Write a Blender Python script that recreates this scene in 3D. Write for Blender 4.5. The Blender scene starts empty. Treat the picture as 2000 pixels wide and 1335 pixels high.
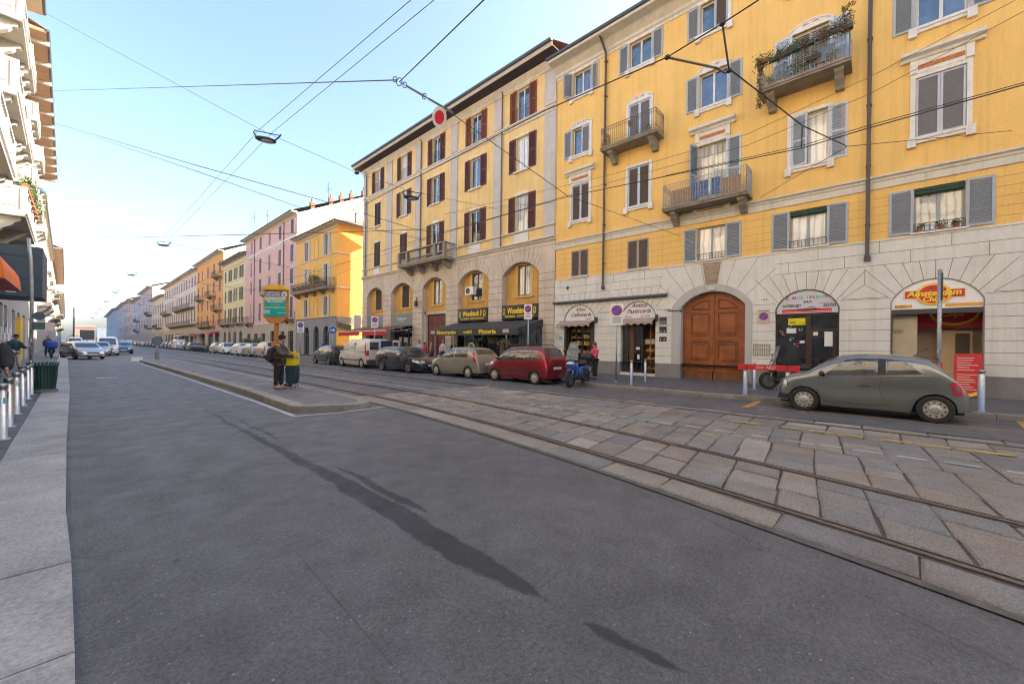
import bpy, bmesh, math, random
from mathutils import Vector, Matrix, noise as mnoise
rnd = random.Random(7)
PI = math.pi
sc = bpy.context.scene
COL = sc.collection
# ------------------------------------------------------------------ camera
YAW = math.atan(842 / 777.8)
ROLL = 0.0135
EYE = 1.55
cam_d = bpy.data.cameras.new("camera")
cam = bpy.data.objects.new("camera", cam_d)
COL.objects.link(cam)
cam_d.sensor_width = 36
cam_d.lens = 14.0
cam_d.shift_y = 7.9 / 2000
cam_d.clip_start = 0.05
cam_d.clip_end = 6000
cam.matrix_world = (Matrix.Translation((0, 0, EYE)) @ Matrix.Rotation(-YAW, 4, 'Z')
     @ Matrix.Rotation(PI / 2, 4, 'X') @ Matrix.Rotation(ROLL, 4, 'Z'))
sc.camera = cam
# ------------------------------------------------------------------ world, sun
SUN_EL = math.radians(28)
SUN_AZ = math.radians(30)            # from +X towards -Y
sdir = Vector((math.cos(SUN_EL) * math.cos(SUN_AZ), -math.cos(SUN_EL) * math.sin(SUN_AZ), math.sin(SUN_EL)))
w = bpy.data.worlds.new("World")
sc.world = w
w.use_nodes = True
nt = w.node_tree
sky = nt.nodes.new("ShaderNodeTexSky")
sky.sky_type = 'NISHITA'
sky.sun_disc = False
sky.sun_elevation = SUN_EL
sky.sun_rotation = math.atan2(sdir.x, sdir.y)
sky.altitude = 0
sky.air_density = 1.0
sky.dust_density = 2.8
sky.ozone_density = 2.4
bg = nt.nodes["Background"]
nt.links.new(sky.outputs[0], bg.inputs[0])
bg.inputs[1].default_value = 0.15
sl = bpy.data.lights.new("sun", 'SUN')
sl.energy = 5.0
sl.angle = math.radians(0.5)
sl.color = (1.0, 0.9, 0.76)
so = bpy.data.objects.new("sun", sl)
COL.objects.link(so)
so.rotation_euler = (-sdir).to_track_quat('-Z', 'Y').to_euler()
sc.view_settings.view_transform = 'Standard'
sc.view_settings.look = 'None'
sc.view_settings.exposure = 1.87
sc.view_settings.gamma = 1
sc.cycles.use_denoising = True
sc.cycles.filter_width = 1.1
sc.cycles.max_bounces = 6
sc.cycles.diffuse_bounces = 4
sc.cycles.glossy_bounces = 3
sc.cycles.transmission_bounces = 3
sc.cycles.volume_bounces = 0
sc.cycles.caustics_reflective = False
sc.cycles.caustics_refractive = False
# ------------------------------------------------------------------ helpers: pixel ray (2000 px photo) -> point on a plane
_s, _c = math.sin(YAW), math.cos(YAW)
def ray(u, v):
 a = u - 1000; b = v - 675.4
 p = (a * math.cos(ROLL) + b * math.sin(ROLL)) / 777.8
 q = (-a * math.sin(ROLL) + b * math.cos(ROLL)) / 777.8
 return Vector((_s + p * _c, _c - p * _s, -q))
EYEV = Vector((0, 0, EYE))
def atX(u, v, X):
 r = ray(u, v); return EYEV + r * (X / r.x)
def atY(u, v, Y):
 r = ray(u, v); return EYEV + r * (Y / r.y)
def atZ(u, v, Z=0.0):
 r = ray(u, v); return EYEV + r * ((Z - EYE) / r.z)
def atL(u, v, o):                     # the left street line X = o - .017 Y
 r = ray(u, v); return EYEV + r * (o / (r.x + .017 * r.y))
# ------------------------------------------------------------------ mesh builder
class MB:
 def __init__(s):
  s.v = []; s.f = []; s.m = []; s.mi = 0; s.sm = []
  s.smooth = False
 def add(s, vs, fs):
  n = len(s.v)
  s.v.extend([tuple(p) for p in vs])
  for f in fs:
   s.f.append(tuple(i + n for i in f)); s.m.append(s.mi); s.sm.append(s.smooth)
  return s
 def box(s, x0, x1, y0, y1, z0, z1):
  if x0 > x1: x0, x1 = x1, x0
  if y0 > y1: y0, y1 = y1, y0
  if z0 > z1: z0, z1 = z1, z0
  return s.add([(x0, y0, z0), (x1, y0, z0), (x1, y1, z0), (x0, y1, z0), (x0, y0, z1), (x1, y0, z1), (x1, y1, z1), (x0, y1, z1)],
   [(0, 3, 2, 1), (4, 5, 6, 7), (0, 1, 5, 4), (1, 2, 6, 5), (2, 3, 7, 6), (3, 0, 4, 7)])
 def quad(s, a, b, c, d):
  return s.add([a, b, c, d], [(0, 1, 2, 3)])
 def poly(s, pts):
  return s.add(pts, [tuple(range(len(pts)))])
 def prism(s, pts, vec):           # polygon extruded along vec
  n = len(pts); vec = Vector(vec)
  a = [Vector(p) for p in pts]; b = [p + vec for p in a]
  fs = [tuple(range(n - 1, -1, -1)), tuple(range(n, 2 * n))]
  fs += [(i, (i + 1) % n, n + (i + 1) % n, n + i) for i in range(n)]
  return s.add(a + b, fs)
 def prof(s, pts, u0, u1, closed=True):     # profile (x,z) swept along y
  n = len(pts)
  vs = [(x, u0, z) for x, z in pts] + [(x, u1, z) for x, z in pts]
  fs = [(i, (i + 1) % n, n + (i + 1) % n, n + i) for i in range(n if closed else n - 1)]
  if closed: fs += [tuple(range(n - 1, -1, -1)), tuple(range(n, 2 * n))]
  return s.add(vs, fs)
 def tube(s, pts, r, n=6, cap=True, r2=None):
  pts = [Vector(p) for p in pts]; k = len(pts)
  vs = []; up = Vector((0, 0, 1))
  for i, p in enumerate(pts):
   d = (pts[min(i + 1, k - 1)] - pts[max(i - 1, 0)])
   if d.length < 1e-9: d = Vector((0, 0, 1))
   d.normalize()
   a = d.cross(up)
   if a.length < 1e-3: a = d.cross(Vector((1, 0, 0)))
   a.normalize(); b = d.cross(a)
   rr = r if not isinstance(r, (list, tuple)) else r[i]
   if r2 is not None: rr = r + (r2 - r) * i / (k - 1)
   for j in range(n):
    t = 2 * PI * j / n
    vs.append(p + a * (math.cos(t) * rr) + b * (math.sin(t) * rr))
  fs = []
  for i in range(k - 1):
   for j in range(n):
    fs.append((i * n + j, i * n + (j + 1) % n, (i + 1) * n + (j + 1) % n, (i + 1) * n + j))
  if cap: fs += [tuple(range(n - 1, -1, -1)), tuple((k - 1) * n + j for j in range(n))]
  return s.add(vs, fs)
 def lathe(s, pr, c=(0, 0, 0), n=16, axis='Z'):     # pr (r,h)
  vs = []
  for r, h in pr:
   for j in range(n):
    t = 2 * PI * j / n
    if axis == 'Z': vs.append((c[0] + r * math.cos(t), c[1] + r * math.sin(t), c[2] + h))
    elif axis == 'X': vs.append((c[0] + h, c[1] + r * math.cos(t), c[2] + r * math.sin(t)))
    else: vs.append((c[0] + r * math.cos(t), c[1] + h, c[2] + r * math.sin(t)))
  k = len(pr)
  fs = [(i * n + j, i * n + (j + 1) % n, (i + 1) * n + (j + 1) % n, (i + 1) * n + j) for i in range(k - 1) for j in range(n)]
  fs += [tuple(range(n)), tuple((k - 1) * n + j for j in range(n))]
  return s.add(vs, fs)
 def grid(s, P):                    # P[i][j] points
  a = len(P); b = len(P[0])
  vs = [p for row in P for p in row]
  return s.add(vs, [(i * b + j, i * b + j + 1, (i + 1) * b + j + 1, (i + 1) * b + j) for i in range(a - 1) for j in range(b - 1)])
 def build(s, name, mat, parent=None, loc=None, rz=0.0, rec=False):
  me = bpy.data.meshes.new(name)
  me.from_pydata(s.v, [], s.f)
  mats = mat if isinstance(mat, (list, tuple)) else [mat]
  for m in mats: me.materials.append(m)
  if len(mats) > 1:
   me.polygons.foreach_set("material_index", s.m)
  if any(s.sm):
   me.polygons.foreach_set("use_smooth", s.sm)
  if rec:
   bm = bmesh.new(); bm.from_mesh(me); bmesh.ops.remove_doubles(bm, verts=bm.verts, dist=1e-4)
   bmesh.ops.recalc_face_normals(bm, faces=bm.faces); bm.to_mesh(me); bm.free()
  me.update()
  o = bpy.data.objects.new(name, me)
  COL.objects.link(o)
  if parent is not None: o.parent = parent
  if loc is not None: o.location = loc
  if rz: o.rotation_euler = (0, 0, rz)
  return o
def empty(name, loc=(0, 0, 0), rz=0.0):
 o = bpy.data.objects.new(name, None); COL.objects.link(o)
 o.location = loc; o.rotation_euler = (0, 0, rz); o.empty_display_size = .2
 return o
def tag(o, label, cat, group=None, kind=None):
 if label: o["label"] = label
 if cat: o["category"] = cat
 if group: o["group"] = group
 if kind: o["kind"] = kind
 return o
def struct(o): o["kind"] = "structure"; return o
def copy_tree(o, parent=None):
 c = o.copy(); COL.objects.link(c)
 if parent is not None: c.parent = parent
 for ch in list(o.children): copy_tree(ch, c)
 return c
# ------------------------------------------------------------------ materials
MATS = {}
def mat(name, col, rough=.8, var=.12, scale=3.0, bump=.0, bscale=60.0, metal=0.0, spec=.5, ior=None, stain=0.0, stain_col=(.12, .10, .08), coat=0.0, fine=0.0, emit=None, emit_s=0.0, island=0.0, streak=0.0):
 if name in MATS: return MATS[name]
 m = bpy.data.materials.new(name); m.use_nodes = True
 n = m.node_tree.nodes; l = m.node_tree.links
 p = n["Principled BSDF"]
 p.inputs["Roughness"].default_value = rough
 p.inputs["Metallic"].default_value = metal
 p.inputs["Specular IOR Level"].default_value = spec
 if ior: p.inputs["IOR"].default_value = ior
 if coat: p.inputs["Coat Weight"].default_value = coat; p.inputs["Coat Roughness"].default_value = .03
 tc = n.new("ShaderNodeTexCoord")
 base = (*col, 1)
 def noise(sc_, det=4, rg=.6, vec=None):
  t = n.new("ShaderNodeTexNoise"); t.inputs["Scale"].default_value = sc_; t.inputs["Detail"].default_value = det
  t.inputs["Roughness"].default_value = rg
  l.new(vec if vec is not None else tc.outputs["Object"], t.inputs["Vector"]); return t
 def mix(f, a, b, mode='MIX'):
  x = n.new("ShaderNodeMix"); x.data_type = 'RGBA'; x.blend_type = mode
  for sock, val in ((x.inputs[0], f), (x.inputs[6], a), (x.inputs[7], b)):
   if hasattr(val, "is_output"): l.new(val, sock)
   else: sock.default_value = val
  return x.outputs[2]
 def ramp(f, a, b, c0=(0, 0, 0, 1), c1=(1, 1, 1, 1)):
  r = n.new("ShaderNodeValToRGB"); r.color_ramp.elements[0].position = a; r.color_ramp.elements[1].position = b
  r.color_ramp.elements[0].color = c0; r.color_ramp.elements[1].color = c1
  l.new(f, r.inputs[0]); return r.outputs[0]
 out = None
 if var:
  t = noise(scale)
  lo = tuple(max(0, c * (1 - var)) for c in col) + (1,); hi = tuple(min(1, c * (1 + var)) for c in col) + (1,)
  out = ramp(t.outputs[0], .3, .7, lo, hi)
 if fine:
  t = noise(scale * 18, 3)
  r = ramp(t.outputs[0], .35, .65, (1 - fine,) * 3 + (1,), (1 + fine * .6,) * 3 + (1,))
  out = mix(1.0, out or base, r, 'MULTIPLY')
 if island:
  g = n.new("ShaderNodeNewGeometry")
  r = ramp(g.outputs["Random Per Island"], 0, 1, (1 - island,) * 3 + (1,), (1 + island, 1 + island * .9, 1 + island * .8, 1))
  out = mix(1.0, out or base, r, 'MULTIPLY')
 if stain:
  mp = n.new("ShaderNodeMapping"); mp.inputs["Scale"].default_value = (1.2, 1.2, .25)
  l.new(tc.outputs["Object"], mp.inputs[0])
  t = noise(1.3, 6, .7, mp.outputs[0])
  f = ramp(t.outputs[0], .52, .8, (0, 0, 0, 1), (stain, stain, stain, 1))
  out = mix(f, out or base, (*stain_col, 1))
 if streak:
  mp = n.new("ShaderNodeMapping"); mp.inputs["Scale"].default_value = (4, 4, .12)
  l.new(tc.outputs["Object"], mp.inputs[0])
  t = noise(1.5, 5, .65, mp.outputs[0])
  f = ramp(t.outputs[0], .5, .78, (0, 0, 0, 1), (streak, streak, streak, 1))
  out = mix(f, out or base, (*stain_col, 1))
 if out is not None: l.new(out, p.inputs["Base Color"])
 else: p.inputs["Base Color"].default_value = base
 if bump:
  t = noise(bscale, 4)
  b = n.new("ShaderNodeBump"); b.inputs["Strength"].default_value = bump; b.inputs["Distance"].default_value = .01
  l.new(t.outputs[0], b.inputs["Height"]); l.new(b.outputs[0], p.inputs["Normal"])
 if emit:
  p.inputs["Emission Color"].default_value = (*emit, 1); p.inputs["Emission Strength"].default_value = emit_s
 MATS[name] = m
 return m
def flat(name, col, rough=.6, **k): return mat(name, col, rough, var=k.pop('var', .06), **k)
def glass_mat(name, dark, ior=2.3, curtain=None, cs=7.0, rough=.04):
 if name in MATS: return MATS[name]
 m = bpy.data.materials.new(name); m.use_nodes = True
 n = m.node_tree.nodes; l = m.node_tree.links
 p = n["Principled BSDF"]; p.inputs["Roughness"].default_value = rough; p.inputs["IOR"].default_value = ior
 tc = n.new("ShaderNodeTexCoord")
 if curtain:
  wv = n.new("ShaderNodeTexWave"); wv.wave_type = 'BANDS'; wv.bands_direction = 'Y'
  wv.inputs["Scale"].default_value = cs; wv.inputs["Distortion"].default_value = 2.5; wv.inputs["Detail"].default_value = 2
  l.new(tc.outputs["Object"], wv.inputs["Vector"])
  r = n.new("ShaderNodeValToRGB"); r.color_ramp.elements[0].color = (*dark, 1); r.color_ramp.elements[1].color = (*curtain, 1)
  r.color_ramp.elements[0].position = .0; r.color_ramp.elements[1].position = .45
  l.new(wv.outputs[0], r.inputs[0]); l.new(r.outputs[0], p.inputs["Base Color"])
 else:
  t = n.new("ShaderNodeTexNoise"); t.inputs["Scale"].default_value = 1.7
  l.new(tc.outputs["Object"], t.inputs["Vector"])
  r = n.new("ShaderNodeValToRGB"); r.color_ramp.elements[0].color = (*[c * .5 for c in dark], 1); r.color_ramp.elements[1].color = (*[c * 1.6 for c in dark], 1)
  r.color_ramp.elements[0].position = .35; r.color_ramp.elements[1].position = .65
  l.new(t.outputs[0], r.inputs[0]); l.new(r.outputs[0], p.inputs["Base Color"])
 # slightly wavy panes
 t2 = n.new("ShaderNodeTexNoise"); t2.inputs["Scale"].default_value = 1.2; l.new(tc.outputs["Object"], t2.inputs["Vector"])
 b = n.new("ShaderNodeBump"); b.inputs["Strength"].default_value = .12; b.inputs["Distance"].default_value = .05
 l.new(t2.outputs[0], b.inputs["Height"]); l.new(b.outputs[0], p.inputs["Normal"])
 MATS[name] = m; return m
G_BLUE = glass_mat("glass_sky", (.05, .07, .10), 2.4)
G_DARK = glass_mat("glass_dark", (.02, .022, .025), 1.7)
G_CURT = glass_mat("glass_curtain_reflection", (.26, .26, .26), 2.0, (.50, .50, .48), 1.6)  # both pale panes: curtains, with whitish house reflections put into the colour
G_CURT2 = glass_mat("glass_white_curtain_reflection", (.52, .52, .50), 2.0, (.78, .76, .70), 1.3)
M_WHITE = flat("white_paint", (.75, .74, .70), .5)
M_BLACK = flat("black_metal", (.02, .02, .022), .5)
M_DGREY = flat("dark_grey_metal", (.07, .075, .08), .5)
M_STEEL = mat("brushed_steel", (.42, .42, .42), .35, metal=.9, var=.15, scale=9)
M_GALV = mat("galvanised_steel", (.36, .38, .40), .5, metal=.6, var=.2, scale=12)
M_RED = flat("red_paint", (.62, .02, .03), .5)
M_YEL = flat("yellow_paint", (.80, .58, .02), .5)
M_BLUEP = flat("blue_sign", (.02, .09, .42), .45)
M_RUBBER = mat("rubber", (.025, .025, .027), .85, var=.2, scale=20)
ORD = 'first second third fourth fifth sixth seventh eighth ninth tenth eleventh twelfth thirteenth fourteenth fifteenth sixteenth seventeenth eighteenth nineteenth twentieth'.split()
ORD += ['twenty-' + q for q in ORD[:9]]
# text as a mesh, standing on the wall plane: x=out, written along +u
def text_mesh(body, size, material, name="lettering", parent=None, org=(0, 0, 0), udir=(0, -1, 0), vdir=(0, 0, 1), align='CENTER', depth=.006, shear=0.0, width=None, bold=0.0, space=1.0):
 cu = bpy.data.curves.new(name, 'FONT'); cu.body = body; cu.size = size; cu.align_x = align; cu.align_y = 'CENTER'
 cu.extrude = depth / 2; cu.shear = shear; cu.offset = bold; cu.space_character = space
 cu.resolution_u = 3
 ob = bpy.data.objects.new(name, cu); COL.objects.link(ob)
 dg = bpy.context.evaluated_depsgraph_get()
 me = bpy.data.meshes.new_from_object(ob.evaluated_get(dg))
 bpy.data.objects.remove(ob);
 u = Vector(udir).normalized(); v = Vector(vdir).normalized(); nn = u.cross(v)
 if width:
  xs = [q.co.x for q in me.vertices]
  if xs:
   k = width / max(1e-6, max(xs) - min(xs))
   for q in me.vertices: q.co.x *= k
 M = Matrix(((u.x, v.x, nn.x, org[0]), (u.y, v.y, nn.y, org[1]), (u.z, v.z, nn.z, org[2]), (0, 0, 0, 1)))
 me.transform(M); me.materials.clear(); me.materials.append(material)
 me.name = name
 o = bpy.data.objects.new(name, me); COL.objects.link(o)
 if parent is not None: o.parent = parent
 return o
# ------------------------------------------------------------------ ground, road, paving
def lerp_tab(tab, y):
 if y <= tab[0][0]: return tab[0][1]
 for (a, b), (c, d) in zip(tab, tab[1:]):
  if y <= c: return b + (d - b) * (y - a) / (c - a)
 return tab[-1][1]
def asphalt_mat(name, col, stains=False, spk=.5):
 m = bpy.data.materials.new(name); m.use_nodes = True
 n = m.node_tree.nodes; l = m.node_tree.links; p = n["Principled BSDF"]
 p.inputs["Roughness"].default_value = .62
 tc = n.new("ShaderNodeTexCoord")
 def noise(s, d=4, r=.6):
  t = n.new("ShaderNodeTexNoise"); t.inputs["Scale"].default_value = s; t.inputs["Detail"].default_value = d; t.inputs["Roughness"].default_value = r
  l.new(tc.outputs["Object"], t.inputs["Vector"]); return t.outputs[0]
 def ramp(f, els):
  r = n.new("ShaderNodeValToRGB")
  while len(r.color_ramp.elements) < len(els): r.color_ramp.elements.new(.5)
  for e, (pos, c) in zip(r.color_ramp.elements, els):
   e.position = pos; e.color = (c, c, c, 1) if not isinstance(c, tuple) else (*c, 1)
  l.new(f, r.inputs[0]); return r.outputs[0]
 def mix(f, a, b, mode='MIX'):
  x = n.new("ShaderNodeMix"); x.data_type = 'RGBA'; x.blend_type = mode
  for sock, val in ((x.inputs[0], f), (x.inputs[6], a), (x.inputs[7], b)):
   if hasattr(val, "is_output"): l.new(val, sock)
   else: sock.default_value = val
  return x.outputs[2]
 def M(op, a, b=None, c=None):
  x = n.new("ShaderNodeMath"); x.operation = op
  for i, val in enumerate((a, b, c)):
   if val is None: continue
   if hasattr(val, "is_output"): l.new(val, x.inputs[i])
   else: x.inputs[i].default_value = val
  return x.outputs[0]
 big = ramp(noise(.35, 5), [(.3, tuple(c * .82 for c in col)), (.7, tuple(c * 1.14 for c in col))])
 med = ramp(noise(3.0, 6, .7), [(.3, .78), (.7, 1.2)])
 out = mix(1, big, med, 'MULTIPLY')
 gr = ramp(noise(38, 3, .8), [(.32, .60), (.68, 1.40)])
 out = mix(1, out, gr, 'MULTIPLY')
 gr2 = ramp(noise(110, 2), [(.3, .70), (.7, 1.3)])
 out = mix(1, out, gr2, 'MULTIPLY')
 # pale aggregate specks
 v = n.new("ShaderNodeTexVoronoi"); v.inputs["Scale"].default_value = 24; l.new(tc.outputs["Object"], v.inputs["Vector"])
 sp = M('LESS_THAN', v.outputs["Distance"], .15)
 pick = ramp(v.outputs["Color"], [(.72, 0.0), (.78, spk)])
 out = mix(M('MULTIPLY', sp, pick), out, (.42, .41, .38, 1))
 if stains:
  sx = n.new("ShaderNodeSeparateXYZ"); l.new(tc.outputs["Object"], sx.inputs[0])
  X, Y = sx.outputs[0], sx.outputs[1]
  yn = M('DIVIDE', Y, 12.0)
  wander = M('MULTIPLY', M('SUBTRACT', noise(.7, 2), .5), .25)
  rough_e = M('MULTIPLY', M('SUBTRACT', noise(5, 5, .75), .5), .55)
  def streak(xc, els, amp):
   wd = M('MULTIPLY', ramp(yn, els), amp)
   d = M('ABSOLUTE', M('SUBTRACT', M('SUBTRACT', X, xc), wander))
   on = M('GREATER_THAN', wd, .004)
   e = M('SUBTRACT', M('ADD', wd, M('MULTIPLY', rough_e, .26)), d)
   k = M('MULTIPLY', M('MINIMUM', M('MAXIMUM', M('MULTIPLY', e, 40), 0), 1), on)
   return k
  s1 = streak(1.97, [(0, 0.0), (.055, 0.0), (.065, .35), (.095, .4), (.105, 0.0), (.12, 0.0), (.135, .4), (.17, .85), (.25, 1.0), (.33, 1.0), (.42, .7), (.6, .5), (.8, .35), (.95, .2), (.97, 0.0)], .135)
  s2 = streak(2.18, [(.24, 0.0), (.28, .45), (.35, .45), (.42, .15), (.44, .0), (.58, .0), (.6, .30), (.76, .26), (.78, 0.0)], .14)
  k = M('MULTIPLY', M('MAXIMUM', s1, s2), .86)
  out = mix(k, out, (.022, .022, .024, 1))
  # scattered dark droplets
  v2 = n.new("ShaderNodeTexVoronoi"); v2.inputs["Scale"].default_value = 1.6; l.new(tc.outputs["Object"], v2.inputs["Vector"])
  dk = M('MULTIPLY', M('LESS_THAN', v2.outputs["Distance"], M('MULTIPLY', M('ABSOLUTE', noise(7, 4)), .09)), .6)
  out = mix(dk, out, (.03, .03, .032, 1))
  # long faint patch seam and crack lines
  v3 = n.new("ShaderNodeTexVoronoi"); v3.feature = 'DISTANCE_TO_EDGE'; v3.inputs["Scale"].default_value = .22
  l.new(tc.outputs["Object"], v3.inputs["Vector"])
  ck = M('MULTIPLY', M('LESS_THAN', v3.outputs["Distance"], .0011), M('MULTIPLY', noise(1.1, 3), .8))
  out = mix(ck, out, (.03, .03, .03, 1))
 l.new(out, p.inputs["Base Color"])
 rr = ramp(noise(2.2, 4), [(.3, .5), (.7, .78)]); l.new(rr, p.inputs["Roughness"])
 b = n.new("ShaderNodeBump"); b.inputs["Strength"].default_value = .9; b.inputs["Distance"].default_value = .008
 l.new(noise(45, 4, .8), b.inputs["Height"]); l.new(b.outputs[0], p.inputs["Normal"])
 MATS[name] = m
 return m
M_ROAD = asphalt_mat("asphalt_road", (.100, .100, .102), True)
M_WALK = asphalt_mat("asphalt_pavement", (.105, .104, .106), False, .2)
M_ISLE = asphalt_mat("asphalt_island", (.135, .128, .125), False, .25)
M_LANE = asphalt_mat("asphalt_parking_lane", (.112, .110, .112), False, .3)
M_GRAN = mat("granite_slab", (.33, .325, .32), .75, var=.2, scale=2.2, fine=.22, island=.10, bump=.5, bscale=90)
M_KERB = mat("kerb_stone", (.25, .235, .215), .8, var=.2, scale=2.5, fine=.2, island=.12, bump=.4, bscale=60)
M_KERBD = mat("worn_kerb_side", (.10, .075, .055), .9, var=.3, scale=4, bump=.4)
mb = MB(); mb.quad((-900, -900, -.02), (900, -900, -.02), (900, 2500, -.02), (-900, 2500, -.02))
struct(mb.build("ground", mat("ground_far", (.14, .13, .12), .95)))
mb = MB(); mb.quad((-14, -90, 0), (40, -90, 0), (40, 900, 0), (-14, 900, 0))
struct(mb.build("road", M_ROAD))
# parking lane asphalt, a shade lighter, right of the stone paving
mb = MB(); mb.quad((10.85, -60, .004), (15.4, -60, .004), (15.4, 14, .004), (10.85, 14, .004))
struct(mb.build("parking_lane", M_LANE))
# left pavement: granite slabs along the kerb, asphalt inside
def kerbL(y): return lerp_tab([(-80, .9), (-4, .05), (2.4, 0.0), (3.9, -.03), (4.2, -.06), (8.75, -.13), (17, -.2), (40, -.58), (300, -5)], y)
mb = MB()
ys = [-80, -4, 4, 9, 17, 40, 120, 300, 700]
P = []
for y in ys: P.append([(kerbL(y) - .52, y, .112), (-9 - .017 * y, y, .112)])
mb.grid(P)
struct(mb.build("left_pavement", M_WALK))
mb = MB(); y = -20.0
joints = [-20]
while joints[-1] < 1.0: joints.append(joints[-1] + rnd.uniform(.9, 1.5))
joints = [j for j in joints if j < .6] + [1.5, 2.72, 3.85]
while joints[-1] < 120: joints.append(joints[-1] + rnd.uniform(.95, 1.6) * (1 if joints[-1] < 60 else 4))
for a, b in zip(joints, joints[1:]):
 g = .011; dz = rnd.uniform(-.004, .004); tk = rnd.uniform(-.01, .01)
 xo0, xo1 = kerbL(a + .001) + (0.0 if a > 3.8 else .0), kerbL(b - .001)
 wd = .52 + (.0 if a < 9 else .0)
 t = .012
 z = .122 + dz
 vs = [(xo0 - wd + t, a + g + t, z), (xo0 - t, a + g + t + tk, z), (xo1 - t, b - g - t, z), (xo1 - wd + t, b - g - t, z),
  (xo0 - wd, a + g, z - t), (xo0, a + g + tk, z - t), (xo1, b - g, z - t), (xo1 - wd, b - g, z - t),
  (xo0 - wd, a + g, -.01), (xo0, a + g + tk, -.01), (xo1, b - g, -.01), (xo1 - wd, b - g, -.01)]
 mb.add(vs, [(0, 1, 2, 3), (4, 5, 1, 0), (5, 6, 2, 1), (6, 7, 3, 2), (7, 4, 0, 3), (8, 9, 5, 4), (9, 10, 6, 5), (10, 11, 7, 6), (11, 8, 4, 7)])
struct(mb.build("left_kerb", M_GRAN))
mb = MB()                                                     # dark filler under the slab joints
for a, b in zip(ys, ys[1:]):
 mb.quad((kerbL(a) - .53, a, .104), (kerbL(a) - .01, a, .104), (kerbL(b) - .01, b, .104), (kerbL(b) - .53, b, .104))
struct(mb.build("left_kerb_joints", flat("joint_dirt", (.045, .04, .035), .95)))
# right pavement
KR = [(-60, 14.55), (-2, 14.4), (2.5, 13.85), (4.2, 13.55), (8.0, 13.55), (9.6, 14.15), (37.5, 14.15), (38.6, 15.2)]
def kerbR(y): return lerp_tab(KR, y)
def walk(name, pts, zt=.12):
 n = len(pts); mb = MB()
 mb.prism([(x, y, -.01) for x, y in pts], (0, 0, zt + .01))
 return struct(mb.build(name, M_WALK))
walk("right_pavement", [(x + .2, y) for y, x in KR] + [(20.5, 38.6), (20.5, -60)])
walk("right_pavement_beyond", [(15.2, 44.7), (14.35, 46), (14.35, 170), (14.0, 900), (21, 900), (21, 44.7)])
def kerb_run(pl, w, zt, z0=-.01, seg=1.1, name="kerb", m=None):
 mb = MB()
 for (x0, y0), (x1, y1) in zip(pl, pl[1:]):
  L = math.hypot(x1 - x0, y1 - y0); k = max(1, round(L / seg))
  d = Vector(((x1 - x0) / L, (y1 - y0) / L, 0)); nn = Vector((-d.y, d.x, 0))
  for i in range(k):
   a = Vector((x0, y0, 0)) + d * (L * i / k + .005); b = Vector((x0, y0, 0)) + d * (L * (i + 1) / k - .005)
   z = zt + rnd.uniform(-.004, .004); t = .015
   ai, bi = a - nn * w, b - nn * w
   q = lambda p, zz: (p.x, p.y, zz)
   vs = [q(a + nn * 0 - nn * t, z), q(b - nn * t, z), q(bi, z), q(ai, z), q(a, z - t), q(b, z - t), q(a, z0), q(b, z0), q(ai, z0), q(bi, z0)]
   mb.add(vs, [(0, 1, 2, 3), (4, 5, 1, 0), (6, 7, 5, 4), (8, 6, 4, 0, 3), (7, 9, 2, 1, 5)])
 return struct(mb.build(name, m or M_KERB))
kerb_run([(x, y) for y, x in KR[:6]] + [(14.15, 37.5), (15.2, 38.62), (20, 38.62)], .28, .127, name="right_kerb")
kerb_run([(20, 44.68), (15.1, 44.68), (14.15, 46), (14.15, 120)], .28, .127, name="right_kerb_beyond")
# tram island
IS = [(2.95, 40.2), (3.2, 25), (3.33, 14), (3.22, 9.75), (3.32, 9.5), (4.1, 9.05), (4.6, 9.02), (4.88, 9.25), (5.0, 9.75), (5.02, 14), (4.95, 40.2), (4.5, 41.9), (3.6, 41.9)]
mb = MB(); mb.prism([(x + (.18 if x < 4 else -.18), y + (.2 if y < 10 else -.1), -.01) for x, y in IS], (0, 0, .155))
struct(mb.build("tram_island", M_ISLE))
kerb_run(list(reversed(IS)) + [IS[-1]], .27, .152, name="island_kerb")
mb = MB()
def line(mb, pts, w, z):
 for a, b in zip(pts, pts[1:]):
  a = Vector((a[0], a[1], z)); b = Vector((b[0], b[1], z)); d = (b - a).normalized(); nn = Vector((-d.y, d.x, 0)) * w / 2
  mb.quad(a - nn, b - nn, b + nn, a + nn)
M_WLINE = mat("worn_white_marking", (.42, .42, .41), .8, var=.3, scale=6, fine=.35)
M_YLINE = mat("worn_yellow_marking", (.50, .27, .06), .8, var=.3, scale=6, fine=.3)
line(mb, [(2.75, 40), (3.0, 24), (3.12, 12), (3.08, 9.12)], .10, .006)
line(mb, [(3.03, 9.07), (3.9, 8.86), (5.25, 9.0)], .11, .010)
line(mb, [(.45, 23.6), (1.05, 23.55)], .35, .006)
for i in range(14): line(mb, [(1.2 - .01 * i, 48 + i * 9), (1.2 - .01 * i, 51 + i * 9)], .14, .006)
line(mb, [(8.08, 11.3), (8.0, 24), (7.9, 60)], .09, .006)
line(mb, [(8.95, 11.3), (8.9, 24), (8.85, 60)], .06, .006)
struct(mb.build("white_road_lines", M_WLINE))
mb = MB()
line(mb, [(12.42, 2.55), (12.47, -2.05), (12.5, -7.5)], .07, .008)
line(mb, [(11.95, 2.62), (13.65, 2.6)], .16, .012)
line(mb, [(12.5, -2.2), (14.3, -2.35)], .16, .012)
struct(mb.build("yellow_parking_lines", M_YLINE))
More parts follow.
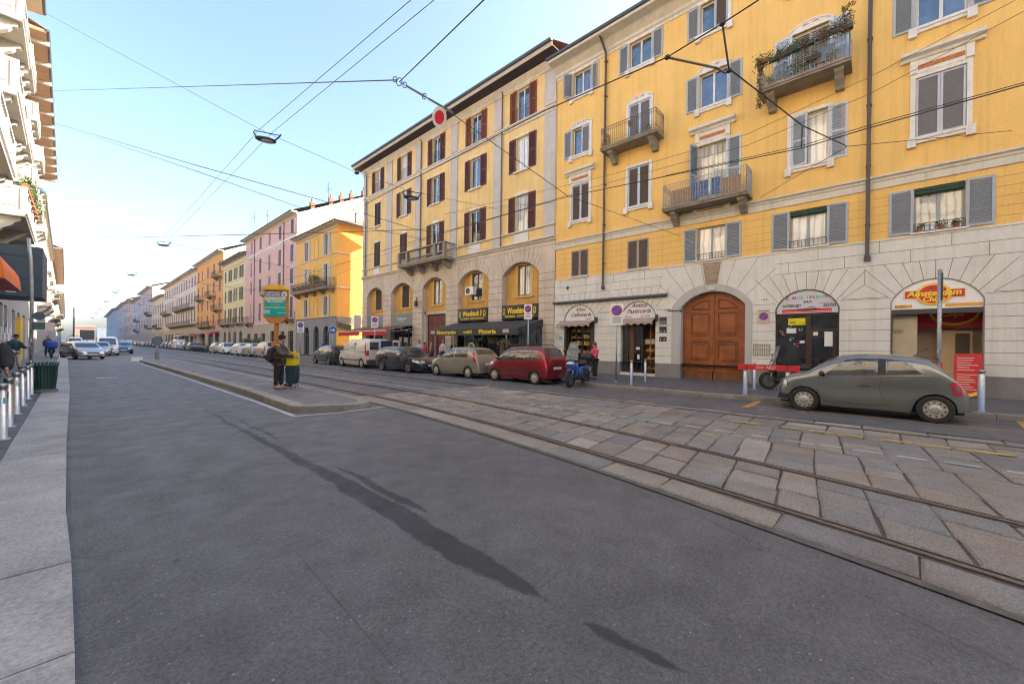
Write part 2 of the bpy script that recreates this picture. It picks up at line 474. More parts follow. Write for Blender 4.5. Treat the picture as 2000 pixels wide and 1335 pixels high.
# stone paving with tram rails
def X1(y): return 5.95 - .0091 * (13 - y) ** 2 if y < 13 else 5.95
def X2(y): return 7.40 - .0087 * (13 - y) ** 2 if y < 13 else 7.40
def Xe(y): return X1(y) - .50 - .012 * max(0, y - 3)
M_STONE = None
def stone_mat():
 m = mat("paving_stone", (.225, .208, .188), .72, var=.14, scale=3, fine=.35, bump=1.0, bscale=22)
 n = m.node_tree.nodes; l = m.node_tree.links; p = n["Principled BSDF"]
 old = p.inputs["Base Color"].links[0].from_socket
 g = n.new("ShaderNodeNewGeometry")
 r = n.new("ShaderNodeValToRGB"); r.color_ramp.interpolation = 'CONSTANT'
 cols = [(0, (.92, .95, 1.0)), (.16, (1.05, 1.0, .95)), (.3, (.82, .86, .92)), (.42, (1.12, 1.08, 1.0)), (.55, (.95, .95, .92)), (.66, (1.08, .98, .90)),
   (.74, (.75, .78, .84)), (.83, (1.25, 1.22, 1.16)), (.9, (1.0, .98, .95)), (.96, (1.45, 1.42, 1.36))]
 while len(r.color_ramp.elements) < len(cols): r.color_ramp.elements.new(.5)
 for e, (a, c) in zip(r.color_ramp.elements, cols): e.position = a; e.color = (*c, 1)
 l.new(g.outputs["Random Per Island"], r.inputs[0])
 x = n.new("ShaderNodeMix"); x.data_type = 'RGBA'; x.blend_type = 'MULTIPLY'; x.inputs[0].default_value = 1
 l.new(old, x.inputs[6]); l.new(r.outputs[0], x.inputs[7])
 # rust and earth patches
 tc = n.new("ShaderNodeTexCoord"); t = n.new("ShaderNodeTexNoise"); t.inputs["Scale"].default_value = .9; t.inputs["Detail"].default_value = 5
 l.new(tc.outputs["Object"], t.inputs["Vector"])
 rr = n.new("ShaderNodeValToRGB"); rr.color_ramp.elements[0].position = .50; rr.color_ramp.elements[1].position = .72
 rr.color_ramp.elements[1].color = (.45, .45, .45, 1); rr.color_ramp.elements[0].color = (0, 0, 0, 1); l.new(t.outputs[0], rr.inputs[0])
 y = n.new("ShaderNodeMix"); y.data_type = 'RGBA'; l.new(rr.outputs[0], y.inputs[0]); l.new(x.outputs[2], y.inputs[6]); y.inputs[7].default_value = (.16, .10, .065, 1)
 l.new(y.outputs[2], p.inputs["Base Color"])
 return m
M_STONE = stone_mat()
YS0, YS1 = -7.0, 11.2
mb = MB()
yy = [YS0 + i * (YS1 - YS0) / 30 for i in range(31)]
mb.grid([[(Xe(y) - .06, y, .004), (X2(y), y, .004), (11.0, y, .004)] for y in yy])
struct(mb.build("paving_bed", mat("paving_joint_earth", (.075, .062, .052), .95, var=.4, scale=5)))
mb = MB()
def stone(mb, q, gap=.010):
 # q: 4 corners (x,y) ccw
 c = Vector((sum(p[0] for p in q) / 4, sum(p[1] for p in q) / 4))
 P = [Vector((p[0] + rnd.uniform(-.009, .009), p[1] + rnd.uniform(-.014, .014))) for p in q]
 def inset(d):
  out = []
  for i in range(4):
   a = (P[i] - P[i - 1]).normalized(); b = (P[(i + 1) % 4] - P[i]).normalized()
   n1 = Vector((-a.y, a.x)); n2 = Vector((-b.y, b.x))
   k = n1 + n2; k = k / max(.3, k.dot(n1)); out.append(P[i] + k * d)
  return out
 o = inset(gap); i_ = inset(gap + .022)
 h = .020 + rnd.uniform(-.005, .006); tx, ty = rnd.uniform(-.008, .008), rnd.uniform(-.008, .008)
 zf = lambda p: h + (p.x - c.x) * tx * 1.4 + (p.y - c.y) * ty * 1.4
 vs = [(p.x, p.y, zf(p)) for p in i_] + [(p.x, p.y, zf(p) - .011) for p in o] + [(p.x, p.y, .002) for p in o]
 mb.add(vs, [(0, 1, 2, 3), (4, 5, 1, 0), (5, 6, 2, 1), (6, 7, 3, 2), (7, 4, 0, 3), (8, 9, 5, 4), (9, 10, 6, 5), (10, 11, 7, 6), (11, 8, 4, 7)])
def strip(fa, fb, nl, lo, hi, skew=0.0):
 y = YS0
 prev = [0.0] * 0
 while y < YS1 - .2:
  dy = rnd.uniform(lo, hi)
  k = rnd.choice(nl)
  cuts = [0.0] + sorted([(i + rnd.uniform(-.22, .22)) / k for i in range(1, k)]) + [1.0]
  sa, sb = skew, -skew
  y2 = min(y + dy, YS1)
  for t0, t1 in zip(cuts, cuts[1:]):
   yo = rnd.uniform(-.02, .02)
   def pt(t, yv): return (fa(yv) + (fb(yv) - fa(yv)) * t, yv + skew * (t - .5))
   stone(mb, [pt(t0, y), pt(t1, y), pt(t1, y2), pt(t0, y2)])
  y = y2
strip(lambda y: Xe(y), lambda y: X1(y) - .07, [1], .75, 1.25)
strip(lambda y: X1(y) + .10, lambda y: X2(y) - .05, [2, 3, 3, 2], .34, .55, .16)
strip(lambda y: X2(y) + .09, lambda y: X2(y) + .09 + (9.25 - X2(y) - .09) * .5, [2, 3, 3], .34, .56, .16)
strip(lambda y: X2(y) + .09 + (9.25 - X2(y) - .09) * .5, lambda y: 9.25, [2, 2, 3], .36, .58, .14)
strip(lambda y: 9.25, lambda y: 10.30, [2, 1, 2], .45, .75)
strip(lambda y: 10.40, lambda y: 10.85, [1], .7, 1.2)
struct(mb.build("stone_paving", M_STONE))
mb = MB()
line(mb, [(Xe(y) - .05, y) for y in yy], .09, .012)
struct(mb.build("paving_edge_strip", mat("edge_dirt", (.105, .095, .085), .95, var=.3, scale=6, fine=.3)))
M_RAIL = mat("rail_steel", (.20, .18, .17), .38, metal=.75, var=.25, scale=8)
M_RAILB = mat("rail_rust", (.09, .066, .052), .85, var=.4, scale=10)
M_GROOVE = flat("rail_groove", (.012, .011, .010), .9)
def rail(f, y0, y1, name, thin=False):
 k = 60 if not thin else 8
 ysr = [y0 + (min(y1, 14) - y0) * i / k for i in range(k + 1)] + ([y1] if y1 > 14 else [])
 root = empty(name)
 m1 = MB(); line(m1, [(f(y) - .005, y) for y in ysr], (.17 if not thin else .11), .0145); m1.build("rail_bed", M_RAILB, root)
 m2 = MB(); line(m2, [(f(y) + .045, y) for y in ysr], .042, .0185); m2.build("rail_groove", M_GROOVE, root)
 m3 = MB()
 for off, wd in ((-.01, .058), (.078, .016)):
  for a, b in zip(ysr, ysr[1:]):
   xa, xb = f(a) + off, f(b) + off; h = .030 if off < 0 else .025
   m3.add([(xa - wd / 2, a, .010), (xa + wd / 2, a, .010), (xa - wd / 2, a, h), (xa + wd / 2, a, h), (xb - wd / 2, b, .010), (xb + wd / 2, b, .010), (xb - wd / 2, b, h), (xb + wd / 2, b, h)],
    [(2, 3, 7, 6), (0, 2, 6, 4), (1, 5, 7, 3)])
 m3.build("rail_head", M_RAIL, root)
 return root
tag(rail(X1, -7, 300, "tram_rail"), "grooved tram rail nearest the asphalt, curving through the stone paving", "tram rail", "tram rails")
tag(rail(X2, -7, 300, "tram_rail"), "second grooved tram rail out from the asphalt, running parallel inside the stone paving", "tram rail", "tram rails")
tag(rail(lambda y: 10.35, -7, 300, "tram_rail", True), "thin pale tram rail farthest from the camera, beside the parked cars", "tram rail", "tram rails")
# worn dashes on the stones
mb = MB()
rr = random.Random(3)
y = 6.8
while y > -1.2:
 L = rr.uniform(.22, .42); mb_x = 8.1 + rr.uniform(-.03, .03)
 line(mb, [(mb_x, y), (mb_x - .01, y - L)], .085, .0285); y -= L + rr.uniform(.05, .25)
struct(mb.build("worn_white_dashes", M_WLINE))
mb = MB()
for a, b in ((2.3, 1.75), (1.42, 1.05), (.98, .6), (.55, .2), (-.02, -.4), (-.46, -.85), (-.9, -1.5)):
 line(mb, [(9.38, a), (9.40, b)], .17, .0285)
struct(mb.build("worn_yellow_blocks", mat("worn_yellow_on_stone", (.40, .31, .10), .8, var=.35, scale=7, fine=.35)))
# ------------------------------------------------------------------ building components (local frame: wall plane x=0, outside is -x, u runs along y)
def arc(a, b, zs, rise, n=12):
 hw = (b - a) / 2; R = (hw * hw + rise * rise) / (2 * rise); cz = zs + rise - R; uc = (a + b) / 2
 t0 = math.asin(min(1, hw / R)) if rise <= hw else PI - math.asin(min(1, hw / R))
 return [(uc - R * math.sin(t0 - 2 * t0 * i / n), cz + R * math.cos(t0 - 2 * t0 * i / n)) for i in range(n + 1)][::1]
def wall(mb, u0, u1, z0, z1, ops=(), x=0.0, rev=.22, sides=True):
 us = {u0, u1}; zs = {z0, z1}
 for o in ops:
  a, b, c, d = o[:4]; r = o[4] if len(o) > 4 else 0
  us |= {a, b}; zs |= {max(c, z0), min(d, z1)}
  if r: zs.add(d - r)
 us = sorted(q for q in us if u0 - 1e-6 <= q <= u1 + 1e-6); zs = sorted(q for q in zs if z0 - 1e-6 <= q <= z1 + 1e-6)
 for ua, ub in zip(us, us[1:]):
  if ub - ua < 1e-5: continue
  for za, zb in zip(zs, zs[1:]):
   if zb - za < 1e-5: continue
   cu, cz = (ua + ub) / 2, (za + zb) / 2
   if any(o[0] < cu < o[1] and o[2] < cz < o[3] for o in ops): continue
   mb.quad((x, ua, za), (x, ua, zb), (x, ub, zb), (x, ub, za))
 for o in ops:
  a, b, c, d = o[:4]; r = o[4] if len(o) > 4 else 0
  c = max(c, z0); xr = x + rev
  mb.quad((x, a, c), (xr, a, c), (xr, a, d - r), (x, a, d - r))
  mb.quad((x, b, c), (x, b, d - r), (xr, b, d - r), (xr, b, c))
  if c > z0 + 1e-4: mb.quad((x, a, c), (x, b, c), (xr, b, c), (xr, a, c))
  if r:
   pts = arc(a, b, d - r, r)
   for (p0, q0), (p1, q1) in zip(pts, pts[1:]):
    mb.quad((x, p0, q0), (x, p0, d), (x, p1, d), (x, p1, q1))
    mb.quad((x, p0, q0), (x, p1, q1), (xr, p1, q1), (xr, p0, q0))
  else: mb.quad((x, a, d), (xr, a, d), (xr, b, d), (x, b, d))
def frame_bars(mb, a, b, c, d, x0, x1, t=.06, mull=1, trans=()):
 mb.box(x0, x1, a, a + t, c, d); mb.box(x0, x1, b - t, b, c, d)
 mb.box(x0 + .001, x1 - .001, a + t, b - t, d - t, d); mb.box(x0 + .001, x1 - .001, a + t, b - t, c, c + t)
 for i in range(mull):
  u = a + (b - a) * (i + 1) / (mull + 1); mb.box(x0 - .004, x1 + .004, u - t * .75, u + t * .75, c + t, d - t)
 for z in trans: mb.box(x0 - .002, x1 + .002, a + t, b - t, z - t / 2, z + t / 2)
M_WFRAME = flat("window_frame_white", (.62, .62, .60), .45)
M_WFRAMEB = flat("window_frame_brown", (.12, .06, .035), .5)
M_WFRAMEG = flat("window_frame_grey", (.30, .33, .36), .5)
def window(par, a, b, c, d, pane=None, fm=None, dep=.13, mull=1, trans=(), t=.06, name="window"):
 mb = MB(); frame_bars(mb, a, b, c, d, dep, dep + .05, t, mull, trans)
 o = mb.build(name, fm or M_WFRAME, par)
 p = MB(); p.quad((dep + .03, a + .01, c + .01), (dep + .03, a + .01, d - .01), (dep + .03, b - .01, d - .01), (dep + .03, b - .01, c + .01))
 p.build("pane", pane or G_BLUE, o)
 return o
def shutter(par, a, b, c, d, m, x=-.055, slats=True, m2=None, ang=0.0, hinge=None, pitch=.06, fw=.075, mid=True, th=.04):
 """louvred leaf in the plane x, spanning a..b, c..d; ang swings it about the hinge edge"""
 mb = MB()
 x0, x1 = x - th / 2, x + th / 2
 mb.box(x0, x1, a, a + fw, c, d); mb.box(x0, x1, b - fw, b, c, d)
 e = .0015
 mb.box(x0 + e, x1 - e, a + fw, b - fw, d - fw, d); mb.box(x0 + e, x1 - e, a + fw, b - fw, c, c + fw)
 if mid and d - c > 1.6: mb.box(x0 + e, x1 - e, a + fw, b - fw, (c + d) / 2 - .04, (c + d) / 2 + .04)
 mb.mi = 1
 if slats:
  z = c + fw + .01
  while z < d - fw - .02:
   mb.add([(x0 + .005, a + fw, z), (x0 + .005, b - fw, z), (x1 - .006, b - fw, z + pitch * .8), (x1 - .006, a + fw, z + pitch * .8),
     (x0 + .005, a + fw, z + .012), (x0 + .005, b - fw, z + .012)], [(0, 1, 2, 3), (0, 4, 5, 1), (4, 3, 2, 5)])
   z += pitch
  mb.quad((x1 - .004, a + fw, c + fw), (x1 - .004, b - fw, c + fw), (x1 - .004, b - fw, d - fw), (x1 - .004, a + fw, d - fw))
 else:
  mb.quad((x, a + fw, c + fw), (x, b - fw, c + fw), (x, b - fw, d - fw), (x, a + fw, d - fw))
 if ang and hinge is not None:
  ca, sa = math.cos(ang), math.sin(ang)
  mb.v = [(x + (px - x) * ca - (py - hinge) * sa, hinge + (px - x) * sa + (py - hinge) * ca, pz) for px, py, pz in mb.v]
 return mb.build("shutter", [m, m2 or m], par)
def railing(par, u0, u1, xo, z0, h, m, pitch=.11, r=.009, ornate=True, xi=-.02, name="railing"):
 mb = MB()
 corners = [(xi, u0), (xo, u0), (xo, u1), (xi, u1)]
 for z, rr in ((z0 + h, .018), (z0 + .07, .012), (z0 + h - .12, .010)):
  mb.tube([(x, u, z) for x, u in corners], rr, 5)
 for (xa, ua), (xb, ub) in zip(corners, corners[1:]):
  L = math.hypot(xb - xa, ub - ua); k = max(1, round(L / pitch))
  for i in range(k + 1):
   t = i / k; x, u = xa + (xb - xa) * t, ua + (ub - ua) * t
   mb.tube([(x, u, z0 + .0), (x, u, z0 + h)], r if i not in (0, k) else r * 1.8, 4)
   if ornate and i < k:
    x2, u2 = xa + (xb - xa) * (i + .5) / k, ua + (ub - ua) * (i + .5) / k
    for zc in (z0 + h - .18, z0 + .2):
     dx, du = (xb - xa) / L * pitch * .42, (ub - ua) / L * pitch * .42
     mb.tube([(x2 - dx, u2 - du, zc), (x2, u2, zc + .05), (x2 + dx, u2 + du, zc), (x2, u2, zc - .05), (x2 - dx, u2 - du, zc)], r * .6, 3, False)
 return mb.build(name, m, par)
def corbel(par, u, z, w, proj, h, m):
 mb = MB()
 pts = [(0, z), (-proj, z), (-proj, z - h * .22), (-proj * .82, z - h * .35), (-proj * .7, z - h * .55), (-proj * .42, z - h * .8), (-proj * .3, z - h), (0, z - h)]
 mb.prism([(x, u - w / 2, zz) for x, zz in pts], (0, w, 0))
 mb.box(-proj - .02, 0, u - w / 2 - .02, u + w / 2 + .02, z - .002 - h * .12, z - .002)
 mb.prism([(x * .96 - .015, u - w / 4, zz + .01) for x, zz in pts[1:7]] + [(0, u - w / 4, z - h * .9)], (0, w / 2, 0))
 return mb.build("corbel", m, par)
def slab(par, u0, u1, proj, z, m, th=.14, name="balcony"):
 mb = MB()
 mb.prof([(0, z), (-proj, z), (-proj, z - th * .45), (-proj + .05, z - th * .6), (-proj + .05, z - th), (0, z - th)], u0, u1)
 return mb.build(name, m, par)
def leaves(mb, c, r, n, s, rg, flatten=.8):
 for _ in range(n):
  d = Vector((rg.gauss(0, 1), rg.gauss(0, 1), rg.gauss(0, 1) * flatten));
  if d.length > 2.2: continue
  p = Vector(c) + d * r * .55
  a = Vector((rg.uniform(-1, 1), rg.uniform(-1, 1), rg.uniform(-.6, 1))).normalized(); b = a.cross(Vector((rg.uniform(-1, 1), rg.uniform(-1, 1), rg.uniform(-1, 1)))).normalized()
  k = s * rg.uniform(.6, 1.4)
  mb.add([p - a * k, p + b * k * .45, p + a * k, p - b * k * .45], [(0, 1, 2, 3)])
M_LEAF = mat("leaf_green", (.07, .12, .03), .6, var=.4, scale=9, island=.35)
M_LEAFD = mat("leaf_dry", (.16, .11, .06), .8, var=.3, scale=9, island=.4)
M_LEAFL = mat("leaf_lime", (.16, .22, .04), .6, var=.3, scale=9, island=.3)
M_TERRA = mat("terracotta", (.36, .13, .06), .8, var=.2, scale=10)
M_PINK = flat("pink_petals", (.6, .06, .25), .6)
def plant(name, loc, label, group=None, pot=(.11, .15), r=.2, n=70, leafm=None, potm=None, s=.05, trail=0.0, seed=1, flower=False, box=None, up=.1):
 rg = random.Random(seed)
 root = empty(name, loc)
 mb = MB()
 if box:
  L = box; mb.prism([(-.09, -L / 2, .0), (.09, -L / 2, 0), (.09, L / 2, 0), (-.09, L / 2, 0)], (0, 0, pot[1])); mb.box(-.105, .105, -L / 2 - .01, L / 2 + .01, pot[1] - .03, pot[1])
 else: mb.lathe([(pot[0] * .7, 0), (pot[0] * .95, pot[1] * .8), (pot[0] * 1.08, pot[1] * .8), (pot[0] * 1.08, pot[1]), (pot[0] * .8, pot[1])], n=10)
 mb.build("planter_box" if box else "pot", potm or M_TERRA, root)
 lb = MB()
 for i in range(5):
  oy = rg.uniform(-1, 1) * (box / 2 if box else .04)
  leaves(lb, (rg.uniform(-.04, .04), oy, pot[1] + up + rg.uniform(-.03, .08)), r * rg.uniform(.6, 1), n // 5, s, rg)
  if trail:
   for k in range(int(trail / .08)):
    leaves(lb, (-.12 + rg.uniform(-.04, .04), oy + rg.uniform(-.05, .05), pot[1] - k * .08), .07, 6, s, rg)
 lb.build("foliage", leafm or M_LEAF, root)
 if flower:
  fb = MB()
  for _ in range(14): leaves(fb, (rg.uniform(-.1, .1), rg.uniform(-.15, .15), pot[1] + up + .08), .1, 2, .035, rg)
  fb.build("flowers", M_PINK, root)
 return tag(root, label, "plant", group)
# ------------------------------------------------------------------ the large yellow building at the right
Y_WALL = mat("ochre_stucco", (.82, .52, .16), .88, var=.05, scale=.8, fine=.05, bump=.25, bscale=25, streak=.4, stain_col=(.46, .27, .09), stain=.25)
Y_WALLB = mat("yellow_stucco_faded", (.78, .55, .23), .88, var=.10, scale=.7, fine=.06, bump=.3, bscale=22, streak=.6, stain_col=(.40, .26, .12), stain=.35)
STUC = mat("grey_stucco_stone", (.70, .68, .64), .85, var=.07, scale=1.2, fine=.06, bump=.25, bscale=40, streak=.30, stain_col=(.36, .31, .24))
STUC2 = mat("beige_rustic_stone", (.60, .51, .42), .88, var=.14, scale=1.1, fine=.10, bump=.4, bscale=30, streak=.5, stain_col=(.26, .20, .14))
CORN = mat("cornice_plaster", (.64, .59, .50), .85, var=.08, scale=2, streak=.35, stain_col=(.22, .19, .15))
CEMB = mat("grey_cement_plinth", (.235, .225, .215), .9, var=.12, scale=1.6, fine=.1, bump=.3, streak=.3, stain_col=(.14, .11, .09))
TRIM = mat("window_trim_plaster", (.72, .68, .62), .8, var=.08, scale=3, streak=.35, stain_col=(.33, .28, .2))
JOINT = flat("stone_joint", (.23, .20, .16), .95)
JOINTY = flat("stucco_groove", (.50, .26, .05), .95)
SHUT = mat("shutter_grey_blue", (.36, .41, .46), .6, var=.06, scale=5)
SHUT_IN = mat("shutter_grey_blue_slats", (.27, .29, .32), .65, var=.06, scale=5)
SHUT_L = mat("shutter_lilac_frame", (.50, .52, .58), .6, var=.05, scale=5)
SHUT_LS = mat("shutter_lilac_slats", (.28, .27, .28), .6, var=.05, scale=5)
SHUT_P = mat("shutter_pale_blue", (.50, .60, .68), .6, var=.08, scale=5, streak=.3, stain_col=(.4, .42, .44))
SHUT_BR = mat("brown_roller_slats", (.16, .12, .095), .7, var=.08, scale=5)
SHUT_BF = mat("shutter_taupe_frame", (.34, .29, .26), .6, var=.05, scale=5)
SHUT_M = mat("shutter_maroon", (.115, .035, .025), .6, var=.15, scale=4)
SHUT_M2 = mat("shutter_russet", (.22, .06, .03), .6, var=.2, scale=4)
SHUT_D = mat("shutter_dark_closed", (.06, .045, .04), .6, var=.1, scale=4)
ORN = mat("orange_relief", (.50, .19, .06), .9, var=.3, scale=20)
BALC = mat("balcony_stone", (.30, .26, .21), .9, var=.2, scale=2, fine=.12, streak=.4, stain_col=(.12, .10, .08), bump=.3)
IRON = mat("wrought_iron", (.10, .10, .095), .6, var=.2, scale=10)
IRONP = mat("pale_iron_railing", (.34, .35, .34), .6, var=.2, scale=10)
ROOFT = mat("terracotta_roof_tiles", (.36, .16, .09), .9, var=.25, scale=6, fine=.2)
GUT = flat("gutter_slate", (.06, .075, .085), .5)
SOFW = mat("soffit_plaster", (.50, .43, .33), .85, var=.1, scale=2)
XF = 19.4
bA = empty("yellow_apartment_house", (XF, 0, 0))
tag(bA, "ochre yellow apartment house with grey-blue shutters and pale stone ground floor, nearest at the right", "building")
U0, U1 = -9.5, 14.43
cols = [12.72, 9.20, 5.68, 2.13, -1.40, -4.93, -8.3]
HW = .585
ops = []
for u in cols: ops.append((u - HW, u + HW, 16.05, 17.45))
for i, u in enumerate(cols): ops.append((u - HW, u + HW, 12.02 if i in (1, 3) else 12.62, 14.2))
for i, u in enumerate(cols): ops.append((u - HW, u + HW, 8.1 if i == 2 else 8.85, 10.9))
mb = MB(); wall(mb, U0, U1, 7.35, 18.2, ops)
mb.quad((0, U1, 5.5), (12, U1, 5.5), (12, U1, 18.2), (0, U1, 18.2)); mb.quad((0, U0, 0), (12, U0, 0), (12, U0, 18.2), (0, U0, 18.2)); mb.quad((12, U0, 0), (12, U1, 0), (12, U1, 18.2), (12, U0, 18.2))
ops_m = [(u - HW, u + HW, 5.6, 7.12) for u in cols]
wall(mb, U0, U1, 5.5, 7.35, ops_m)
mb.build("wall", Y_WALL, bA)
# stone ground floor
GO = [(11.66, 13.70, .13, 3.96, .72), (8.20, 10.08, .13, 3.94, .72), (4.25, 6.97, .0, 4.15, .67), (1.13, 3.17, .13, 3.94, .75), (-2.43, -.26, .10, 4.02, .75), (-6.3, -4.0, .1, 3.95, .75)]
mb = MB(); wall(mb, U0, U1, .80, 5.5, GO, x=-.03, rev=.38)
mb.build("stone_ground_floor", STUC, bA)
mb = MB(); wall(mb, U0, U1, 0, .80, [(g[0], g[1], g[2], .82) for g in GO], x=-.055, rev=.40)
mb.build("plinth", CEMB, bA)
mb = MB(); mb.box(-.06, 0, U0, U1, 5.47, 5.53); mb.build("ledge", STUC, bA)
# joints
J = MB()
def jl(J, p, q, w=.018, x=-.0325):
 (u0, z0), (u1, z1) = p, q; d = Vector((u1 - u0, z1 - z0)); L = d.length
 if L < 1e-3: return
 d /= L; nx, nz = -d.y * w / 2, d.x * w / 2
 J.quad((x, u0 - nx, z0 - nz), (x, u1 - nx, z1 - nz), (x, u1 + nx, z1 + nz), (x, u0 + nx, z0 + nz))
piers = []
edges = sorted([U0] + [e for g in GO for e in (g[0], g[1])] + [U1])
piers = [(a, b) for a, b in zip(edges, edges[1:]) if not any(g[0] - .01 < (a + b) / 2 < g[1] + .01 for g in GO)]
zc = [1.16, 1.54, 1.92, 2.30, 2.68, 3.06, 3.42]
for a, b in piers:
 if abs(a - 6.97) < .05: a = 7.42
 if abs(b - 4.25) < .05: b = 3.98
 for z in zc: jl(J, (a, z), (b, z))
for g in GO:                                   # voussoirs
 pts = arc(g[0], g[1], g[3] - g[4], g[4], 10)
 uc = (g[0] + g[1]) / 2
 top = 4.62 if g[1] > 7.5 else 4.62
 if abs(g[0] - 4.25) < .1:
  pts = arc(3.98, 7.42, 3.50, .99, 9); top = 5.47
 for i, (u, z) in enumerate(pts):
  if i == 0 or i == len(pts) - 1: continue
  du = (u - uc); k = (top - z) / max(.35, (z - (g[3] - g[4] - .9)))
  u2 = u + du * k
  lim = 1.75 if top < 5 else 2.45
  if abs(u2 - uc) > lim:
   kk = (lim - abs(du)) / (abs(u2 - uc) - abs(du)); u2 = u + (u2 - u) * kk; z2 = z + (top - z) * kk
  else: z2 = top
  jl(J, (u, z), (u2, z2))
for a, b in ((U0, 3.2), (7.9, U1)):
 jl(J, (a, 4.62), (b, 4.62)); jl(J, (a, 5.05), (b, 5.05))
for z, off in ((4.62, 0), (5.05, .8)):
 u = U0 + off
 while u < U1:
  u += 1.75
  if z > 5 or not (3.1 < u < 8.0):
   if 3.3 < u < 7.9: continue
   jl(J, (u, z), (u, z + (.43 if z < 5 else .42)))
for uc in (-3.23, .43, 10.85):       # small gables between the arches
 jl(J, (uc - .62, 3.47), (uc, 3.95)); jl(J, (uc + .62, 3.47), (uc, 3.95)); jl(J, (uc - .62, 3.46), (uc + .62, 3.46)); jl(J, (uc, 3.95), (uc, 4.55))
J.build("stone_joints", JOINT, bA)
J = MB()
for k in range(1, 6):
 z = 5.5 + k * .305
 segs = sorted([(u - HW - .02, u + HW + .02) for u in cols]); a = U0
 for s0, s1 in segs: jl(J, (a, z), (s0, z), .014, -.003); a = s1
 jl(J, (a, z), (U1, z), .014, -.003)
J.build("stucco_grooves", JOINTY, bA)
mb = MB()
mb.prof([(0, 7.78), (-.17, 7.80), (-.17, 7.74), (-.10, 7.70), (-.08, 7.62), (-.05, 7.60), (-.05, 7.36), (0, 7.35)], U0, U1)
mb.build("string_course", CORN, bA)
mb = MB()
mb.prof([(0, 17.50), (-.04, 17.50), (-.06, 17.62), (-.14, 17.68), (-.16, 17.80), (-.30, 17.92), (-.42, 18.02), (-.5, 18.06), (-.98, 18.10), (-1.0, 18.30), (-.9, 18.34), (0, 18.4)], U0, U1 + .05)
mb.build("cornice", CORN, bA)
mb = MB(); mb.tube([(-1.04, U0, 18.31), (-1.04, U1 + .1, 18.31)], .095, 8); mb.build("gutter", GUT, bA)
mb = MB(); mb.quad((-1.0, U0, 18.36), (-1.0, U1 + .05, 18.36), (6, U1 + .05, 20.8), (6, U0, 20.8)); mb.quad((6, U0, 20.8), (6, U1, 20.8), (13, U1, 18.2), (13, U0, 18.2))
mb.quad((0, U0, 18.2), (6, U0, 20.79), (12, U0, 18.2), (6, U0, 18.2)); mb.quad((0, U1, 18.2), (6, U1, 20.79), (12, U1, 18.2), (6, U1, 18.2))
rf = mb.build("roof", ROOFT, bA)
mb = MB(); mb.box(1.6, 2.1, 13.2, 13.7, 18.9, 20.3); mb.box(1.55, 2.15, 13.15, 13.75, 20.3, 20.38); mb.tube([(1.85, 13.45, 20.38), (1.85, 13.45, 20.75)], .1, 8); mb.build("chimney", ROOFT, rf)
for u, z0 in ((11.12, 4.83), (.37, 4.92)):
 mb = MB(); mb.tube([(-.95, u, 18.22), (-.55, u, 17.95), (-.16, u, 17.6), (-.14, u, 17.3), (-.14, u, z0)], .06, 8)
 for z in (6.1, 8.2, 10.4, 12.8, 15.2, 17.1): mb.box(-.21, 0, u - .075, u + .075, z, z + .035)
 mb.lathe([(.09, -.12), (.1, 0), (.075, .08)], (-.14, u, z0), 8)
 mb.build("downpipe", flat("downpipe_brown", (.085, .065, .06), .5), bA)
def surround(par, a, b, c, d, kind, m=TRIM):
 mb = MB(); t = .13; p = .05
 if kind != "plain":
  mb.box(-p, 0, a - t, a, c, d); mb.box(-p, 0, b, b + t, c, d); mb.box(-p - .004, 0, a - t, b + t, d, d + t)
 # sill with end blocks
 if kind != "door":
  mb.box(-.13, 0, a - t - .05, b + t + .05, c - .09, c); mb.box(-.09, 0, a - t, b + t, c - .20, c - .09)
  mb.box(-.14, 0, a - t - .07, a + .02, c - .32, c - .002); mb.box(-.14, 0, b - .02, b + t + .07, c - .32, c - .002)
 if kind == "arch" or kind == "door":
  pts = arc(a - .02, b + .02, d + .1, .22, 8)
  mb.prism([(-.058, u, z) for u, z in pts], (.058, 0, 0))
  pts2 = arc(a - t, b + t, d + .12, .24, 8); pts1 = arc(a - t, b + t, d + .06, .24, 8)
  for (q0, q1), (r0, r1) in zip(zip(pts1, pts1[1:]), zip(pts2, pts2[1:])):
   mb.prism([(-.08, *q0), (-.08, *q1), (-.08, *r1), (-.08, *r0)], (.08, 0, 0))
  mb.mi = 1
  for k in (-1, 1): mb.prism([(-.062, (a + b) / 2, d + .20), (-.062, (a + b) / 2 + k * .28, d + .17), (-.062, (a + b) / 2 + k * .2, d + .25)], (.01, 0, 0))
  mb.mi = 0
 if kind == "hood":
  mb.box(-.07, 0, a - t, b + t, d + t, d + .60)
  mb.mi = 1;
  n = 9
  for i in range(n):
   u = a + .06 + (b - a - .12) * (i + .5) / n
   mb.prism([(-.085, u - .05, d + .30), (-.085, u + .05, d + .25), (-.085, u + .06, d + .38), (-.085, u - .03, d + .42)], (.02, 0, 0))
  mb.box(-.075, -.06, a + .05, b - .05, d + .26, d + .41)
  mb.mi = 0
  mb.box(-.12, 0, a - t - .02, a + .02, d + .15, d + .58); mb.box(-.12, 0, b - .02, b + t + .02, d + .15, d + .58)
  mb.prof([(0, d + .60), (-.12, d + .60), (-.16, d + .68), (-.30, d + .74), (-.32, d + .83), (-.28, d + .86), (0, d + .92)], a - .38, b + .38)
 return mb.build("surround", [m, ORN], par)
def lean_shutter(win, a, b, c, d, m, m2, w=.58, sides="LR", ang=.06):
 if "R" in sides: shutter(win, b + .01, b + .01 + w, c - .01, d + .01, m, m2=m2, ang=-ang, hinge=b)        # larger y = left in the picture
 if "L" in sides: shutter(win, a - .01 - w, a - .01, c - .01, d + .01, m, m2=m2, ang=ang, hinge=a)
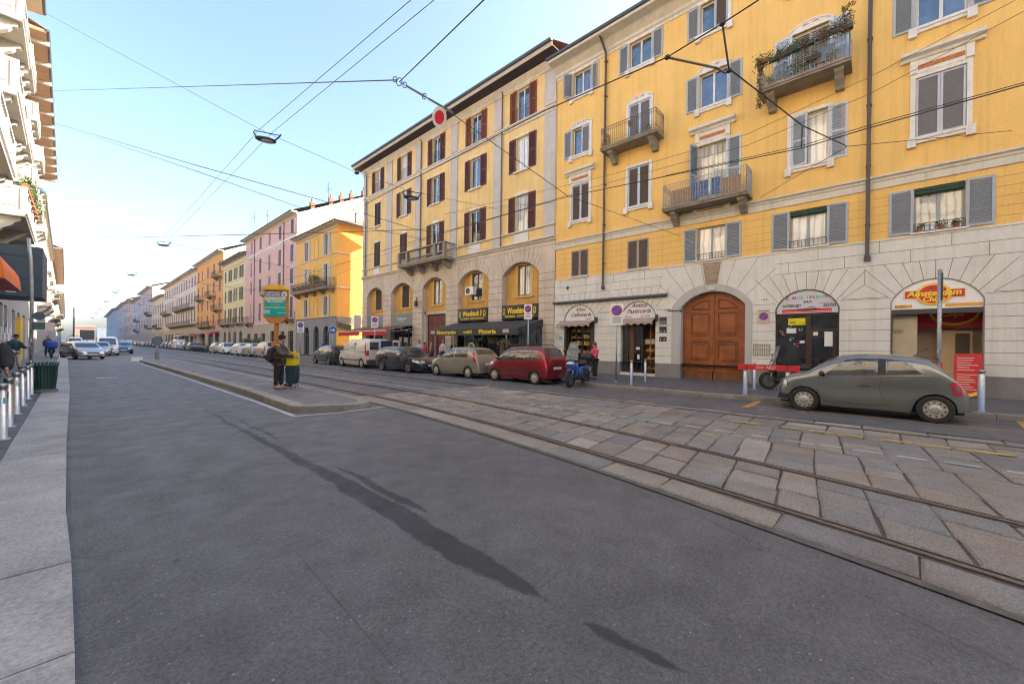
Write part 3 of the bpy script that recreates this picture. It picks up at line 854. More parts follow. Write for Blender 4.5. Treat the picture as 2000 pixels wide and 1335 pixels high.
def closed_shutter(win, a, b, c, d, m, m2, x=.02):
 mid = (a + b) / 2
 shutter(win, a + .01, mid - .004, c + .01, d - .01, m, x=x, m2=m2, pitch=.05, mid=False, fw=.06); shutter(win, mid + .004, b - .01, c + .01, d - .01, m, x=x, m2=m2, pitch=.05, mid=False, fw=.06)
def guard(win, a, b, z, h=.32, m=None, x=-.03):
 mb = MB(); mb.tube([(x, a, z + h), (x, b, z + h)], .014, 5); mb.tube([(x, a, z + .04), (x, b, z + .04)], .01, 5)
 k = 9
 for i in range(k + 1):
  u = a + (b - a) * i / k; mb.tube([(x, u, z), (x, u, z + h)], .008, 4)
 return mb.build("guard_rail", m or IRON, win)
for i, u in enumerate(cols):
 a, b = u - HW, u + HW
 # fourth floor
 w = window(bA, a, b, 16.05, 17.45, [G_BLUE, G_BLUE, G_BLUE, G_BLUE, G_BLUE, G_BLUE, G_BLUE][i])
 surround(w, a, b, 16.05, 17.45, "frame")
 if i == 0:
  shutter(w, b + .01, b + .59, 16.04, 17.46, SHUT, m2=SHUT_IN, ang=-.9 + 1.9, hinge=b) if False else shutter(w, b + .01, b + .57, 16.04, 17.46, SHUT, m2=SHUT_IN, ang=.75, hinge=b)
  lean_shutter(w, a, b, 16.05, 17.45, SHUT, SHUT_IN, sides="L", ang=.12)
 elif i == 2:
  lean_shutter(w, a, b, 16.05, 17.45, SHUT, SHUT_IN, sides="R"); shutter(w, a + .02, a + .55, 16.06, 17.44, SHUT, x=0.0, m2=SHUT_BR, ang=.15, hinge=a)
 else: lean_shutter(w, a, b, 16.05, 17.45, SHUT, SHUT_IN)
 # third floor
 z0 = 12.02 if i in (1, 3) else 12.62
 w = window(bA, a, b, z0, 14.2, [G_BLUE, G_DARK, G_BLUE, G_DARK, G_BLUE, G_BLUE, G_BLUE][i])
 surround(w, a, b, z0, 14.2, "door" if i in (1, 3) else "arch")
 if i == 0:
  lean_shutter(w, a, b, z0, 14.2, SHUT, SHUT_IN, sides="R"); shutter(w, a + .01, a + .56, z0 + .01, 14.19, SHUT_L, x=.0, m2=SHUT_LS)
 elif i == 1: closed_shutter(w, a, b, z0, 14.2, SHUT_P, SHUT_LS)
 elif i == 3:
  lean_shutter(w, a, b, z0, 14.2, SHUT_P, SHUT_P)
  mb = MB()
  for k in range(16): mb.box(.0, .012, a + .03, b - .03, 12.95 + k * .072, 12.985 + k * .072)
  mb.build("blind", flat("green_grey_blind", (.30, .29, .22), .7), w)
 else: lean_shutter(w, a, b, z0, 14.2, SHUT, SHUT_IN)
 # second floor
 z0 = 8.1 if i == 2 else 8.85
 w = window(bA, a, b, z0, 10.9, [G_DARK, G_DARK, G_CURT, G_CURT2, G_DARK, G_CURT, G_CURT][i])
 surround(w, a, b, z0, 10.9, "hood" if i % 2 == 0 else "frame")
 if i in (0, 1): closed_shutter(w, a, b, z0, 10.9, SHUT_L if i == 0 else SHUT_P, SHUT_BR)
 elif i == 2:
  shutter(w, b + .01, b + .55, z0, 10.9, SHUT, m2=SHUT_IN, ang=1.15, hinge=b)
  lean_shutter(w, a, b, z0, 10.9, SHUT_P, SHUT_IN, sides="L", ang=.05)
 elif i == 3:
  shutter(w, b - .56, b - .01, z0 + .01, 10.89, SHUT_L, x=-.02, m2=SHUT, ang=-.25, hinge=b); lean_shutter(w, a, b, z0, 10.9, SHUT_L, SHUT, sides="L", ang=.1)
 elif i == 4: closed_shutter(w, a, b, z0, 10.9, SHUT_L, SHUT_LS)
 else: lean_shutter(w, a, b, z0, 10.9, SHUT, SHUT_IN)
 # mezzanine
 w = window(bA, a, b, 5.6, 7.12, [G_DARK, G_DARK, G_CURT2, G_CURT2, G_CURT, G_CURT, G_CURT][i], fm=M_WFRAMEG)
 mb = MB(); mb.box(-.12, 0, a - .08, b + .08, 5.54, 5.60); mb.build("sill", TRIM, w)
 if i in (0, 1): closed_shutter(w, a, b, 5.6, 7.12, SHUT_BF, SHUT_BR)
 else:
  lean_shutter(w, a, b, 5.6, 7.12, SHUT, SHUT_IN, w=.62)
  guard(w, a, b, 5.6, .30)
  if i in (3, 4):
   mb = MB()
   for k in range(2): mb.box(.01, .05, a + .02, b - .02, 6.95 + k * .08, 7.01 + k * .08)
   mb.tube([(.03, a + .02, 6.93), (.03, b - .02, 6.93)], .04, 6); mb.build("rolled_blind", flat("green_blind", (.018, .06, .035), .7), w)
# balconies of the yellow house
def iron_balcony(par, u0, u1, proj, z, rm, cor, th=.15, h=1.0, zc=None, orn=True):
 s = slab(par, u0, u1, proj, z, BALC, th)
 railing(s, u0 + .05, u1 - .05, -proj + .06, z, h, rm, ornate=orn)
 for u in cor: corbel(s, u, z - th - .002, .26, proj * .75, .55, BALC)
 return s
iron_balcony(bA, 7.9, 10.95, .95, 12.02, IRON, (8.3, 10.5))
iron_balcony(bA, 4.05, 7.6, .95, 8.1, IRONP, (4.35, 7.2), h=1.05)
iron_balcony(bA, .85, 3.72, 1.0, 12.02, IRONP, (1.2, 3.35))
# things on the balconies
mb = MB()
for (u, wd, c) in ((6.75, .9, 0), (4.7, .75, 0)): mb.box(-.83, -.80, u - wd / 2, u + wd / 2, 8.16, 8.85)
t = mb.build("balcony_screen", mat("wicker_screen", (.33, .22, .12), .9, var=.25, scale=14), None); t.location = (XF, 0, 0)
tag(t, "brown wicker screens tied inside the long balcony above the wooden gate", "screen")
mb = MB()
for (u0, u1) in ((5.1, 5.5), (5.6, 6.0), (6.05, 6.3)):
 P = [[(-.80 + .03 * math.sin(k * 2.1), u0 + (u1 - u0) * k / 6, z) for k in range(7)] for z in (8.98, 8.6, 8.25)]
 mb.grid(P)
t = mb.build("laundry", mat("blue_cloth", (.12, .19, .36), .9, var=.4, scale=5), None); t.location = (XF, 0, 0)
tag(t, "blue and white cloths hung behind the railing of the long balcony above the gate", "laundry")
rg = random.Random(11)
PB = [(3.55, .86, -1.1, 'b'), (3.30, .02, -.82, 'p'), (3.62, .6, -1.05, 't'), (3.15, .78, -1.1, 'b'), (2.9, .02, -.84, 'p'), (2.80, .80, -1.1, 'd'), (2.62, .04, -.8, 'u'), (2.45, .84, -1.1, 'b'), (2.3, .03, -.84, 'p'),
 (2.08, .86, -1.1, 'd'), (1.95, .3, -1.0, 'd'), (1.75, .05, -.84, 'f'), (1.68, .9, -1.1, 'd'), (1.4, .05, -.84, 'f'), (1.3, .92, -1.1, 'd'), (.98, .9, -1.05, 'd'), (3.0, .02, -.6, 'u')]
for i, (u, dz, dx, kd) in enumerate(PB):
 lm = {'b': M_LEAF, 'p': M_LEAFL, 't': M_LEAFD, 'u': M_LEAF, 'd': M_LEAFD, 'f': M_LEAFL}[kd]
 nm = {'b': "green leafy plant hooked on the rail", 'p': "lime green potted plant on the floor", 't': "dry plant trailing below", 'u': "upright dark green plant", 'd': "brown dried plant on the rail", 'f': "potted pink flowers"}[kd]
 plant("balcony_plant", (XF + dx, u, 12.04 + dz), "%s, %s from the left on the overgrown balcony" % (nm, ORD[i]), "plants on the overgrown balcony", box=.34 if kd in 'bd' else None, pot=(.1, .13), r=.27 if kd != 'u' else .36, n=190, leafm=lm,
  s=.036, trail={'t': 1.7, 'd': .45, 'b': .25}.get(kd, 0), seed=20 + i, flower=kd == 'f', up=.08 if kd != 'u' else .3, potm=M_TERRA if kd in 'pf' or i == 0 else M_DGREY)
mb = MB()
for k in range(22): leaves(mb, (XF - .95 + .1 * math.sin(k), .98 + .12 * math.sin(k * 1.7), 12.95 + k * .045), .12, 14, .045, rg)
tag(mb.build("climbing_plant", M_LEAFD), "dry climber rising beside the pale shutter on the overgrown balcony", "plant")
t = MB(); t.box(-.92, -.89, 1.3, 2.0, 12.2, 12.75); t.box(-.92, -.89, 2.75, 3.2, 12.15, 12.7)
t = t.build("plastic_sheet", flat("blue_grey_sheet", (.16, .24, .36), .6), None); t.location = (XF, 0, 0)
tag(t, "blue plastic sheets tied behind the railing of the overgrown balcony", "sheet")
for i, du in enumerate((-1.05, -1.55, -1.9)):
 plant("sill_plant", (XF - .06, du + .1, 5.6), ["left", "middle", "right"][i] + " one of three small green potted plants on the sill above the red and white shop", "plants on the mezzanine sill above the red and white shop", pot=(.07, .11), r=.13, n=60, leafm=M_LEAF, s=.04, seed=50 + i, up=.05)
for i, (du, zz) in enumerate(((9.3, 12.62), (10.7, 12.08), (8.3, 12.06))):
 plant("balcony_plant", (XF - .85, du, zz), ["small pot of dark flowers hooked on the narrow balcony rail", "low green plant at the left end of the narrow balcony", "small green plant at the right end of the narrow balcony"][i], None, pot=(.08, .12), r=.15, n=60, leafm=[M_LEAFD, M_LEAF, M_LEAF][i], s=.04, seed=60 + i, up=.04)
# ------------------------------------------------------------------ wooden gate
def gate():
 wood = mat("varnished_wood", (.30, .085, .018), .5, var=.3, scale=2.4, fine=.2, bump=.15, bscale=40, streak=.4, stain_col=(.14, .045, .012))
 wood2 = mat("varnished_wood_dark", (.16, .05, .012), .5, var=.3, scale=4, fine=.2)
 woodl = mat("worn_wood_bottom", (.20, .085, .03), .8, var=.35, scale=4, fine=.3, streak=.4, stain_col=(.1, .06, .03))
 root = empty("wooden_gate", (XF, 0, 0))
 a, b = 4.25, 6.97; mid = 5.61; x = .27
 for s in (0, 1):
  mb = MB()
  u0, u1 = (a, mid - .008) if s == 0 else (mid + .008, b)
  pts = [(u, z) for u, z in arc(a, b, 3.48, .67, 24) if u0 - .01 <= u <= u1 + .01]
  pts = [(min(max(u, u0), u1), z) for u, z in pts]
  zt = lambda u: 3.48 + .67 - (1 - math.sqrt(max(0, 1 - ((u - mid) / 1.716) ** 2))) * 1.716
  poly = [(u0, .50)] + [(u0, min(zt(u0), 4.2))] + [p for p in sorted(pts) if u0 + .02 < p[0] < u1 - .02] + [(u1, min(zt(u1), 4.2)), (u1, .50)]
  mb.prism([(x, u, z) for u, z in poly], (.08, 0, 0))
  leaf = mb.build("gate_leaf", wood, root)
  w = u1 - u0; pa, pb = u0 + .22, u1 - .20
  if s == 0: pa, pb = u0 + .36, u1 - .16
  else: pa, pb = u0 + .16, u1 - .36
  def panel(z0, z1, name="panel", tri=False):
   m = MB()
   if tri:
    if s == 0: P = [(pa, z0), (pb, z0), (pb, z1), ((pa + pb) / 2, z1 - .06), (pa + .06, z0 + .14)]
    else: P = [(pa, z0), (pb, z0), (pb - .06, z0 + .14), ((pa + pb) / 2, z1 - .06), (pa, z1)]
   else: P = [(pa, z0), (pb, z0), (pb, z1), (pa, z1)]
   cx = sum(p[0] for p in P) / len(P); cz = sum(p[1] for p in P) / len(P)
   def sc_(k): return [(cx + (p[0] - cx) * k, cz + (p[1] - cz) * k) for p in P]
   rings = [(1.0, 0.0), (1.0, -.035), (.93, -.045), (.88, -.02), (.86, .006), (.80, -.004), (.74, -.018)]
   n = len(P); vs = []
   for k, dx in rings: vs += [(x + dx - .002, u, z) for u, z in sc_(k)]
   fs = [(r * n + i, r * n + (i + 1) % n, (r + 1) * n + (i + 1) % n, (r + 1) * n + i) for r in range(len(rings) - 1) for i in range(n)]
   for k2, f in enumerate(fs):
    m.mi = 1 if (k2 // n) in (3, 4) else 0; m.add([vs[q] for q in f], [(0, 1, 2, 3)])
   m.mi = 0; m.add([vs[(len(rings) - 1) * n + i] for i in range(n)], [tuple(range(n))])
   m.build(name, [wood, wood2], leaf)
  panel(3.36, 3.80 if True else 0, tri=True); panel(2.15, 3.22); panel(.98 if s == 0 else 1.02, 1.78)
  m = MB()
  P = arc(pa, pb, 1.86, .10, 6); m.prism([(x - .04, pa, 1.82)] + [(x - .04, u, z) for u, z in P] + [(x - .04, pb, 1.82)], (.045, 0, 0)); m.build("moulding", wood2, leaf)
  m = MB(); m.box(x - .03, x + .04, u0 + .01, u1 - .01, .06, .49);
  for k in range(3): m.box(x - .036, x - .03, u0 + .01, u1 - .01, .12 + k * .13, .13 + k * .13)
  m.build("kick_board", woodl, leaf)
  m = MB(); m.box(x - .03, x, u0, u1, .88, .94); m.box(x - .035, x, u0, u1, 3.24, 3.30); m.build("rail", wood, leaf)
 m = MB(); m.lathe([(.03, 0), (.045, -.03), (.03, -.06), (.012, -.07)], (x, 5.30, 1.05), 10, 'X'); m.build("door_knob", mat("brass", (.6, .4, .12), .35, metal=.9), root)
 m = MB(); m.box(x - .045, x, mid - .03, mid + .03, .5, 4.1); m.build("cover_strip", wood, root)
 return tag(root, "varnished brown wooden arched double gate with carved panels in the yellow house", "gate")
gate()
# plaster band round the gate, keystone
mb = MB()
o_ = arc(4.0, 7.40, 3.50, .99, 24); i_ = arc(4.26, 6.96, 3.48, .67, 24)
pl = lambda p: (-.06, *p)
for k in range(24): mb.prism([pl(o_[k]), pl(o_[k + 1]), pl(i_[k + 1]), pl(i_[k])], (.30, 0, 0))
mb.box(-.06, .24, 4.0, 4.26, .8, 3.5); mb.box(-.06, .24, 6.96, 7.40, .8, 3.5)
mb.build("gate_surround", mat("smooth_grey_plaster", (.47, .46, .43), .85, var=.07, scale=1.5, streak=.2), bA)
mb = MB(); mb.box(-.075, .24, 3.99, 4.26, 0, .8); mb.box(-.075, .24, 6.96, 7.41, 0, .8); mb.build("gate_plinth", CEMB, bA)
mb = MB(); mb.prism([(-.11, 5.40, 4.50), (-.11, 5.86, 4.50), (-.11, 6.0, 5.46), (-.11, 5.26, 5.46)], (.1, 0, 0)); mb.box(-.125, -.11, 5.42, 5.84, 4.62, 5.35)
mb.build("keystone", mat("carved_keystone", (.36, .27, .20), .95, var=.35, scale=14, bump=1, bscale=25), bA)
t = MB(); t.box(-.13, -.02, 5.45, 5.75, 4.20, 4.33); t.tube([(-.05, 5.6, 4.3), (-.05, 5.6, 4.5)], .02, 6)
t = t.build("gate_lamp", flat("lamp_housing", (.55, .58, .6), .4)); t.location = (XF, 0, 0); tag(t, "small pale lamp box above the wooden gate", "lamp")
# ------------------------------------------------------------------ arched shop signs
def arch_panel(a, b, z0, zs, rise, x, th, m, name, parent=None, inset=.03):
 pts = arc(a + inset, b - inset, zs, rise - inset, 20); mb = MB()
 mb.prism([(x, a + inset, z0)] + [(x, u, z) for u, z in pts] + [(x, b - inset, z0)], (th, 0, 0))
 return mb.build(name, m, parent)
def arch_rim(a, b, z0, zs, rise, x, th, w, m, name, parent):
 po = arc(a, b, zs, rise, 20); pi = arc(a + w, b - w, zs, rise - w, 20); mb = MB()
 for k in range(20): mb.prism([(x, *po[k]), (x, *po[k + 1]), (x, *pi[k + 1]), (x, *pi[k])], (th, 0, 0))
 mb.box(x, x + th, a, a + w, z0, zs); mb.box(x, x + th, b - w, b, z0, zs)
 return mb.build(name, m, parent)
SIGNW = flat("sign_white", (.70, .71, .70), .5, var=.03)
SIGNG = flat("sign_pale_grey", (.56, .57, .60), .5, var=.03)
INK = flat("lettering_maroon", (.16, .01, .03), .6); INKB = flat("lettering_black", (.015, .015, .02), .6)
def sign_text(par, body, u, z, size, m, x=-.075, shear=0.0, width=None, bold=0.0, name="lettering", **k):
 return text_mesh(body, size, m, name, par, org=(x, u, z), udir=(0, -1, 0), vdir=(0, 0, 1), shear=shear, width=width, bold=bold, **k)
def shop_root(name, label, cat="shop"):
 return tag(empty(name, (XF, 0, 0)), label, cat)
def interior(par, a, b, z0, z1, depth, wallm, floorm, backm=None, x=.36):
 mb = MB(); mb.quad((x + depth, a - 1, z0), (x + depth, b + .6, z0), (x + depth, b + .6, z1 + .2), (x + depth, a - 1, z1 + .2)); mb.build("back_wall", backm or wallm, par)
 mb = MB(); mb.quad((x, a, z0), (x + depth, a - 1, z0), (x + depth, a - 1, z1 + .2), (x, a, z1)); mb.quad((x, b, z0), (x + depth, b + .6, z0), (x + depth, b + .6, z1 + .2), (x, b, z1))
 mb.quad((x, a, z1), (x + depth, a - 1, z1 + .2), (x + depth, b + .6, z1 + .2), (x, b, z1)); mb.build("side_wall", wallm, par)
 mb = MB(); mb.quad((x - .3, a, z0), (x + depth, a - 1, z0), (x + depth, b + .6, z0), (x - .3, b, z0)); mb.build("floor", floorm, par)
AWN = mat("awning_beige_pink", (.40, .31, .26), .85, var=.1, scale=3, streak=.3, stain_col=(.25, .18, .15))
SHOPF = flat("shopfront_dark", (.03, .028, .027), .4)
WARM = mat("shop_display_amber", (.45, .24, .05), .6, var=.4, scale=5)
# 1: coffee and wine shop window
s1 = shop_root("coffee_shop_window", "narrow shop window under the arched white sign reading Vini Caffetteria", "shop window")
a, b = 11.66, 13.70
sg = arch_panel(a, b, 3.04, 3.24, .72, .0, .05, SIGNW, "sign_board", s1)
sign_text(sg, "Vini", 12.66, 3.68, .30, INK, x=-.004, shear=.45, width=.62, bold=.004)
sign_text(sg, "Caffetteria", 12.62, 3.38, .30, INK, x=-.004, shear=.45, width=1.35, bold=.004)
sign_text(sg, "Ranieri", 12.1, 3.15, .12, INKB, x=-.004, shear=.4, width=.42)
arch_rim(a, b, 3.0, 3.24, .72, -.035, .09, .035, SHOPF, "sign_rim", s1)
def scallop(par, a, b, ztop, zbot, proj, m, x=-.06):
 mb = MB(); n = 5; N = 30
 P = [[(x - proj * t, a + (b - a) * i / N, ztop - (ztop - zbot) * .55 * t) for i in range(N + 1)] for t in (0, 1)]
 mb.grid(P)
 low = [(x - proj, a + (b - a) * i / N, zbot - .045 * math.cos(2 * PI * n * i / N) - .02) for i in range(N + 1)]
 mb.grid([P[1], low])
 mb.box(x - .02, x + .05, a, b, ztop - .02, ztop + .05)
 return mb.build("awning", m, par)
scallop(s1, 11.75, 14.0, 3.00, 2.74, .38, AWN)
fr = MB(); frame_bars(fr, 11.95, 13.55, .30, 2.98, .18, .24, .05, 0); fr.box(.17, .25, 12.55, 12.58, .35, 2.9); fr.box(.17, .25, 13.0, 13.03, .35, 2.9)
fr.box(-.03, .36, 13.55, 13.70, .13, 2.98); fr.box(-.03, .36, a, 11.95, .13, 2.98)
fr.build("shop_frame", SHOPF, s1)
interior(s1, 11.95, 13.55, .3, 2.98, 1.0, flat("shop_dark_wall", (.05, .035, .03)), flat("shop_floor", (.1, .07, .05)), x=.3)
mb = MB(); rg = random.Random(5)
for z in (.75, 1.2, 1.65, 2.05, 2.4):
 mb.mi = 0; mb.box(.35, .75, 12.0, 13.5, z, z + .02)
 u = 12.05
 while u < 13.4:
  w = rg.uniform(.07, .2); h = rg.uniform(.12, .3); mb.mi = rg.choice([1, 1, 2, 3, 4]); mb.box(.42, .6, u, u + w, z + .021, z + h); u += w + rg.uniform(.03, .12)
mb.mi = 0
for u in (12.12, 12.3, 13.42): mb.box(.33, .35, u, u + .015, .35, 2.9)
mb.build("display_shelves", [WARM, flat("box_yellow", (.6, .38, .05)), flat("box_cream", (.5, .42, .32)), flat("box_pink", (.45, .18, .14)), flat("box_brown", (.12, .05, .02))], s1)
# 2: pastry shop
s2 = shop_root("pastry_shop_front", "pastry shop front under the arched white sign reading Antica Pasticceria", "shop front")
a, b = 8.20, 10.08
sg = arch_panel(a, b, 3.04, 3.22, .72, .0, .05, SIGNW, "sign_board", s2)
sign_text(sg, "Antica", 9.1, 3.72, .30, INK, x=-.004, shear=.45, width=.85, bold=.004)
sign_text(sg, "Pasticceria", 9.12, 3.42, .32, INK, x=-.004, shear=.45, width=1.28, bold=.004)
sign_text(sg, "Ranieri", 9.68, 3.16, .12, INKB, x=-.004, shear=.4, width=.42); sign_text(sg, "dal 1936", 8.78, 3.16, .12, INKB, x=-.004, shear=.4, width=.5)
arch_rim(a, b, 3.0, 3.22, .72, -.035, .09, .035, SHOPF, "sign_rim", s2)
scallop(s2, 8.22, 10.1, 3.02, 2.76, .30, AWN)
fr = MB(); frame_bars(fr, 8.22, 10.02, .25, 2.98, .20, .26, .05, 0); fr.box(.16, .28, 8.95, 9.02, .25, 2.95); fr.box(.15, .29, 9.72, 10.02, .25, 2.95)
fr.build("shop_frame", SHOPF, s2)
mb = MB(); mb.box(.21, .25, 9.45, 9.72, .25, 2.9); mb.build("brown_door_edge", mat("dark_wood", (.10, .045, .02), .6), s2)
mb = MB(); mb.quad((.23, 9.02, .3), (.23, 9.02, 2.9), (.23, 9.45, 2.9), (.23, 9.45, .3)); mb.build("door_glass", G_DARK, s2)
mb = MB(); mb.box(.19, .20, 9.1, 9.32, 1.45, 1.58); mb.box(.19, .20, 9.12, 9.24, .95, 1.2); mb.build("door_notices", SIGNW, s2)
mb = MB(); mb.box(-.05, .3, 8.2, 10.08, .13, .26); mb.build("threshold", CORN, s2)
interior(s2, 8.25, 9.0, .3, 2.95, 1.1, flat("pastry_wall", (.38, .20, .07)), flat("shop_floor", (.1, .07, .05)), x=.28)
mb = MB(); rg = random.Random(8)
for z in (.45, .95, 1.35):
 mb.mi = 0; mb.box(.40, .85, 8.28, 8.92, z, z + .02)
 u = 8.3
 while u < 8.82:
  w = rg.uniform(.06, .14); mb.mi = rg.choice([1, 2, 3]); mb.box(.5, .65, u, u + w, z + .021, z + rg.uniform(.06, .2)); u += w + .03
mb.mi = 2; mb.box(.38, .40, 8.25, 8.9, 1.75, 2.0)
mb.mi = 0; mb.box(.34, .36, 8.6, 8.63, .3, 2.9)
mb.build("display_shelves", [WARM, MATS["box_yellow"], MATS["box_cream"], MATS["box_pink"]], s2)
# long metal awning box
t = MB(); t.prof([(-.03, 4.08), (-.20, 4.08), (-.24, 4.12), (-.24, 4.18), (-.20, 4.21), (-.03, 4.23)], 7.62, 14.45)
t = t.build("awning_cassette", flat("cassette_grey", (.10, .11, .115), .5)); t.location = (XF, 0, 0)
tag(t, "long dark grey awning cassette fixed above the two arched pastry and coffee signs", "awning box")
for k, u in enumerate((11.52, 8.12, 10.22)):
 t = MB(); t.box(-.16, -.03, -.05, .05, .28, .36); t.tube([(-.14, 0, .3), (-.24, 0, .18), (-.18, 0, -.02)], .03, 6); t.box(-.14, -.02, -.06, .06, .05, .28)
 t = t.build("awning_bracket", M_DGREY); t.location = (XF, u, 2.85)
 tag(t, ["dark wall bracket at the right side of the Vini Caffetteria awning", "dark wall bracket at the right side of the Antica Pasticceria awning", "dark wall bracket at the left side of the Antica Pasticceria awning"][k], "bracket")
# building directory plates
t = MB()
for z0, z1, c in ((2.86, 3.06, 0), (2.70, 2.84, 1), (2.62, 2.68, 2), (2.30, 2.60, 0), (2.22, 2.28, 2), (2.14, 2.19, 2), (1.88, 2.10, 0)):
 t.mi = c; t.box(-.05, -.031, 7.64, 8.0, z0, z1)
for z in (2.36, 1.95):
 for u in (7.72, 7.9): t.mi = 2; t.box(-.056, -.05, u, u + .05, z, z + .05)
t = t.build("name_plates", [flat("plate_dark", (.035, .033, .033), .4), flat("plate_grey", (.15, .15, .15), .4), SIGNW]); t.location = (XF, 0, 0)
tag(t, "column of dark name plates on the pale pier left of the wooden gate", "name plates")
t = MB(); t.tube([(-.03, 7.62, 3.52), (-.22, 7.6, 3.50)], .02, 6); t.lathe([(.03, -.1), (.045, -.08), (.045, .1), (.03, .12)], (-.26, 7.58, 3.47), 8, 'Y')
t = t.build("security_camera", M_WHITE); t.location = (XF, 0, 0); tag(t, "small white security camera on the pier left of the gate arch", "camera")
t = MB(); t.tube([(-.04, 7.60, 3.37), (-.10, 7.3, 3.36), (-.12, 7.0, 3.35)], .018, 6); t.lathe([(.02, -.03), (.07, 0), (.07, .06), (.03, .08)], (-.13, 6.95, 3.3), 8)
t = t.build("wall_spotlight", M_DGREY); t.location = (XF, 0, 0); tag(t, "round dark spotlight on a rod beside the wooden gate", "lamp")
# 3: internet shop
s3 = shop_root("internet_shop_front", "dark framed shop front under the arched sign with multicoloured letters", "shop front")
a, b = 1.13, 3.17
sg = arch_panel(a, b, 3.0, 3.19, .75, .0, .05, SIGNG, "sign_board", s3)
cl = [("Z", (.03, .03, .04)), ("E", (.65, .6, .2)), ("M", (.6, .05, .2)), ("U", (.1, .45, .45)), ("L", (.15, .4, .6)), ("T", (.7, .7, .4)), ("I", (.3, .3, .5)), ("S", (.05, .07, .1)), ("E", (.55, .04, .15)), ("R", (.05, .45, .35)), ("V", (.05, .5, .45)), ("I", (.3, .4, .6)), ("C", (.15, .1, .35)), ("E", (.75, .7, .15))]
xs = [2.78, 2.66, 2.55, 2.40, 2.29, 2.19, 2.11, 2.02, 1.92, 1.81, 1.70, 1.61, 1.53, 1.42]
for (ch, c), u in zip(cl, xs): sign_text(sg, ch, u, 3.62, .17, flat("letter_%s_%d" % (ch.lower(), int(u * 100)), c, .6), x=-.004, bold=.003, name="letter")
sign_text(sg, "FAX", 2.10, 3.44, .12, INKB, x=-.004, width=.28, bold=.004)
sign_text(sg, "INTERNET", 2.62, 3.30, .15, INKB, x=-.004, width=.62, bold=.004)
sign_text(sg, "FOTO", 1.42, 3.27, .14, INKB, x=-.004, width=.38, bold=.006)
sign_text(sg, "STAMPA E COPIE", 1.42, 3.375, .05, INKB, x=-.004, width=.62)
sign_text(sg, "MONEY", 1.98, 3.235, .08, INKB, x=-.004, width=.22)
mb = MB(); mb.box(-.006, 0, 1.36, 2.95, 3.03, 3.17); mb.build("red_band", M_RED, sg)
mb = MB(); mb.box(-.010, -.006, 1.38, 2.93, 3.06, 3.075); mb.build("band_line", SIGNW, sg)
sign_text(sg, "RICARICHE *", 2.08, 3.15, .11, INKB, x=-.014, width=.7, bold=.003)
arch_rim(a, b, 2.9, 3.19, .75, -.04, .09, .035, flat("shopfront_brown_black", (.035, .018, .016), .4), "sign_rim", s3)
fr = MB(); frame_bars(fr, a, b, .15, 2.98, .10, .16, .07, 0); fr.box(.09, .17, 2.02, 2.16, .2, 2.95); fr.box(.095, .165, 1.2, 2.05, 2.30, 2.38); fr.box(.09, .17, 1.95, 2.02, .2, 2.3); fr.box(.09, .17, 1.22, 1.30, .2, 2.3)
fr.build("shop_frame", MATS["shopfront_brown_black"], s3)
mb = MB(); mb.quad((.14, 2.16, .2), (.14, 2.16, 2.92), (.14, 3.12, 2.92), (.14, 3.12, .2)); mb.quad((.14, 1.2, 2.38), (.14, 1.2, 2.92), (.14, 2.02, 2.92), (.14, 2.02, 2.38)); mb.quad((.14, 1.3, .2), (.14, 1.3, 2.3), (.14, 1.95, 2.3), (.14, 1.95, .2))
mb.build("shop_glass", G_DARK, s3)
mb = MB(); mb.box(.125, .135, 2.18, 2.75, 2.55, 2.82); pn = mb.build("yellow_notice", flat("notice_yellow", (.75, .68, .0), .6), s3)
sign_text(pn, "HERE", 2.6, 2.64, .14, INKB, x=.12, width=.2); sign_text(pn, "WU P", 2.27, 2.63, .08, INKB, x=.12, width=.13)
mb = MB(); mb.box(.125, .135, 2.48, 2.80, 2.22, 2.42); mb.box(.125, .135, 2.2, 2.36, 1.82, 1.92); mb.box(.12, .13, 1.33, 1.58, 1.7, 2.55 - .28); mb.box(.12, .13, 1.78, 1.93, 2.12, 2.26); mb.build("paper_notices", SIGNW, s3)
mb = MB(); rg = random.Random(2)
for i, c in enumerate([(2.95, 2.25, 1), (2.9, 2.18, 2), (2.6, 1.95, 3), (2.3, 2.3, 4), (2.62, 2.5, 2), (2.68, 2.49, 5), (2.45, 1.75, 1)]):
 for k in range(6): mb.mi = rg.randint(0, 4); u = c[0] + rg.uniform(-.07, .07); z = c[1] + rg.uniform(-.09, .09); mb.box(.128, .134, u, u + .045, z, z + .035)
mb.build("window_stickers", [flat("st_red", (.5, .05, .05)), flat("st_orange", (.6, .25, .05)), flat("st_white", (.6, .6, .6)), flat("st_green", (.05, .4, .2)), flat("st_blue", (.05, .2, .5))], s3)
# 4: chips shop
s4 = shop_root("chips_shop_front", "open chips shop front under the white arched sign with a round red and yellow logo", "shop front")
a, b = -2.43, -.26
sg = arch_panel(a, b, 3.0, 3.27, .75, .0, .05, flat("sign_bright_white", (.80, .80, .80), .4, var=.02), "sign_board", s4)
LR = flat("logo_red", (.62, .03, .04), .5, var=.03); LY = flat("logo_yellow", (.85, .62, .03), .5, var=.03); LO = flat("logo_orange", (.80, .28, .03), .5, var=.03)
uc, zc = -1.30, 3.48
mb = MB(); mb.box(-.012, 0, uc - .74, uc + .72, zc - .15, zc + .17); mb.build("logo_cream_edge", flat("logo_cream", (.8, .7, .5)), sg)
mb = MB(); mb.box(-.022, -.012, uc - .70, uc + .68, zc - .11, zc + .13); mb.build("logo_band", LR, sg)
def disc(par, u, z, r, x, m, name, ry=1.0):
 mb = MB(); mb.prism([(x, u + r * math.cos(t * PI / 16), z + r * ry * math.sin(t * PI / 16)) for t in range(32)], (.008, 0, 0)); return mb.build(name, m, par)
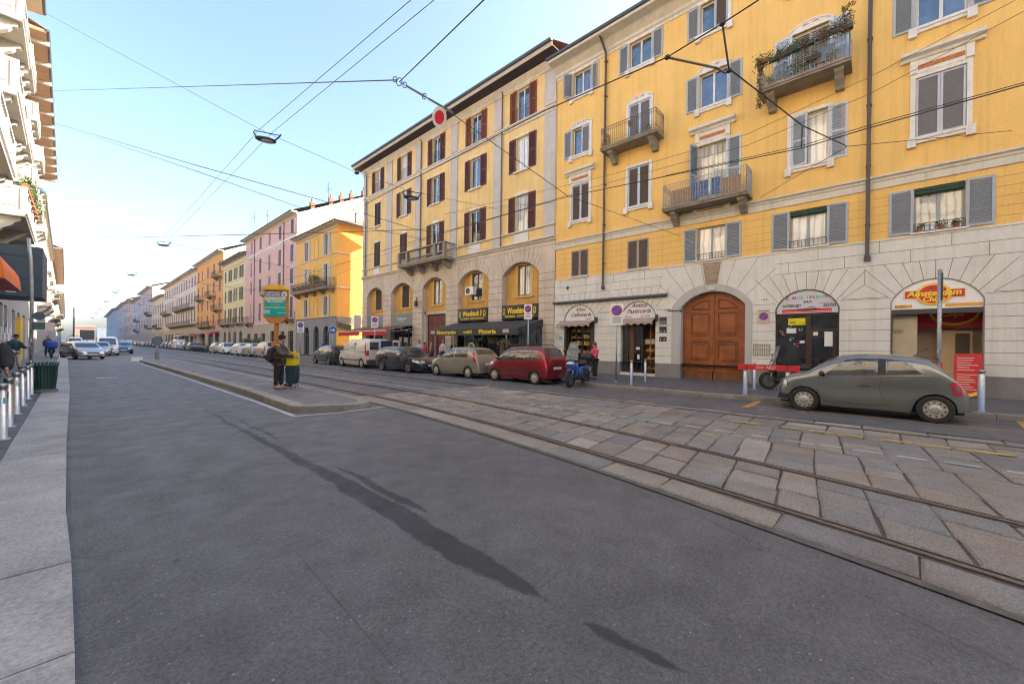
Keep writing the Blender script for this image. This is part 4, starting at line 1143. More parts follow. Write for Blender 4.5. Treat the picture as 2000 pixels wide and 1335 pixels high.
disc(sg, uc, zc, .42, -.030, LO, "logo_ring_outer", .88); disc(sg, uc, zc, .405, -.038, LY, "logo_ring", .88); disc(sg, uc, zc, .355, -.046, LR, "logo_disc", .86)
sign_text(sg, "GLI", uc + .03, zc + .20, .09, flat("logo_dark", (.25, .05, .03)), x=-.050, width=.18, bold=.004)
sign_text(sg, "Amsterdam", uc, zc + .03, .26, LY, x=-.052, shear=.2, width=1.28, bold=.010)
sign_text(sg, "Chips", uc, zc - .17, .22, LY, x=-.052, shear=.2, width=.52, bold=.008)
mb = MB(); mb.box(-.008, 0, -.62 - .0, -.42 + .04, 3.06, 3.14) ; mb.box(-.008, 0, -.80, -.38, 3.05, 3.15); mb.box(-.008, 0, -2.38, -1.58, 3.05, 3.15); mb.build("orange_labels", LO, sg)
sign_text(sg, "MILANO", -.59, 3.10, .09, M_YEL, x=-.013, width=.36, bold=.003); sign_text(sg, "Piazza Cavour", -1.98, 3.10, .09, M_YEL, x=-.013, width=.72, bold=.002)
arch_rim(a, b, .1, 3.27, .75, -.035, .10, .03, flat("shopfront_taupe", (.22, .20, .18), .5), "sign_rim", s4)
mb = MB(); mb.box(-.03, .25, a + .03, b - .03, 2.83, 2.995); mb.build("shutter_box", flat("shutter_box_grey", (.05, .048, .047), .5), s4)
beige = mat("tiled_beige_wall", (.80, .71, .54), .6, var=.06, scale=3)
interior(s4, a, b, .13, 2.95, 1.9, beige, mat("terracotta_floor", (.60, .22, .07), .5), x=.34)
mb = MB(); mb.box(1.4, 1.45, -2.9, -1.0, 2.42, 3.1); rw = mb.build("red_header", flat("deep_red", (.60, .008, .016), .5), s4)
mb = MB(); P1 = [(1.38, -1.9 + .62 * math.cos(t * PI / 12 + PI), 2.98 + .5 * math.sin(t * PI / 12 + PI)) for t in range(13)]; P2 = [(1.38, -1.9 + .54 * math.cos(t * PI / 12 + PI), 2.98 + .42 * math.sin(t * PI / 12 + PI)) for t in range(13)]
mb.grid([P1, P2]); mb.build("header_arc", LY, rw)
sign_text(rw, "Chips", -1.85, 2.88, .24, LY, x=1.37, shear=.2, width=.55, bold=.008)
mb = MB(); mb.box(1.5, 1.62, -2.35, -1.55, .13, 2.3); mb.build("doorway_frame", flat("light_wood_frame", (.70, .56, .36), .6), s4)
mb = MB(); mb.box(1.44, 1.49, -2.28, -1.95, .13, 2.2); mb.build("dark_doorway", flat("doorway_dark", (.10, .08, .06)), s4)
mb = MB(); mb.box(.9, 1.4, -.9, -.3, .13, 1.1); mb.box(.86, 1.44, -.95, -.28, 1.1, 1.14); mb.build("counter", flat("counter_red", (.65, .04, .03)), s4)
mb = MB(); mb.box(.30, .34, -.95, -.33, .13, 2.83); mb.build("side_glass", glass_mat("glass_milky", (.35, .31, .24), 1.5, None), s4) if False else mb.build("side_panel", mat("beige_panel", (.48, .41, .30), .4, var=.12, scale=2), s4)
mb = MB()
for k in range(9): mb.box(.285, .298, -.60 + k * .03, -.588 + k * .03, 2.18, 2.34)
mb.build("panel_grille", flat("grille_tan", (.30, .24, .15)), s4)
# menu boards outside
def menu(name, y, x, w, h, label, lines, red=True, foot=True):
 root = tag(empty(name, (x, y, .12)), label, "menu board")
 mb = MB(); pts = [(-.03, -w / 2, .12), (-.03, w / 2, .12), (-.03, w / 2, h), (-.03, -w / 2, h)]; mb.prism(pts, (.06, 0, 0)); mb.build("board", LR, root)
 mb = MB(); P = [(-.034, -w / 2 + w * k / 10, .24 + .05 * (1 - math.cos(k / 10 * 2 * PI)) * -1) for k in range(11)]; Q = [(q[0], q[1], q[2] - .10) for q in P]; mb.grid([P, Q]); mb.build("yellow_swoosh", LY, root)
 mb = MB(); rg = random.Random(9)
 for k in range(lines):
  z = h - .14 - k * .075
  if k == 6: continue
  mb.box(-.037, -.031, w * .40 - w * rg.uniform(.45, .8), w * .40, z, z + .022)
 mb.build("menu_text", flat("menu_white", (.7, .62, .5)), root)
 mb = MB(); mb.box(-.14, .14, -w / 2, w / 2, 0, .04); mb.box(-.02, .02, -w / 2 + .05, w / 2 - .05, .04, .13); mb.build("foot", M_DGREY, root)
 return root
menu("menu_board", -2.02, 18.75, .58, 1.38, "tall red menu board with yellow swoosh standing at the chips shop door", 14)
menu("menu_board", -1.22, 18.95, .55, 1.10, "shorter red board standing left of the tall red menu board", 9)
# no-parking plate, gas grille, small things on the pier
t = empty("no_parking_plate", (XF, 3.58, 2.9)); tag(t, "square no-parking plate screwed to the pier between the wooden gate and the internet shop", "sign")
mb = MB(); mb.box(-.045, -.031, -.22, .22, -.30, .30); mb.build("plate", flat("plate_cream", (.55, .47, .36)), t)
disc(t, 0, .03, .165, -.055, M_RED, "red_ring"); disc(t, 0, .03, .135, -.060, M_BLUEP, "blue_disc")
mb = MB(); mb.prism([(-.065, -.10, .11), (-.065, -.08, .13), (-.065, .10, -.05), (-.065, .08, -.07)], (.006, 0, 0)); mb.build("red_bar", M_RED, t)
sign_text(t, "PASSO CARRABILE", 0, .25, .05, INKB, x=-.047, width=.36); sign_text(t, "N. 201", 0, -.24, .05, INKB, x=-.047, width=.2)
t = MB();
for k in range(8): t.box(-.05, -.035, 3.36 + k * .08, 3.385 + k * .08, 1.32, 1.74)
t.box(-.052, -.031, 3.33, 3.95, 1.29, 1.33); t.box(-.052, -.031, 3.33, 3.95, 1.73, 1.77); t.box(-.052, -.031, 3.33, 3.36, 1.3, 1.76); t.box(-.052, -.031, 3.92, 3.95, 1.3, 1.76)
t = t.build("vent_grille", flat("grille_tan2", (.33, .28, .22))); t.location = (XF, 0, 0); tag(t, "tan metal vent grille low on the pier left of the internet shop", "grille")
t = MB(); t.box(-.04, -.031, -.2, .2, -.13, .13); t = t.build("graffiti_tag", None or flat("pale_patch", (.47, .44, .40)))
bpy.data.objects.remove(t)
gr = text_mesh("7106", .32, flat("blue_spray_paint", (.03, .25, .42), .7), "graffiti", None, org=(XF - .036, 14.08, 2.06), udir=(0, -1, 0), width=.50, bold=.006, depth=.002)
tag(gr, "blue sprayed graffiti tag on the pale pier left of the coffee shop window", "graffiti")
n23 = text_mesh("133", .12, INKB, "house_number", None, org=(XF - .036, 3.57, 3.62), udir=(0, -1, 0), width=.2)
tag(n23, "small dark house number in the stone triangle right of the wooden gate", "house number")
t = MB(); t.lathe([(.09, -.03), (.09, 0)], (-.03, 13.5, 5.0), 10, 'X'); t = t.build("vent_hole", M_BLACK); t.location = (XF, 0, 0); tag(t, "round dark vent in the stone under the first brown shuttered mezzanine window", "vent")
# ------------------------------------------------------------------ second yellow house with arcade and maroon shutters
bB = empty("arcaded_yellow_house", (XF, 0, 0))
tag(bB, "yellow house with maroon shutters, white pilasters and rusticated stone arches", "building")
V0, V1 = 14.45, 38.65
cb = [17.22, 21.76, 26.55, 31.25, 35.88]
ops = []
for i, u in enumerate(cb):
 ops.append((u - .56, u + .56, 16.22, 18.38)); ops.append((u - .56, u + .56, 13.0, 15.2))
 if i == 4: ops[-1] = (u - .56, u + .56, 13.05, 15.25)
 ops.append((u - .58, u + .58, 9.05 if i != 2 else 8.15, 11.38))
mb = MB(); wall(mb, V0, V1, 8.05, 19.0, ops)
mb.quad((0, V1, 0), (12, V1, 0), (12, V1, 19.1), (0, V1, 19.1)); mb.quad((0, V0, 5), (12, V0, 5), (12, V0, 19.1), (0, V0, 19.1)); mb.quad((12, V0, 0), (12, V1, 0), (12, V1, 19.1), (12, V0, 19.1))
mb.build("wall", Y_WALLB, bB)
AR = [(34.55, 37.70), (29.61, 33.11), (25.0, 28.18), (20.19, 23.52), (15.67, 18.86)]
mb = MB(); wall(mb, V0, V1, 0, 8.05, [(a, b, 0, 7.03, .80) for a, b in AR], x=-.04, rev=.45)
mb.build("rusticated_base", STUC2, bB)
J = MB()
JB = flat("rustic_joint", (.16, .115, .08), .95)
pe = [V0] + sorted([e for p in AR for e in p]) + [V1]
for a, b in zip(pe[::2], pe[1::2]):
 z = .55
 while z < 6.3: jl(J, (a, z), (b, z), .028, -.043); z += .46
for a, b in AR:
 uc = (a + b) / 2; P = arc(a, b, 6.23, .80, 12)
 for i, (u, z) in enumerate(P):
  if i in (0, 12): continue
  du = u - uc; k = .75; jl(J, (u, z), (u + du * .38 * k, z + .72 + .12 * (i % 2)), .024, -.043)
 for i, (u, z) in enumerate(P[1:-1]): pass
for z in (7.75,): jl(J, (V0, z), (V1, z), .02, -.043)
J.build("stone_joints", JB, bB)
for (a, b) in AR:
 mb = MB(); wall(mb, a, b, 4.28, 7.03, [((a + b) / 2 - .55, (a + b) / 2 + .55, 4.9, 6.88)], x=.38, rev=.2)
 mb.build("arch_infill", mat("ochre_infill", (.60, .34, .085), .9, var=.14, scale=1, streak=.55, stain_col=(.22, .14, .07), bump=.3, bscale=25), bB)
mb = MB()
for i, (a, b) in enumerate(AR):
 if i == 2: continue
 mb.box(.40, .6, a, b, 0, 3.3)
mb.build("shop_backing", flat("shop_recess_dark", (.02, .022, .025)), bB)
for i, (a, b) in enumerate(AR):
 uc = (a + b) / 2
 w = window(bB, uc - .54, uc + .54, 4.9, 6.88, [G_DARK, G_DARK, G_CURT, G_BLUE, G_CURT][i], dep=.46, fm=M_WFRAMEB)
 mb = MB(); mb.box(.36, .38, uc - .78, uc - .56, 4.82, 6.9); mb.box(.36, .38, uc + .56, uc + .78, 4.82, 6.9); mb.box(.36, .38, uc - .56, uc + .56, 6.88, 7.0); mb.box(.30, .38, uc - .8, uc + .8, 4.74, 4.84)
 mb.build("surround", mat("ochre_trim", (.62, .40, .13), .85, var=.1, scale=2, streak=.3), w)
 if i < 2: shutter(w, uc - .52, uc + .52, 4.92, 6.86, SHUT_D, x=.43)
pil = [(14.50, 15.34), (19.10, 19.82), (23.78, 24.58), (28.57, 29.37), (33.20, 34.10), (37.86, 38.62)]
PILM = mat("pilaster_white", (.52, .48, .45), .85, var=.08, scale=1.5, streak=.4, stain_col=(.36, .28, .2))
for (a, b) in pil:
 for z0, z1 in ((8.98, 15.85), (16.35, 18.55)):
  mb = MB(); mb.box(-.07, 0, a, b, z0, z1)
  mb.box(-.082, -.07, a, a + .1, z0 + .25, z1 - .2); mb.box(-.082, -.07, b - .1, b, z0 + .25, z1 - .2); mb.box(-.083, -.07, a, b, z0, z0 + .26); mb.box(-.083, -.07, a, b, z1 - .22, z1)
  if z1 > 18: mb.box(-.13, 0, a - .05, b + .05, z1 - .12, z1)
  mb.build("pilaster", PILM, bB)
 mb = MB(); mb.box(-.09, 0, a, b, 8.25, 8.9); mb.build("pilaster", PILM, bB)
mb = MB(); mb.prof([(0, 16.22), (-.18, 16.20), (-.20, 16.12), (-.12, 16.08), (-.10, 15.95), (-.06, 15.90), (0, 15.88)], V0, V1); mb.build("string_course", CORN, bB)
mb = MB(); mb.prof([(0, 9.04), (-.15, 9.02), (-.15, 8.96), (-.09, 8.92), (0, 8.90)], V0, V1); mb.prof([(0, 8.28), (-.28, 8.24), (-.28, 8.17), (-.18, 8.14), (-.12, 8.02), (0, 8.0)], V0 - .02, V1); mb.build("lower_cornice", CORN, bB)
mb = MB()
for i in (0, 1, 3, 4): mb.box(-.06, 0, cb[i] - .62, cb[i] + .62, 8.30, 8.88); mb.box(-.075, -.06, cb[i] - .5, cb[i] + .5, 8.42, 8.76)
mb.build("parapet_panels", STUC, bB)
mb = MB(); mb.prof([(0, 18.52), (-.05, 18.52), (-.07, 18.64), (-.16, 18.74), (-.28, 18.86), (-.30, 18.98), (0, 19.0)], V0, V1); mb.build("cornice", CORN, bB)
mb = MB(); mb.box(-1.05, 0, V0 - .35, V1 + .3, 18.985, 19.06); mb.build("soffit", flat("soffit_brown", (.045, .03, .03), .8), bB)
mb = MB(); mb.box(-1.09, -1.045, V0 - .35, V1 + .3, 18.96, 19.22); mb.build("fascia", SOFW, bB)
mb = MB(); mb.tube([(-1.16, V0 - .38, 19.30), (-1.16, V1 + .35, 19.30)], .105, 8); mb.build("gutter", GUT, bB)
mb = MB(); mb.quad((-1.1, V0 - .35, 19.32), (-1.1, V1 + .3, 19.32), (6, V1 + .3, 22.0), (6, V0 - .35, 22.0)); mb.quad((6, V0 - .35, 22), (6, V1 + .3, 22), (13, V1 + .3, 19), (13, V0 - .35, 19))
mb.quad((0, V0, 19), (6, V0, 21.98), (12, V0, 19), (6, V0, 19)); mb.quad((0, V1, 19), (6, V1, 21.98), (12, V1, 19), (6, V1, 19))
mb.build("roof", ROOFT, bB)
for u in (19.0, 28.5, 38.0):
 mb = MB(); mb.tube([(-.2, u, 18.9), (-.13, u, 18.5), (-.13, u, 8.3)], .045, 6); mb.build("downpipe", flat("downpipe_grey", (.14, .12, .11), .6), bB)
for i, u in enumerate(cb):
 w = window(bB, u - .55, u + .55, 16.22, 18.36, [G_CURT, G_CURT2, G_BLUE, G_BLUE, G_BLUE][4 - i] if i < 2 else [G_BLUE, G_BLUE, G_BLUE, G_CURT2, G_CURT][i])
 sm = SHUT_M2 if i in (0, 1) else SHUT_M
 lean_shutter(w, u - .56, u + .56, 16.20, 18.38, sm, sm, w=.6, ang=.08)
 guard(w, u - .54, u + .54, 16.24, .92, IRON)
 mb = MB(); mb.box(-.05, 0, u - .62, u + .62, 18.40, 18.5); mb.build("lintel", TRIM, w)
 w = window(bB, u - .55, u + .55, 13.0, 15.18, [G_CURT2, G_BLUE, G_BLUE, G_CURT, G_DARK][i])
 if i == 4: closed_shutter(w, u - .56, u + .56, 13.05, 15.22, SHUT_D, SHUT_D)
 else: lean_shutter(w, u - .56, u + .56, 13.0, 15.2, SHUT_M, SHUT_M, w=.6, ang=.05)
 mb = MB(); mb.box(-.16, 0, u - .68, u + .68, 12.88, 12.98); mb.box(-.05, 0, u - .62, u + .62, 15.22, 15.32); mb.build("sill", TRIM, w)
 z0 = 8.15 if i == 2 else 9.05
 w = window(bB, u - .57, u + .57, z0, 11.36, [G_CURT, G_DARK, G_BLUE, G_DARK, G_DARK][i])
 mb = MB(); P = arc(u - .62, u + .62, 11.46, .16, 6); mb.prism([(-.06, u - .62, 11.40)] + [(-.06, p, z) for p, z in P] + [(-.06, u + .62, 11.40)], (.06, 0, 0)); mb.build("lintel", TRIM, w)
 if i in (3, 4): closed_shutter(w, u - .57, u + .57, z0, 11.38, SHUT_D if i == 4 else SHUT_M, SHUT_D if i == 4 else SHUT_M)
 else: lean_shutter(w, u - .58, u + .58, z0, 11.38, SHUT_M, SHUT_M, w=.58, ang=.06)
# stone balcony
sB = slab(bB, 23.9, 30.3, 1.15, 8.26, BALC, .22, "balcony")
mb = MB(); h = .95
for u in (23.98, 25.2, 29.0, 30.22):
 mb.box(-1.12, -.9, u - .12, u + .12, 8.26, 8.26 + h)
mb.box(-1.14, -.88, 23.9, 30.3, 8.26 + h, 8.26 + h + .1); mb.box(-1.1, -.92, 23.9, 30.3, 8.27, 8.36)
mb.box(-1.0, -.02, 23.9, 24.06, 8.26 + h, 8.26 + h + .1); mb.box(-1.0, -.02, 30.14, 30.3, 8.26 + h, 8.26 + h + .1)
mb.build("balcony_posts", BALC, sB)
railing(sB, 24.05, 30.15, -1.0, 8.36, .85, IRON, pitch=.16)
mb = MB(); mb.prism([(-1.06, 29.0, 8.5), (-1.06, 25.3, 8.5), (-1.06, 25.3, 8.6), (-1.06, 29.0, 8.6)], (.05, 0, 0));
corbel(sB, 24.5, 8.03, .34, .8, .55, BALC); corbel(sB, 26.2, 8.03, .34, .8, .55, BALC); corbel(sB, 28.0, 8.03, .34, .8, .55, BALC); corbel(sB, 29.7, 8.03, .34, .8, .55, BALC)
# maroon gate in the middle arch
gb = tag(empty("maroon_gate", (XF, 0, 0)), "dark maroon coffered double gate in the middle stone arch", "gate")
gm = mat("maroon_wood", (.085, .018, .013), .55, var=.25, scale=4, fine=.2)
gm2 = mat("maroon_wood_light", (.15, .04, .03), .6, var=.2, scale=4)
for s in (0, 1):
 u0, u1 = (25.22, 26.57) if s == 0 else (26.60, 27.95)
 mb = MB(); mb.box(.40, .48, u0, u1, .1, 4.05); leaf = mb.build("gate_leaf", gm, gb)
 mb = MB()
 for r_ in range(5):
  for c_ in range(2):
   ua = u0 + .08 + c_ * .62; z = .25 + r_ * .76
   P = [(ua, z), (ua + .55, z), (ua + .55, z + .68), (ua, z + .68)]; cx, cz = ua + .275, z + .34
   for q in range(4): mb.add([(.395, *P[q]), (.395, *P[(q + 1) % 4]), (.33, cx, cz)], [(0, 1, 2)])
 mb.build("coffers", gm2, leaf)
mb = MB(); mb.box(.2, .5, 25.0, 25.22, 0, 4.3); mb.box(.2, .5, 27.95, 28.18, 0, 4.3); mb.box(.2, .5, 25.0, 28.18, 4.06, 4.3); mb.build("gate_frame", STUC2, gb)
mb = MB(); mb.tube([(-.2, 28.55, 5.3), (-.35, 28.55, 5.5), (-.4, 28.55, 5.2)], .03, 6); mb.box(-.5, -.3, 28.45, 28.65, 4.75, 5.2); t = mb.build("wall_lantern", M_BLACK); t.location = (XF, 0, 0)
tag(t, "black iron lantern on the pier beside the maroon gate arch", "lantern")
# restaurant signs
rsr = tag(empty("restaurant_sign", (XF, 0, 0)), "black signboard with yellow lettering over the left restaurant arch", "sign")
rsl = tag(empty("restaurant_sign", (XF, 0, 0)), "black signboard with yellow lettering over the right restaurant arch", "sign")
for root, (a, b) in ((rsr, AR[3]), (rsl, AR[4])):
 uc = (a + b) / 2
 mb = MB(); mb.box(-.10, .02, a + .02, b - .05, 3.34, 4.24); bd = mb.build("board", flat("board_black", (.012, .014, .010), .4), root)
 sign_text(bd, "Woodstock 3", uc, 3.86, .52, M_YEL, x=-.107, shear=.15, width=2.05, bold=.018)
 sign_text(bd, "PIZZERIA  RISTORANTE", uc, 3.50, .16, M_YEL, x=-.107, width=2.5, bold=.004)
 for k in (-1, 1):
  mb = MB(); mb.prism([(-.115, uc + k * 1.33 + .13 * math.cos(t * PI / 6), 3.84 + .24 * math.sin(t * PI / 6)) for t in range(12)], (.01, 0, 0)); mb.build("emblem", flat("emblem_gold", (.55, .42, .08)), bd)
  mb = MB(); mb.prism([(-.125, uc + k * 1.33 + .07 * math.cos(t * PI / 4), 3.86 + .12 * math.sin(t * PI / 4)) for t in range(8)], (.01, 0, 0)); mb.build("emblem_core", flat("emblem_dark", (.12, .09, .02)), bd)
# restaurant awning
aw = tag(empty("restaurant_awning", (XF, 0, 0)), "long black-grey sloping awning with yellow words Ristorante Pizzeria on its valance", "awning")
AWB = mat("awning_black", (.055, .055, .050), .8, var=.12, scale=2)
mb = MB(); mb.grid([[(-.05, 15.3, 3.22), (-.05, 23.9, 3.22)], [(-.9, 15.3, 2.98), (-.9, 23.9, 2.98)], [(-2.3, 15.35, 2.62), (-2.3, 23.85, 2.62)]]); mb.build("canopy", AWB, aw)
mb = MB(); mb.add([(-.05, 15.3, 3.22), (-.9, 15.3, 2.98), (-2.3, 15.35, 2.62), (-2.3, 15.35, 2.20), (-.05, 15.3, 2.8)], [(0, 1, 2, 3, 4)]); mb.build("side_flap", AWB, aw)
mb = MB(); mb.quad((-2.3, 15.35, 2.62), (-2.3, 23.85, 2.62), (-2.31, 23.85, 2.20), (-2.31, 15.35, 2.20)); vl = mb.build("valance", AWB, aw)
sign_text(vl, "Ristorante", 22.0, 2.42, .36, M_YEL, x=-2.325, width=2.1, bold=.010); sign_text(vl, "wdk3", 19.75, 2.42, .28, M_YEL, x=-2.325, width=.85, bold=.008, shear=.1); sign_text(vl, "Pizzeria", 17.9, 2.42, .38, M_YEL, x=-2.325, width=1.55, bold=.012)
for u in (23.5, 16.3):
 mb = MB(); mb.box(-2.335, -2.32, u - .25, u + .25, 2.33, 2.55); mb.build("valance_plate", flat("plate_pinkish", (.5, .38, .34)), vl)
for u in (16.3, 21.2, 23.3):
 mb = MB(); mb.box(-2.28, -2.22, u - .03, u + .03, .12, 2.55); mb.build("post", M_GALV, aw)
mb = MB()
for k in range(4): mb.quad((-.1 - k * .55, 15.32, .5), (-.1 - k * .55, 15.32, 2.7), (-.6 - k * .55, 15.32, 2.6), (-.6 - k * .55, 15.32, .5))
mb.build("side_screen", glass_mat("screen_glass", (.05, .06, .07), 1.5), aw)
# restaurant terrace screens/frontage
fr = tag(empty("glazed_shopfront", (XF, 0, 0)), "dark glazed restaurant front with steel posts under the black awning", "shop front")
mb = MB()
for u in (15.9, 16.9, 17.7, 18.6, 20.5, 21.4, 22.3, 23.2): mb.box(-.3, -.22, u, u + .09, .12, 2.4)
mb.build("posts", M_GALV, fr)
mb = MB(); mb.quad((-.26, 15.7, .12), (-.26, 15.7, 2.6), (-.26, 23.5, 2.6), (-.26, 23.5, .12)); mb.build("glazing", G_DARK, fr)
mb = MB(); mb.box(-.5, -.45, 20.6, 21.9, 1.1, 1.9); mb.build("menu_case", flat("case_green", (.06, .16, .10)), fr)
mb = MB(); mb.box(-.6, -.55, 22.9, 23.6, 1.0, 2.2); mb.build("painted_lit_window", flat("painted_warm_light", (.50, .30, .10)), fr)  # flat amber colour stands in for light in the window, nothing emits
ab = tag(empty("a_frame_board", (17.2, 19.5, .12)), "small arched chalkboard with a cream rim in front of the restaurant", "board")
mb = MB(); P = arc(-.27, .27, 1.35, .27, 8); mb.prism([(0, -.27, .1)] + [(0, u, z) for u, z in P] + [(0, .27, .1)], (.05, 0, 0)); mb.build("rim", flat("rim_cream", (.6, .55, .42)), ab)
mb = MB(); P = arc(-.2, .2, 1.35, .2, 8); mb.prism([(-.01, -.2, .2)] + [(-.01, u, z) for u, z in P] + [(-.01, .2, .2)], (.02, 0, 0)); mb.build("board", flat("board_brown", (.12, .04, .02)), ab)
mb = MB(); mb.box(.05, .3, -.25, -.2, 0, 1.1); mb.box(.05, .3, .2, .25, 0, 1.1); mb.build("leg", M_BLACK, ab)
plant("restaurant_plant", (16.9, 16.0, .12), "reddish brown plant in a planter at the end of the restaurant terrace", None, box=1.0, pot=(.1, 1.2), r=.45, n=260, leafm=M_LEAFD, potm=M_DGREY, s=.07, seed=77, up=.25)
# bistro on the left of house B
for k, (a, b) in enumerate((AR[1], AR[0])):
 root = tag(empty("bistro_sign", (XF, 0, 0)), ["grey signboard with white script over the bistro arch nearest the maroon gate", "grey signboard with white script over the end arch at the side street corner"][k], "sign")
 mb = MB(); mb.box(-.02, .3, a + .02, b - .02, 3.25, 4.3); bd = mb.build("board", flat("board_grey", (.16, .19, .19), .5), root)
 sign_text(bd, "Colazioni", (a + b) / 2, 3.85, .32, SIGNW, x=-.03, shear=.3, width=1.5, bold=.008); sign_text(bd, "& CAFE", (a + b) / 2, 3.6, .13, SIGNW, x=-.03, width=.6)
 mb = MB(); mb.tube([(-.02, (a + b) / 2, 4.45), (-.35, (a + b) / 2, 4.5), (-.45, (a + b) / 2, 4.42)], .03, 6); mb.build("spot_lamp", M_GALV, root)
AWR = mat("awning_red_grey", (.26, .09, .075), .85, var=.15, scale=2, streak=.3); AWV = mat("awning_red", (.50, .025, .02), .8, var=.15, scale=3)
for k, (u0, u1) in enumerate(((29.4, 33.5), (33.9, 38.3))):
 root = tag(empty("bistro_awning", (XF, 0, 0)), ["red awning with a bright red valance over the bistro beside the maroon gate pier", "red awning with a bright red valance at the side street corner, left of its twin"][k], "awning", "red bistro awnings")
 mb = MB(); mb.grid([[(-.1, u0, 3.22), (-.1, u1, 3.22)], [(-2.6, u0 + .1, 2.66), (-2.6, u1 - .1, 2.66)]]); mb.build("canopy", AWR, root)
 mb = MB(); N = 24
 P = [(-2.6, u0 + .1 + (u1 - u0 - .2) * i / N, 2.66) for i in range(N + 1)]; Q = [(-2.61 - .02 * math.sin(i * 1.9), p[1], 2.30 + .03 * math.sin(i * 1.3)) for i, p in enumerate(P)]; mb.grid([P, Q]); mb.build("valance", AWV, root)
 mb = MB()
 for u in (u0 + .3, u1 - .3): mb.tube([(-.1, u, 2.9), (-1.3, u, 2.7), (-2.55, u, 2.62)], .03, 5)
 mb.tube([(-2.6, u0 + .1, 2.67), (-2.6, u1 - .1, 2.67)], .04, 6)
 mb.build("arm", M_WHITE, root)
bf = tag(empty("glazed_shopfront", (XF, 0, 0)), "dark glazed bistro front under the red awnings", "shop front")
mb = MB(); mb.quad((.3, 29.7, .12), (.3, 29.7, 3.2), (.3, 33.0, 3.2), (.3, 33.0, .12)); mb.quad((.3, 34.6, .12), (.3, 34.6, 3.2), (.3, 37.6, 3.2), (.3, 37.6, .12)); mb.build("glazing", G_DARK, bf)
mb = MB()
for u in (30.6, 31.6, 32.4, 35.4, 36.5): mb.box(.22, .32, u, u + .08, .12, 3.2)
mb.build("posts", flat("teal_grey_frame", (.06, .09, .10)), bf)
ac = tag(empty("air_conditioner", (XF, 22.15, 5.55)), "white air conditioner unit hung in front of the window of the left restaurant arch", "air conditioner")
mb = MB(); mb.box(-.15, .2, -.42, .42, -.3, .3); mb.build("case", M_WHITE, ac)
mb = MB(); mb.lathe([(.22, -.17), (.22, -.151)], (0, .12, 0), 16, 'X'); mb.build("fan_grille", M_BLACK, ac)
